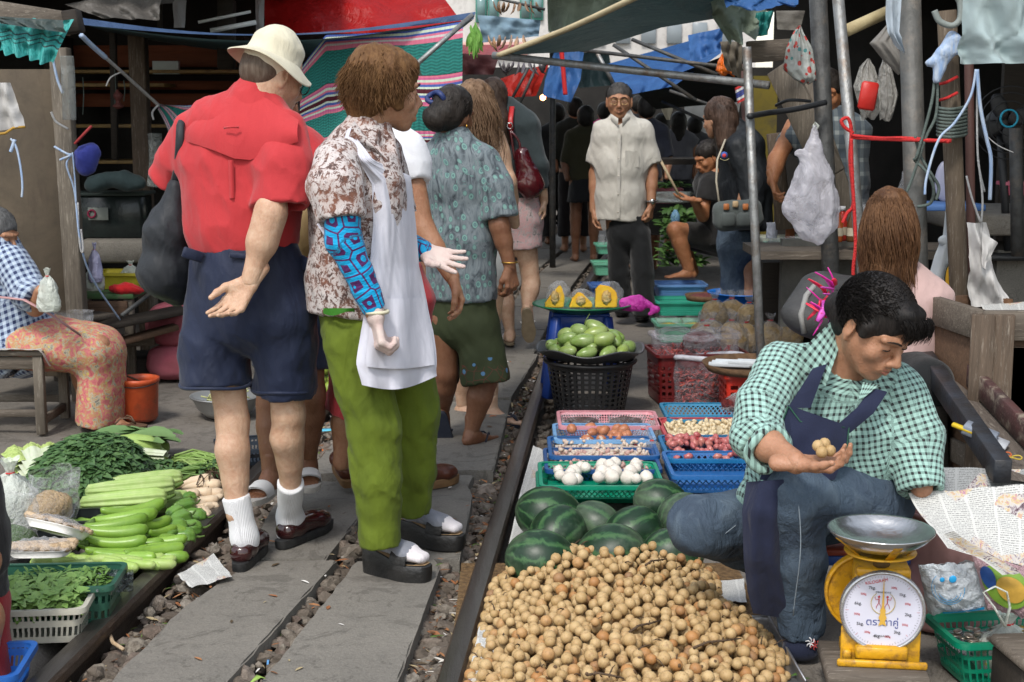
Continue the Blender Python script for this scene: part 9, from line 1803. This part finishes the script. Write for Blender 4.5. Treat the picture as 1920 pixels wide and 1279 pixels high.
vs,fs=S.mesh(.0075,warp=lambda q:.016*(np.abs(nz(q*np.array([2.2,2.2,.35]),11))**.6-.4)+.004*nz(q*np.array([1,1,.4]),18));mk('film',vs,fs,plastic('white_carrier_film',(.66,.65,.72),.22,.62,.2,5,.7),cb);b=MB();b.tube([P(1528,240,Yc),P(1524,236,Yc),P(1528,230,Yc),P(1534,236,Yc),P(1530,244,Yc)],.006,6);b.build('handle',mMilk,cb)
rope('red rope strung from the thin pipe to the wrapped pole',[(1598,258,5.75),(1650,261,5.6),(1720,263,5.4),(1784,264,5.35)],.0075,mRpR);rope('red rope doubled under the strung one',[(1598,254,5.74),(1650,259,5.6),(1700,259,5.45),(1780,266,5.35)],.007,mRpR);rope('red rope loop knotted on the thin pipe',[(1600,250,5.75),(1583,238,5.75),(1578,226,5.75),(1590,222,5.75),(1596,245,5.75),(1594,300,5.75),(1600,380,5.75),(1588,400,5.75),(1580,418,5.75)],.0075,mRpR);rope('red rope end hanging straight down the thin pipe',[(1596,260,5.73),(1598,330,5.73),(1602,400,5.73),(1604,460,5.73),(1600,500,5.73),(1600,516,5.73)],.0075,mRpR)
for i in range(9):rope('grey green rope turn on the wrapped pole, %s from the top'%('first','second','third','fourth','fifth','sixth','seventh','eighth','ninth')[i],[(1758,200+i*6.5,5.46),(1762,203+i*6.5,5.40),(1785,205+i*6.5,5.38),(1808,201+i*6.5,5.44),(1812,197+i*6.5,5.5)],.0065,mRpG,'rope_turn')
for i,y in enumerate((150,180)):rope('red string tied round the wrapped pole, %s'%('upper','lower')[i],[(1760,y+8,5.46),(1775,y+4,5.42),(1795,y-6,5.44)],.006,mRpR,'string',cat='string')
for i,pts in enumerate((((1752,155,5.4),(1745,200,5.38),(1720,290,5.38),(1715,300,5.4),(1735,320,5.38),(1750,350,5.38),(1745,380,5.4),(1720,388,5.4)),((1758,150,5.4),(1755,215,5.38),(1735,260,5.38),(1712,330,5.4),(1700,360,5.4)),((1716,255,5.42),(1725,290,5.42),(1742,320,5.4),(1760,350,5.4),(1755,375,5.4)))):rope('grey green rope looping loosely between the pipes, %s strand'%('outer','inner','lower')[i],pts,.006,mRpG)
for i,pts in enumerate((((1830,130,5.3),(1820,180,5.3),(1790,230,5.3),(1760,262,5.3),(1738,330,5.3),(1734,365,5.3)),((1832,130,5.3),(1838,200,5.3),(1850,260,5.3),(1858,300,5.3),(1856,375,5.3)),((1834,135,5.32),(1832,200,5.32),(1834,300,5.32),(1846,360,5.32)),((1845,250,5.3),(1870,272,5.3),(1900,286,5.3)),((1812,330,5.3),(1822,370,5.3),(1838,416,5.3)),((1834,300,5.31),(1842,370,5.31),(1840,416,5.31)))):rope(('blue raffia string slanting across the wrapped pole','blue raffia string hanging down from the grey sheet','white cord hanging beside the raffia','thin pale string sagging to the right edge','white cord going down to the hanging white bag, left strand','white cord going down to the hanging white bag, right strand')[i],pts,(.005,.007,.004,.002,.004,.004)[i],mRpB if i<2 else mRpW,'string',cat='string')
S=SDF();S.cap(P(1790,70,5.38),P(1770,105,5.38),(.03,.02),(.025,.02),.02);S.cap(P(1812,90,5.38),P(1765,100,5.38),.018,.016,.02);S.cap(P(1770,100,5.38),P(1742,118,5.38),.02,.012,.02);S.cap(P(1770,100,5.38),P(1758,150,5.38),.022,.018,.02);vs,fs=S.mesh(.007,warp=lambda q:.008*nz(q,45));tag(mk('raffia_knot',vs,fs,mRpB,None),'big blue raffia knot tied round the wrapped pole','knot')
rope('green hose coiled at the top of the wrapped pole',[(1752,20,5.35),(1762,40,5.35),(1785,48,5.35),(1800,35,5.35),(1800,5,5.35),(1790,-10,5.35)],.012,M('grey_hose',(.22,.25,.24)),'hose',cat='hose')
for i,pts in enumerate((((1405,218,6.35),(1440,212,6.6),(1490,205,6.7),(1548,192,6.8)),((1455,198,7.0),(1480,188,6.9),(1520,190,6.9)))):rope(('grey tape tied from the thin upright to the dark pipe','black cable tied round the leaning boards')[i],pts,.014-.006*i,mBlkT,'tape',cat='tape')
fn_=root('fan','dark electric fan with a blue ring in the shade at the right','fan',P(1885,480,6.9));c=P(1885,230,6.9);mFan=M('dark_fan_plastic',(.018,.019,.021),rough=.5)
b=MB()
for r_ in(.06,.10,.14,.17):b=MB();b.tube([c+V((r_*cos(a),-.06+.2*r_*r_,r_*sin(a)))for a in np.linspace(0,2*PI,28)[:-1]],.003,4,closed=True);b.build('guard_ring',mFan,fn_)
for k in range(4):b=MB();a=k*PI/2+.4;b.ball(c+V((.08*cos(a),0,.08*sin(a))),(.07,.008,.04),2,rotm(0,-a,0));b.build('blade',mFan,fn_)
b=MB();b.tube([P(1892,222,6.8)+V((.04*cos(a),0,.04*sin(a)))for a in np.linspace(0,2*PI,24)[:-1]],.005,6,closed=True);b.build('hub_ring',M('cyan_ring',(.02,.30,.45),bump=0),fn_);b=MB();b.ball(c+V((0,.08,0)),(.07,.08,.07),2);b.build('motor',mFan,fn_);b=MB();b.tube([c+V((0,.06,-.05)),P(1890,470,6.95)],.02,8);b.box(P(1888,480,6.95),(.3,.2,.03),None,.01);b.build('stand',mFan,fn_)
b=MB();b.box(V((3.35,7.3,P(1850,395,7.0).z-.06)),(2.3,.9,.10),None,.01);tag(b.build('counter',mSlab),'grey concrete counter behind the white bags at the right','counter');wallbox('grey cement wall under the counter at the right',(3.4,7.2,.42),(2.1,.5,.84),conc('dim_cement',(.075,.07,.062),(.05,.047,.042),(.03,.028,.025),3))
b=MB();b.box(P(1770,386,6.8),(.30,.3,.03),None,.004);tag(b.build('blue_book',M('blue_cover',(.05,.12,.30))),'blue topped white pad on the counter behind the poles','pad');b=MB();b.ball(P(1772,340,6.9),(.05,.02,.10),3);tag(b.build('mirror',M('hazy_oval_disc',(.30,.31,.42),rough=.3)),'hazy oval plastic disc leaning behind the wrapped pole','disc')
r,Q=tray('basin','small pink plastic basin at the right edge of the counter','basin',P(1900,365,7.0),0,(.12,.12,.06),(.50,.10,.16),'hotpink',kind='grid',fu=4,w_=.9)
wb1=root('cloth_bag','white tote bag with a yellow lamp print hanging behind the thick poles','bag',P(1765,585,5.75));mTote=cloth('white_tote',(.52,.55,.57),(.46,.49,.52),.35,6)
L_,R__=[(1774,380,5.8),(1768,440,5.8),(1752,480,5.8),(1738,530,5.8),(1738,582,5.8)],[(1782,380,5.8),(1790,440,5.8),(1792,480,5.8),(1792,530,5.8),(1792,584,5.8)]
for dy in(-.02,.02):b=MB();b.sheet(lambda u,v:(lambda l,r:P(lerp(l[0],r[0],u),lerp(l[1],r[1],u),5.8+dy*sin(PI*u)+.008*sin(u*9+v*3)))(pl(L_,v),pl(R__,v)),14,20);b.build('cloth',mTote,wb1)
S=SDF();S.ell(P(1772,452,5.79),(.03,.02,.022));vs,fs=S.mesh(.006,warp=lambda q:.006*nz(q,50));mk('knot',vs,fs,mTote,wb1)
b=MB();b.ball(P(1788,522,5.765),(.038,.003,.075),3);b.build('print_outline',M('print_black',(.05,.06,.04),bump=0),wb1);b=MB();b.ball(P(1788,522,5.760),(.033,.003,.070),3);b.build('print',M('print_yellow',(.66,.36,.02),bump=0),wb1);b=MB();b.tube([P(1780,508,5.752),P(1784,518,5.752),P(1780,526,5.752)],.004,5,flat=.3);b.build('print_mark',M('print_red',(.40,.03,.02),bump=0),wb1)
b=MB();b.box(P(1774,572,5.768),(.075,.003,.026),rotm(0,.12,0),0);b.build('number_patch',M('print_orange',(.70,.30,.03),bump=0),wb1);txt('086-31',0,0,.028,inkm('number_red',(.40,.02,.01)),wb1,Qf=lambda x,y,z:P(1774,572,5.764),Rm=np.array([(1,0,0),(0,0,1),(0,-1,0)]).T)
sheetpx('white canvas bag hanging by its cords from the string at the right',[(1816,418,5.3),(1820,500,5.3),(1818,580,5.3)],[(1852,418,5.3),(1862,490,5.3),(1896,570,5.3)],cloth('white_canvas',(.50,.49,.48),(.42,.41,.40),.7,5),24,20,.035,2,'cloth_bag','bag',seed=1);sheetpx('folded flap of the hanging white canvas bag',[(1842,435,5.24),(1842,500,5.24)],[(1872,456,5.24),(1846,505,5.24)],cloth('white_canvas',(.5,)*3),10,8,.01,2,'bag_flap','bag')
wbx=root('wooden_crate','large dark wooden crate standing behind the fruit seller at the right','crate',V((P(1810,800,4.9).x,4.9,0)));A_,B_,C_,D_=P(1716,600,5.3),P(1842,640,4.75),P(1990,625,4.75),P(1860,590,5.35)
zt=.82;A_.z=B_.z=C_.z=D_.z=0
def side_(a,c_,nm,z0=.25,z1=.82,th=.025,mat=mWoodB):b=MB();m=(a+c_)/2;d=(c_-a);b.box(V((m.x,m.y,(z0+z1)/2)),(d.length,th,z1-z0),rotm(0,0,math.atan2(d.y,d.x)),.003);b.build(nm,mat,wbx)
side_(A_,B_,'side_panel');side_(B_,C_,'front_panel');side_(D_+V((0,.05,0)),A_,'side_panel');side_(D_,C_+V((0,.5,0)),'back_panel',mat=wood('ochre_board',(.16,.08,.04),(.10,.05,.026),axis=0))
for a,c_ in((A_,B_),(B_,C_)):m=V((-.02,-.02,0));b=MB();b.bar(a+V((-.01,-.022,.80)),c_+V((-.01,-.022,.80)),.035,.10);b.build('top_rail',mWoodG,wbx);b=MB();b.bar(a+V((-.01,-.022,.34)),c_+V((-.01,-.022,.34)),.03,.08);b.build('bottom_rail',mWoodG,wbx)
for p_ in(A_,B_,B_.lerp(C_,.25),C_):b=MB();b.box(p_+V((-.012,-.034,.42)),(.075,.045,.84),rotm(0,0,-.3),.004);b.build('corner_post',mWoodBz,wbx)
for k in range(5):b=MB();p_=B_.lerp(C_,.32+.14*k);b.box(p_+V((0,-.02,.55)),(.14,.02,.36),rotm(0,0,.0),.003);b.build('slat',mWoodBz,wbx)
paper('folded newspaper lying over the corner of the wooden crate',[P(1838,572,5.15),P(1990,560,5.2),P(1990,622,4.75),P(1862,622,4.75)],N1,24,14,.006,14,11,nm='newspaper')
sl_=root('stall_table','long sloping dark wooden stall table on metal rails beside the seller','table',V((P(1820,900,4.4).x,4.4,0)))
a0,a1=P(1725,660,5.2),P(1880,885,3.95);b0,b1=P(1745,640,5.3),P(1990,900,4.0)
b=MB();b.sheet(lambda u,v:a0.lerp(a1,v).lerp(b0.lerp(b1,v),u)+V((0,0,-.02)),4,10);b.build('top',wood('table_plank',(.15,.125,.105),(.075,.06,.05),axis=1,wa=.5),sl_)
b=MB();b.bar(a0,a1,.05,.07);b.build('front_rail',M('dark_painted_rail',(.03,.035,.045),(.02,.018,.018),10,.45),sl_);b=MB();b.bar(b0+V((0,0,.03)),b1+V((0,0,.03)),.03,.08);b.build('back_rail',M('maroon_rail',(.075,.03,.028),(.05,.03,.028),12,.6,.4,dirt=((.30,.26,.2),16)),sl_)
b=MB();b.bar(P(1760,760,4.9),V((P(1770,900,4.9).x,4.9,0)),.05,.05);b.build('leg',mWoodD,sl_)
for i,(px,py,s,c_,lab)in enumerate(((1812,806,(.09,.02,.012),(.60,.42,.02),'yellow pen on the sloping table'),(1838,812,(.10,.06,.03),(.22,.25,.30),'grey and blue phone like gadget on the sloping table'),(1862,826,(.09,.07,.012),(.45,.47,.5),'clear sachet beside the gadget on the sloping table'),(1850,838,(.05,.03,.01),(.05,.25,.5),'blue scrap near the sachet on the sloping table'))):b=MB();b.box(P(px,py,4.25),s,rotm(.1,.3,-.5),.003);tag(b.build('small_item',M('item%d'%i,c_,rough=.35)),lab,'item')
for i,(px,py,c_,lab)in enumerate(((1880,852,(.45,.10,.03),'orange rubber band on the sloping table'),(1900,858,(.45,.33,.05),'yellow rubber band on the sloping table'))):b=MB();p_=P(px,py,4.1);b.tube([p_+V((.025*cos(a),.012*sin(a),.004*sin(2*a)))for a in np.linspace(0,2*PI,16)[:-1]],.0025,5,closed=True);tag(b.build('rubber_band',M('rb%d'%i,c_)),lab,'band')
sl2=root('stall_table','dark sloping wooden rails beyond the blue tubs','table',V((P(1500,520,7.6).x,7.6,0)))
b=MB();b.bar(P(1448,470,9.0),P(1548,548,7.1),.05,.08);b.build('front_rail',mWoodD,sl2);b=MB();b.bar(P(1478,470,9.0),P(1600,560,7.1),.05,.06);b.build('back_rail',mWoodB,sl2);b=MB();m0,m1,m2,m3=P(1455,474,8.9),P(1480,474,8.9),P(1585,556,7.2),P(1545,550,7.2);b.add([tuple(m0),tuple(m1),tuple(m2),tuple(m3)],[(0,1,2,3)]);b.build('top',mWoodG,sl2)
b=MB();p_=P(1500,520,7.9);b.bar(p_,V((p_.x,7.9,0)),.05,.05);b.build('leg',mWoodD,sl2)
def tub(lab,px,py,Y,r_,h,col,nm='tub',z=0.):
 c=P(px,py,Y);c.z=z;o=root(nm,lab,'tub',c);b=MB();b.lathe([(0,.005),(r_*.78,.005),(r_*.8,.02),(r_*.97,h*.93),(r_*1.06,h*.94),(r_*1.07,h),(r_*1.0,h),(r_*.96,h*.92),(r_*.78,.03),(0,.02)],tuple(c),40);b.build('wall',solidm('tub_'+nm+str(int(col[2]*100)),col),o);return c
ct_=tub('big blue plastic tub',1396,560,8.9,.21,.30,(.01,.11,.32));tub('shallow bright blue tub stacked in the big one',1390,560,8.95,.20,.12,(.02,.18,.62),z=.27)
for i,dx in enumerate((-.12,.02,.13)):pouch('plastic_bag','clear water bag in the bright blue tub, %s'%('left','middle','right')[i],'bag',ct_+V((dx,.02,.32)),(.12,.1,.09),mClear,60+i,None,False)
tub('round dark blue tub beside the squatting woman',1265,520,11.2,.22,.10,(.015,.06,.2),z=.05)
for i,(px,py,Y,sx,sy,h,z,col,cn,lab)in enumerate(((1280,560,9.5,.36,.28,.12,.0,(.15,.42,.28),'mint','pale green woven basket of yellow wrapped goods'),(1278,535,10.2,.38,.30,.10,.08,(.03,.32,.22),'seagreen','sea green basket behind the pale green one'),(1274,515,10.5,.36,.28,.10,.16,(.12,.25,.52),'periwinkle','periwinkle blue tray on the sea green basket'),(1345,545,9.9,.12,.2,.18,0,(.0,.22,.15),'emerald','emerald crate beside the big blue tub'),(1138,548,11.6,.28,.3,.12,0,(.06,.14,.38),'navyt','blue crate at the far left of the baskets, beside the rail'),(1140,520,12.2,.26,.28,.10,.14,(.14,.42,.28),'mint2','mint tray on the far blue crate'),(1142,505,12.8,.24,.26,.08,.26,(.12,.40,.27),'mint3','mint tray topmost by the rail, with clear bottles'))):
 c=P(px,py,Y);c.z=z;r,Q=tray('basket',lab,'basket',c,.05,(sx,sy,h),col,cn,kind='grid',fu=60,fv=60,w_=.55)
 if i==0:
  for k in range(2):pouch('plastic_bag','clear bag of yellow goods in the pale green basket, %s one'%('left','right')[k],'bag',Q(-.09+.17*k,0,.06),(.17,.14,.09),mClear,70+k,M('yellow_goods',(.45,.36,.04),(.10,.14,.03),20),False)
 if i==6:
  for k in range(3):pouch('bottle','clear bottle in the topmost mint tray, %s'%('left','middle','right')[k],'bottle',Q(-.07+.07*k,0,.03),(.06,.06,.13),mClear,80+k,None,False)
def flatdisc(lab,px,py,Y,z,r_,col,nm='woven_tray'):c=P(px,py,Y);c.z=z;b=MB();b.lathe([(0,0),(r_*.9,0),(r_,.03),(r_*1.03,.03),(r_*.93,-.008),(0,-.008)],tuple(c),36);return tag(b.build(nm,M(nm+str(int(col[0]*100)),col,tuple(q*.6 for q in col),40,.8,.8,60)),lab,'tray'),c
_,cd=flatdisc('brown woven tray of dried shrimp beside the blue tub',1325,520,9.6,.26,.14,(.16,.09,.045));b=MB();b.ball(cd+V((0,0,.01)),(.11,.11,.03),3,None,lambda v:1+.15*float(nz(v,6)));tag(b.build('dried_shrimp',M('dried_shrimp',(.15,.04,.035),(.08,.02,.02),60,.7,1.)),'reddish dried shrimp on the brown woven tray','shrimp',kind='stuff')
_,cn_=flatdisc('wide brown woven tray holding the bags of crackers',1400,620,7.75,.10,.48,(.13,.075,.04));mCrk=M('pork_crackers_tan',(.58,.42,.22),(.42,.28,.13),24,.6,1.,40,bd=.03)
for i,(px,py,Y,w_,h)in enumerate(((1335,600,7.8,.17,.20),(1372,602,7.7,.16,.21),(1400,600,7.75,.14,.19),(1340,575,8.1,.16,.2),(1372,572,8.15,.16,.2),(1405,575,8.1,.15,.18),(1445,598,7.75,.16,.2),(1480,596,7.75,.15,.21),(1460,575,8.05,.15,.2),(1318,596,8.0,.13,.16))):
 c=P(px,py,Y);c.z=.20+.07*(Y>8);pouch('plastic_bag','tied clear bag of tan crackers behind the chilli bags','bag',c,(w_*1.15,w_,h*1.1),mClear,90+i,mCrk,True,'tied bags of tan crackers',0,.78)
_,cw=flatdisc('brown woven tray with white packets beside the thin upright',1420,655,6.95,.26,.26,(.16,.09,.05));rcr,Qr=tray('crate','bright red slotted crate under the tray of white packets','crate',V((cw.x,cw.y,0)),0,(.34,.3,.245),(.55,.03,.015),'brightred',kind='grid',fu=16,fv=30,w_=.4,taper=.95)
for i in range(9):b=MB();b.box(cw+V((-.14+.018*i,-.03+.02*sin(i),.022+.006*(i%3))),(.014,.20,.022),rotm(0,.1,1.35),.002);tag(b.build('paper_packet',M('white_packet',(.52,.56,.60),rough=.5)),'slim white paper packet on the woven tray','packet','slim white packets on the woven tray')
leaves('red_wrappers','red and white printed wrappers beside the white packets','wrappers',lambda rr:(cw+V((rr.uniform(.02,.2),rr.uniform(-.1,.1),.03)),(0,0,1)),40,.05,.008,M('red_wrapper',(.55,.04,.05),(.6,.55,.55),30),4,.2,.2,kind='stuff')
S=SDF();S.cap(P(1545,545,5.6),P(1520,600,5.5),(.10,.06),(.12,.07),.04);S.cap(P(1545,545,5.6),P(1590,545,5.6),.07,.06,.04);vs,fs=S.mesh(.01);tag(mk('seat_cover',vs,fs,M('charcoal_vinyl',(.035,.036,.038),rough=.6,c2=(.05,.05,.05))),'charcoal padded seat back behind the seller\'s shoulder','seat')
b=MB();b.tube([P(1508,625,5.45),P(1502,590,5.45),P(1512,555,5.5),P(1530,533,5.55),P(1560,524,5.6)],.012,7);tag(b.build('seat_piping',M('grey_piping',(.25,.25,.24))),'light grey piping round the charcoal seat back','piping')
rr=Rand(6);mRib={k:M('ribbon%d'%k,c_,rough=.3,bump=.2)for k,c_ in enumerate(((.70,.03,.07),(.65,.03,.35),(.55,.08,.45)))}
for i in range(26):
 p_=P(rr.uniform(1535,1575),rr.uniform(538,600),5.3-rr.random()*.08);b=MB();d=V((rr.uniform(-.5,.2),rr.uniform(-.3,.3),rr.uniform(-1,.6))).normalized();b.tube([p_,p_+d*.03+V((.01,0,0)),p_+d*.06,p_+d*.085+V((-.01,0,0))],[.009,.015,.013,.007],6,flat=.25);tag(b.build('ribbon',mRib[i%3]),'shiny %s ribbon curl in the garland behind the seller'%('red','magenta','violet pink')[i%3],'ribbon','garland %s ribbons'%('red','magenta','violet pink')[i%3])
wallbox('worn grey table top carrying the sauce bottles',P(1610,470,7.3),(1.1,.5,.04),mWoodG,'table_top','table');wallbox('grey sacking wall under the sauce bottles',P(1545,530,7.35),(.45,.06,.45),M('grey_sack',(.12,.12,.11),(.07,.07,.065),8),'sack_wall','sack')
mSauce=[M('sauce%d'%k,c_,rough=.15,bump=0)for k,c_ in enumerate(((.30,.07,.015),(.35,.03,.02),(.10,.05,.02),(.45,.18,.03)))]
tz=P(1610,462,7.2).z+.03
for i in range(8):
 px=1572+i*13.5+(8 if i>3 else 0);c=V((P(px,440,7.1).x,7.12+.06*(i%2),tz));bt=root('bottle','small sauce bottle with white cap, %s from the thick dark pipe'%('first','second','third','fourth','fifth','sixth','seventh','eighth')[i],'bottle',c,'sauce bottles on the grey table')
 b=MB();b.lathe([(0,0),(.024,0),(.026,.01),(.026,.09),(.012,.13),(.011,.15),(0,.15)],tuple(c),16);b.build('body',mSauce[i%4],bt);b=MB();b.lathe([(0,.15),(.014,.15),(.014,.172),(0,.172)],tuple(c),12);b.build('cap',M('white_cap',(.5,.5,.52),bump=0),bt);b=MB();b.lathe([(.0265,.03),(.0265,.07)],tuple(c),16);b.build('label',M('bottle_label',(.45,.40,.30)),bt)
pouch('plastic_bag','crumpled clear bag behind the sauce bottles','bag',P(1652,440,7.35),(.30,.2,.16),mClear,101,None,False);pouch('packet','yellow packet beside the sauce bottles','packet',P(1676,452,7.2),(.12,.1,.08),M('yellow_packet',(.55,.40,.02),bump=.6),102,None,False);pouch('packet','magenta package in the shade above the bottles','packet',P(1648,395,7.6),(.10,.1,.06),M('magenta_pack',(.25,.02,.16)),103,None,False)
c=P(1692,420,6.9);b=MB();b.lathe([(0,0),(.03,0),(.032,.02),(.032,.16),(.012,.22),(.012,.25),(0,.25)],tuple(c),18);tag(b.build('water_bottle',mClear),'clear ribbed water bottle left of the thick grey pipe','bottle')
mst=P(1470,470,8.0);r,Q=tray('tray','pale tray with a small flask and brown jars beside the clear carrier bag','tray',P(1470,462,7.9),0,(.26,.22,.05),(.48,.50,.42),'palecream',kind='grid',fu=4,w_=.9);r,Q2=tray('tray','mint green tray of wrapped goods under the clear carrier bag','tray',P(1478,474,7.7),0,(.22,.2,.05),(.26,.52,.38),'palemint',kind='grid',fu=4,w_=.9);pouch('bottle','small milky flask in the pale tray','bottle',Q(-.07,0,.02),(.06,.05,.11),plastic('milky_flask',(.4,.42,.5),.7,.95),111,None,False);pouch('plastic_bag','clear film over the mint green tray','bag',Q2(0,0,.03),(.2,.17,.05),mClear,112,None,False);pouch('jar','brown jar beside the milky flask','jar',Q(.03,0,.02),(.05,.05,.08),M('brown_jar',(.2,.06,.02)),113,None,False);wallbox('dark stand carrying the pale and mint trays',V((P(1475,490,8.0).x,8.05,P(1470,488,8.0).z/2)),(.3,.3,P(1470,490,8.0).z),mWoodD,'stand','stand')
wallbox('dark market table behind the man in glasses',P(1265,302,13.2),(1.3,.5,.05),mWoodD,'table_top','table');wallbox('dark crates under the far market table',P(1255,400,13.0),(1.0,.5,.35),mDark,'crate_stack','crates')
r,Q=tray('basket','pink slotted basket under the far market table','basket',P(1248,380,12.4),0,(.26,.2,.12),(.42,.10,.13),'dimpink',kind='grid',fu=50,fv=60,w_=.5);leaves('greens','bunch of green stalks on the pink basket','greens',lambda rr:(P(1250+rr.uniform(-20,25),348+rr.uniform(-6,6),12.3),(0,0,1)),60,.14,.010,mGlf,13,.2,.4,kind='stuff')
leaves('greens','heap of dark green vegetables behind the man\'s trousers','greens',lambda rr:(P(1275+rr.uniform(-38,45),440+rr.uniform(-45,60),11.6+rr.uniform(-.2,.2)),(0,-.3,1)),420,.08,.018,leafm('dim_greens',(.035,.09,.02),(.09,.18,.04)),14,.6,.6,kind='stuff')
pouch('plastic_bag','white cloth like bag on the crates behind the man in glasses','bag',P(1258,380,12.0),(.34,.2,.09),mMilk,121,None,False);pole('wooden broom handle leaning behind the man in glasses',(1238,300,10.6),(1278,375,10.6),.010,M('pale_stick',(.40,.32,.2)),'stick','broom_handle');c=P(1266,420,11.2);b=MB();b.lathe([(0,0),(.035,0),(.036,.07),(.012,.11),(0,.11)],tuple(c),16);tag(b.build('water_bottle',plastic('blue_bottle',(.2,.4,.6),.4,.7)),'pale blue water bottle by the squatting woman','bottle')
pole('dark steel post farther down on the left of the track',(1036,60,14),(1036,400,14),.03,mDarkPipe,foot=1)
b=MB();b.box(G(615,806,-.0),(.10,.05,.004),rotm(0,0,.2),0);tag(b.build('paper_scrap',M('cyan_paper',(.10,.45,.62),bump=0)),'pale blue paper scrap beside the left rail','scrap');b=MB();b.box(G(503,1237,-.03),(.006,.05,.003),rotm(.2,0,.1),0);tag(b.build('straw',M('blue_straw',(.10,.28,.55),bump=0)),'blue straw piece in the gap between the front slabs','straw');b=MB();b.tube([G(205,1188,-.03),G(212,1205,-.02),G(232,1218,-.03)],.006,7);tag(b.build('root_piece',mMush),'curved pale root scrap on the ballast by the white crate','scrap');b=MB();b.tube([G(468,1282,.01),G(485,1268,.015),G(498,1272,.01)],[.002,.012,.003],5,flat=.2);tag(b.build('leaf',M('lime_leaf',(.25,.38,.08))),'light green leaf scrap at the bottom between the slabs','leaf')
bpy.context.view_layer.update()
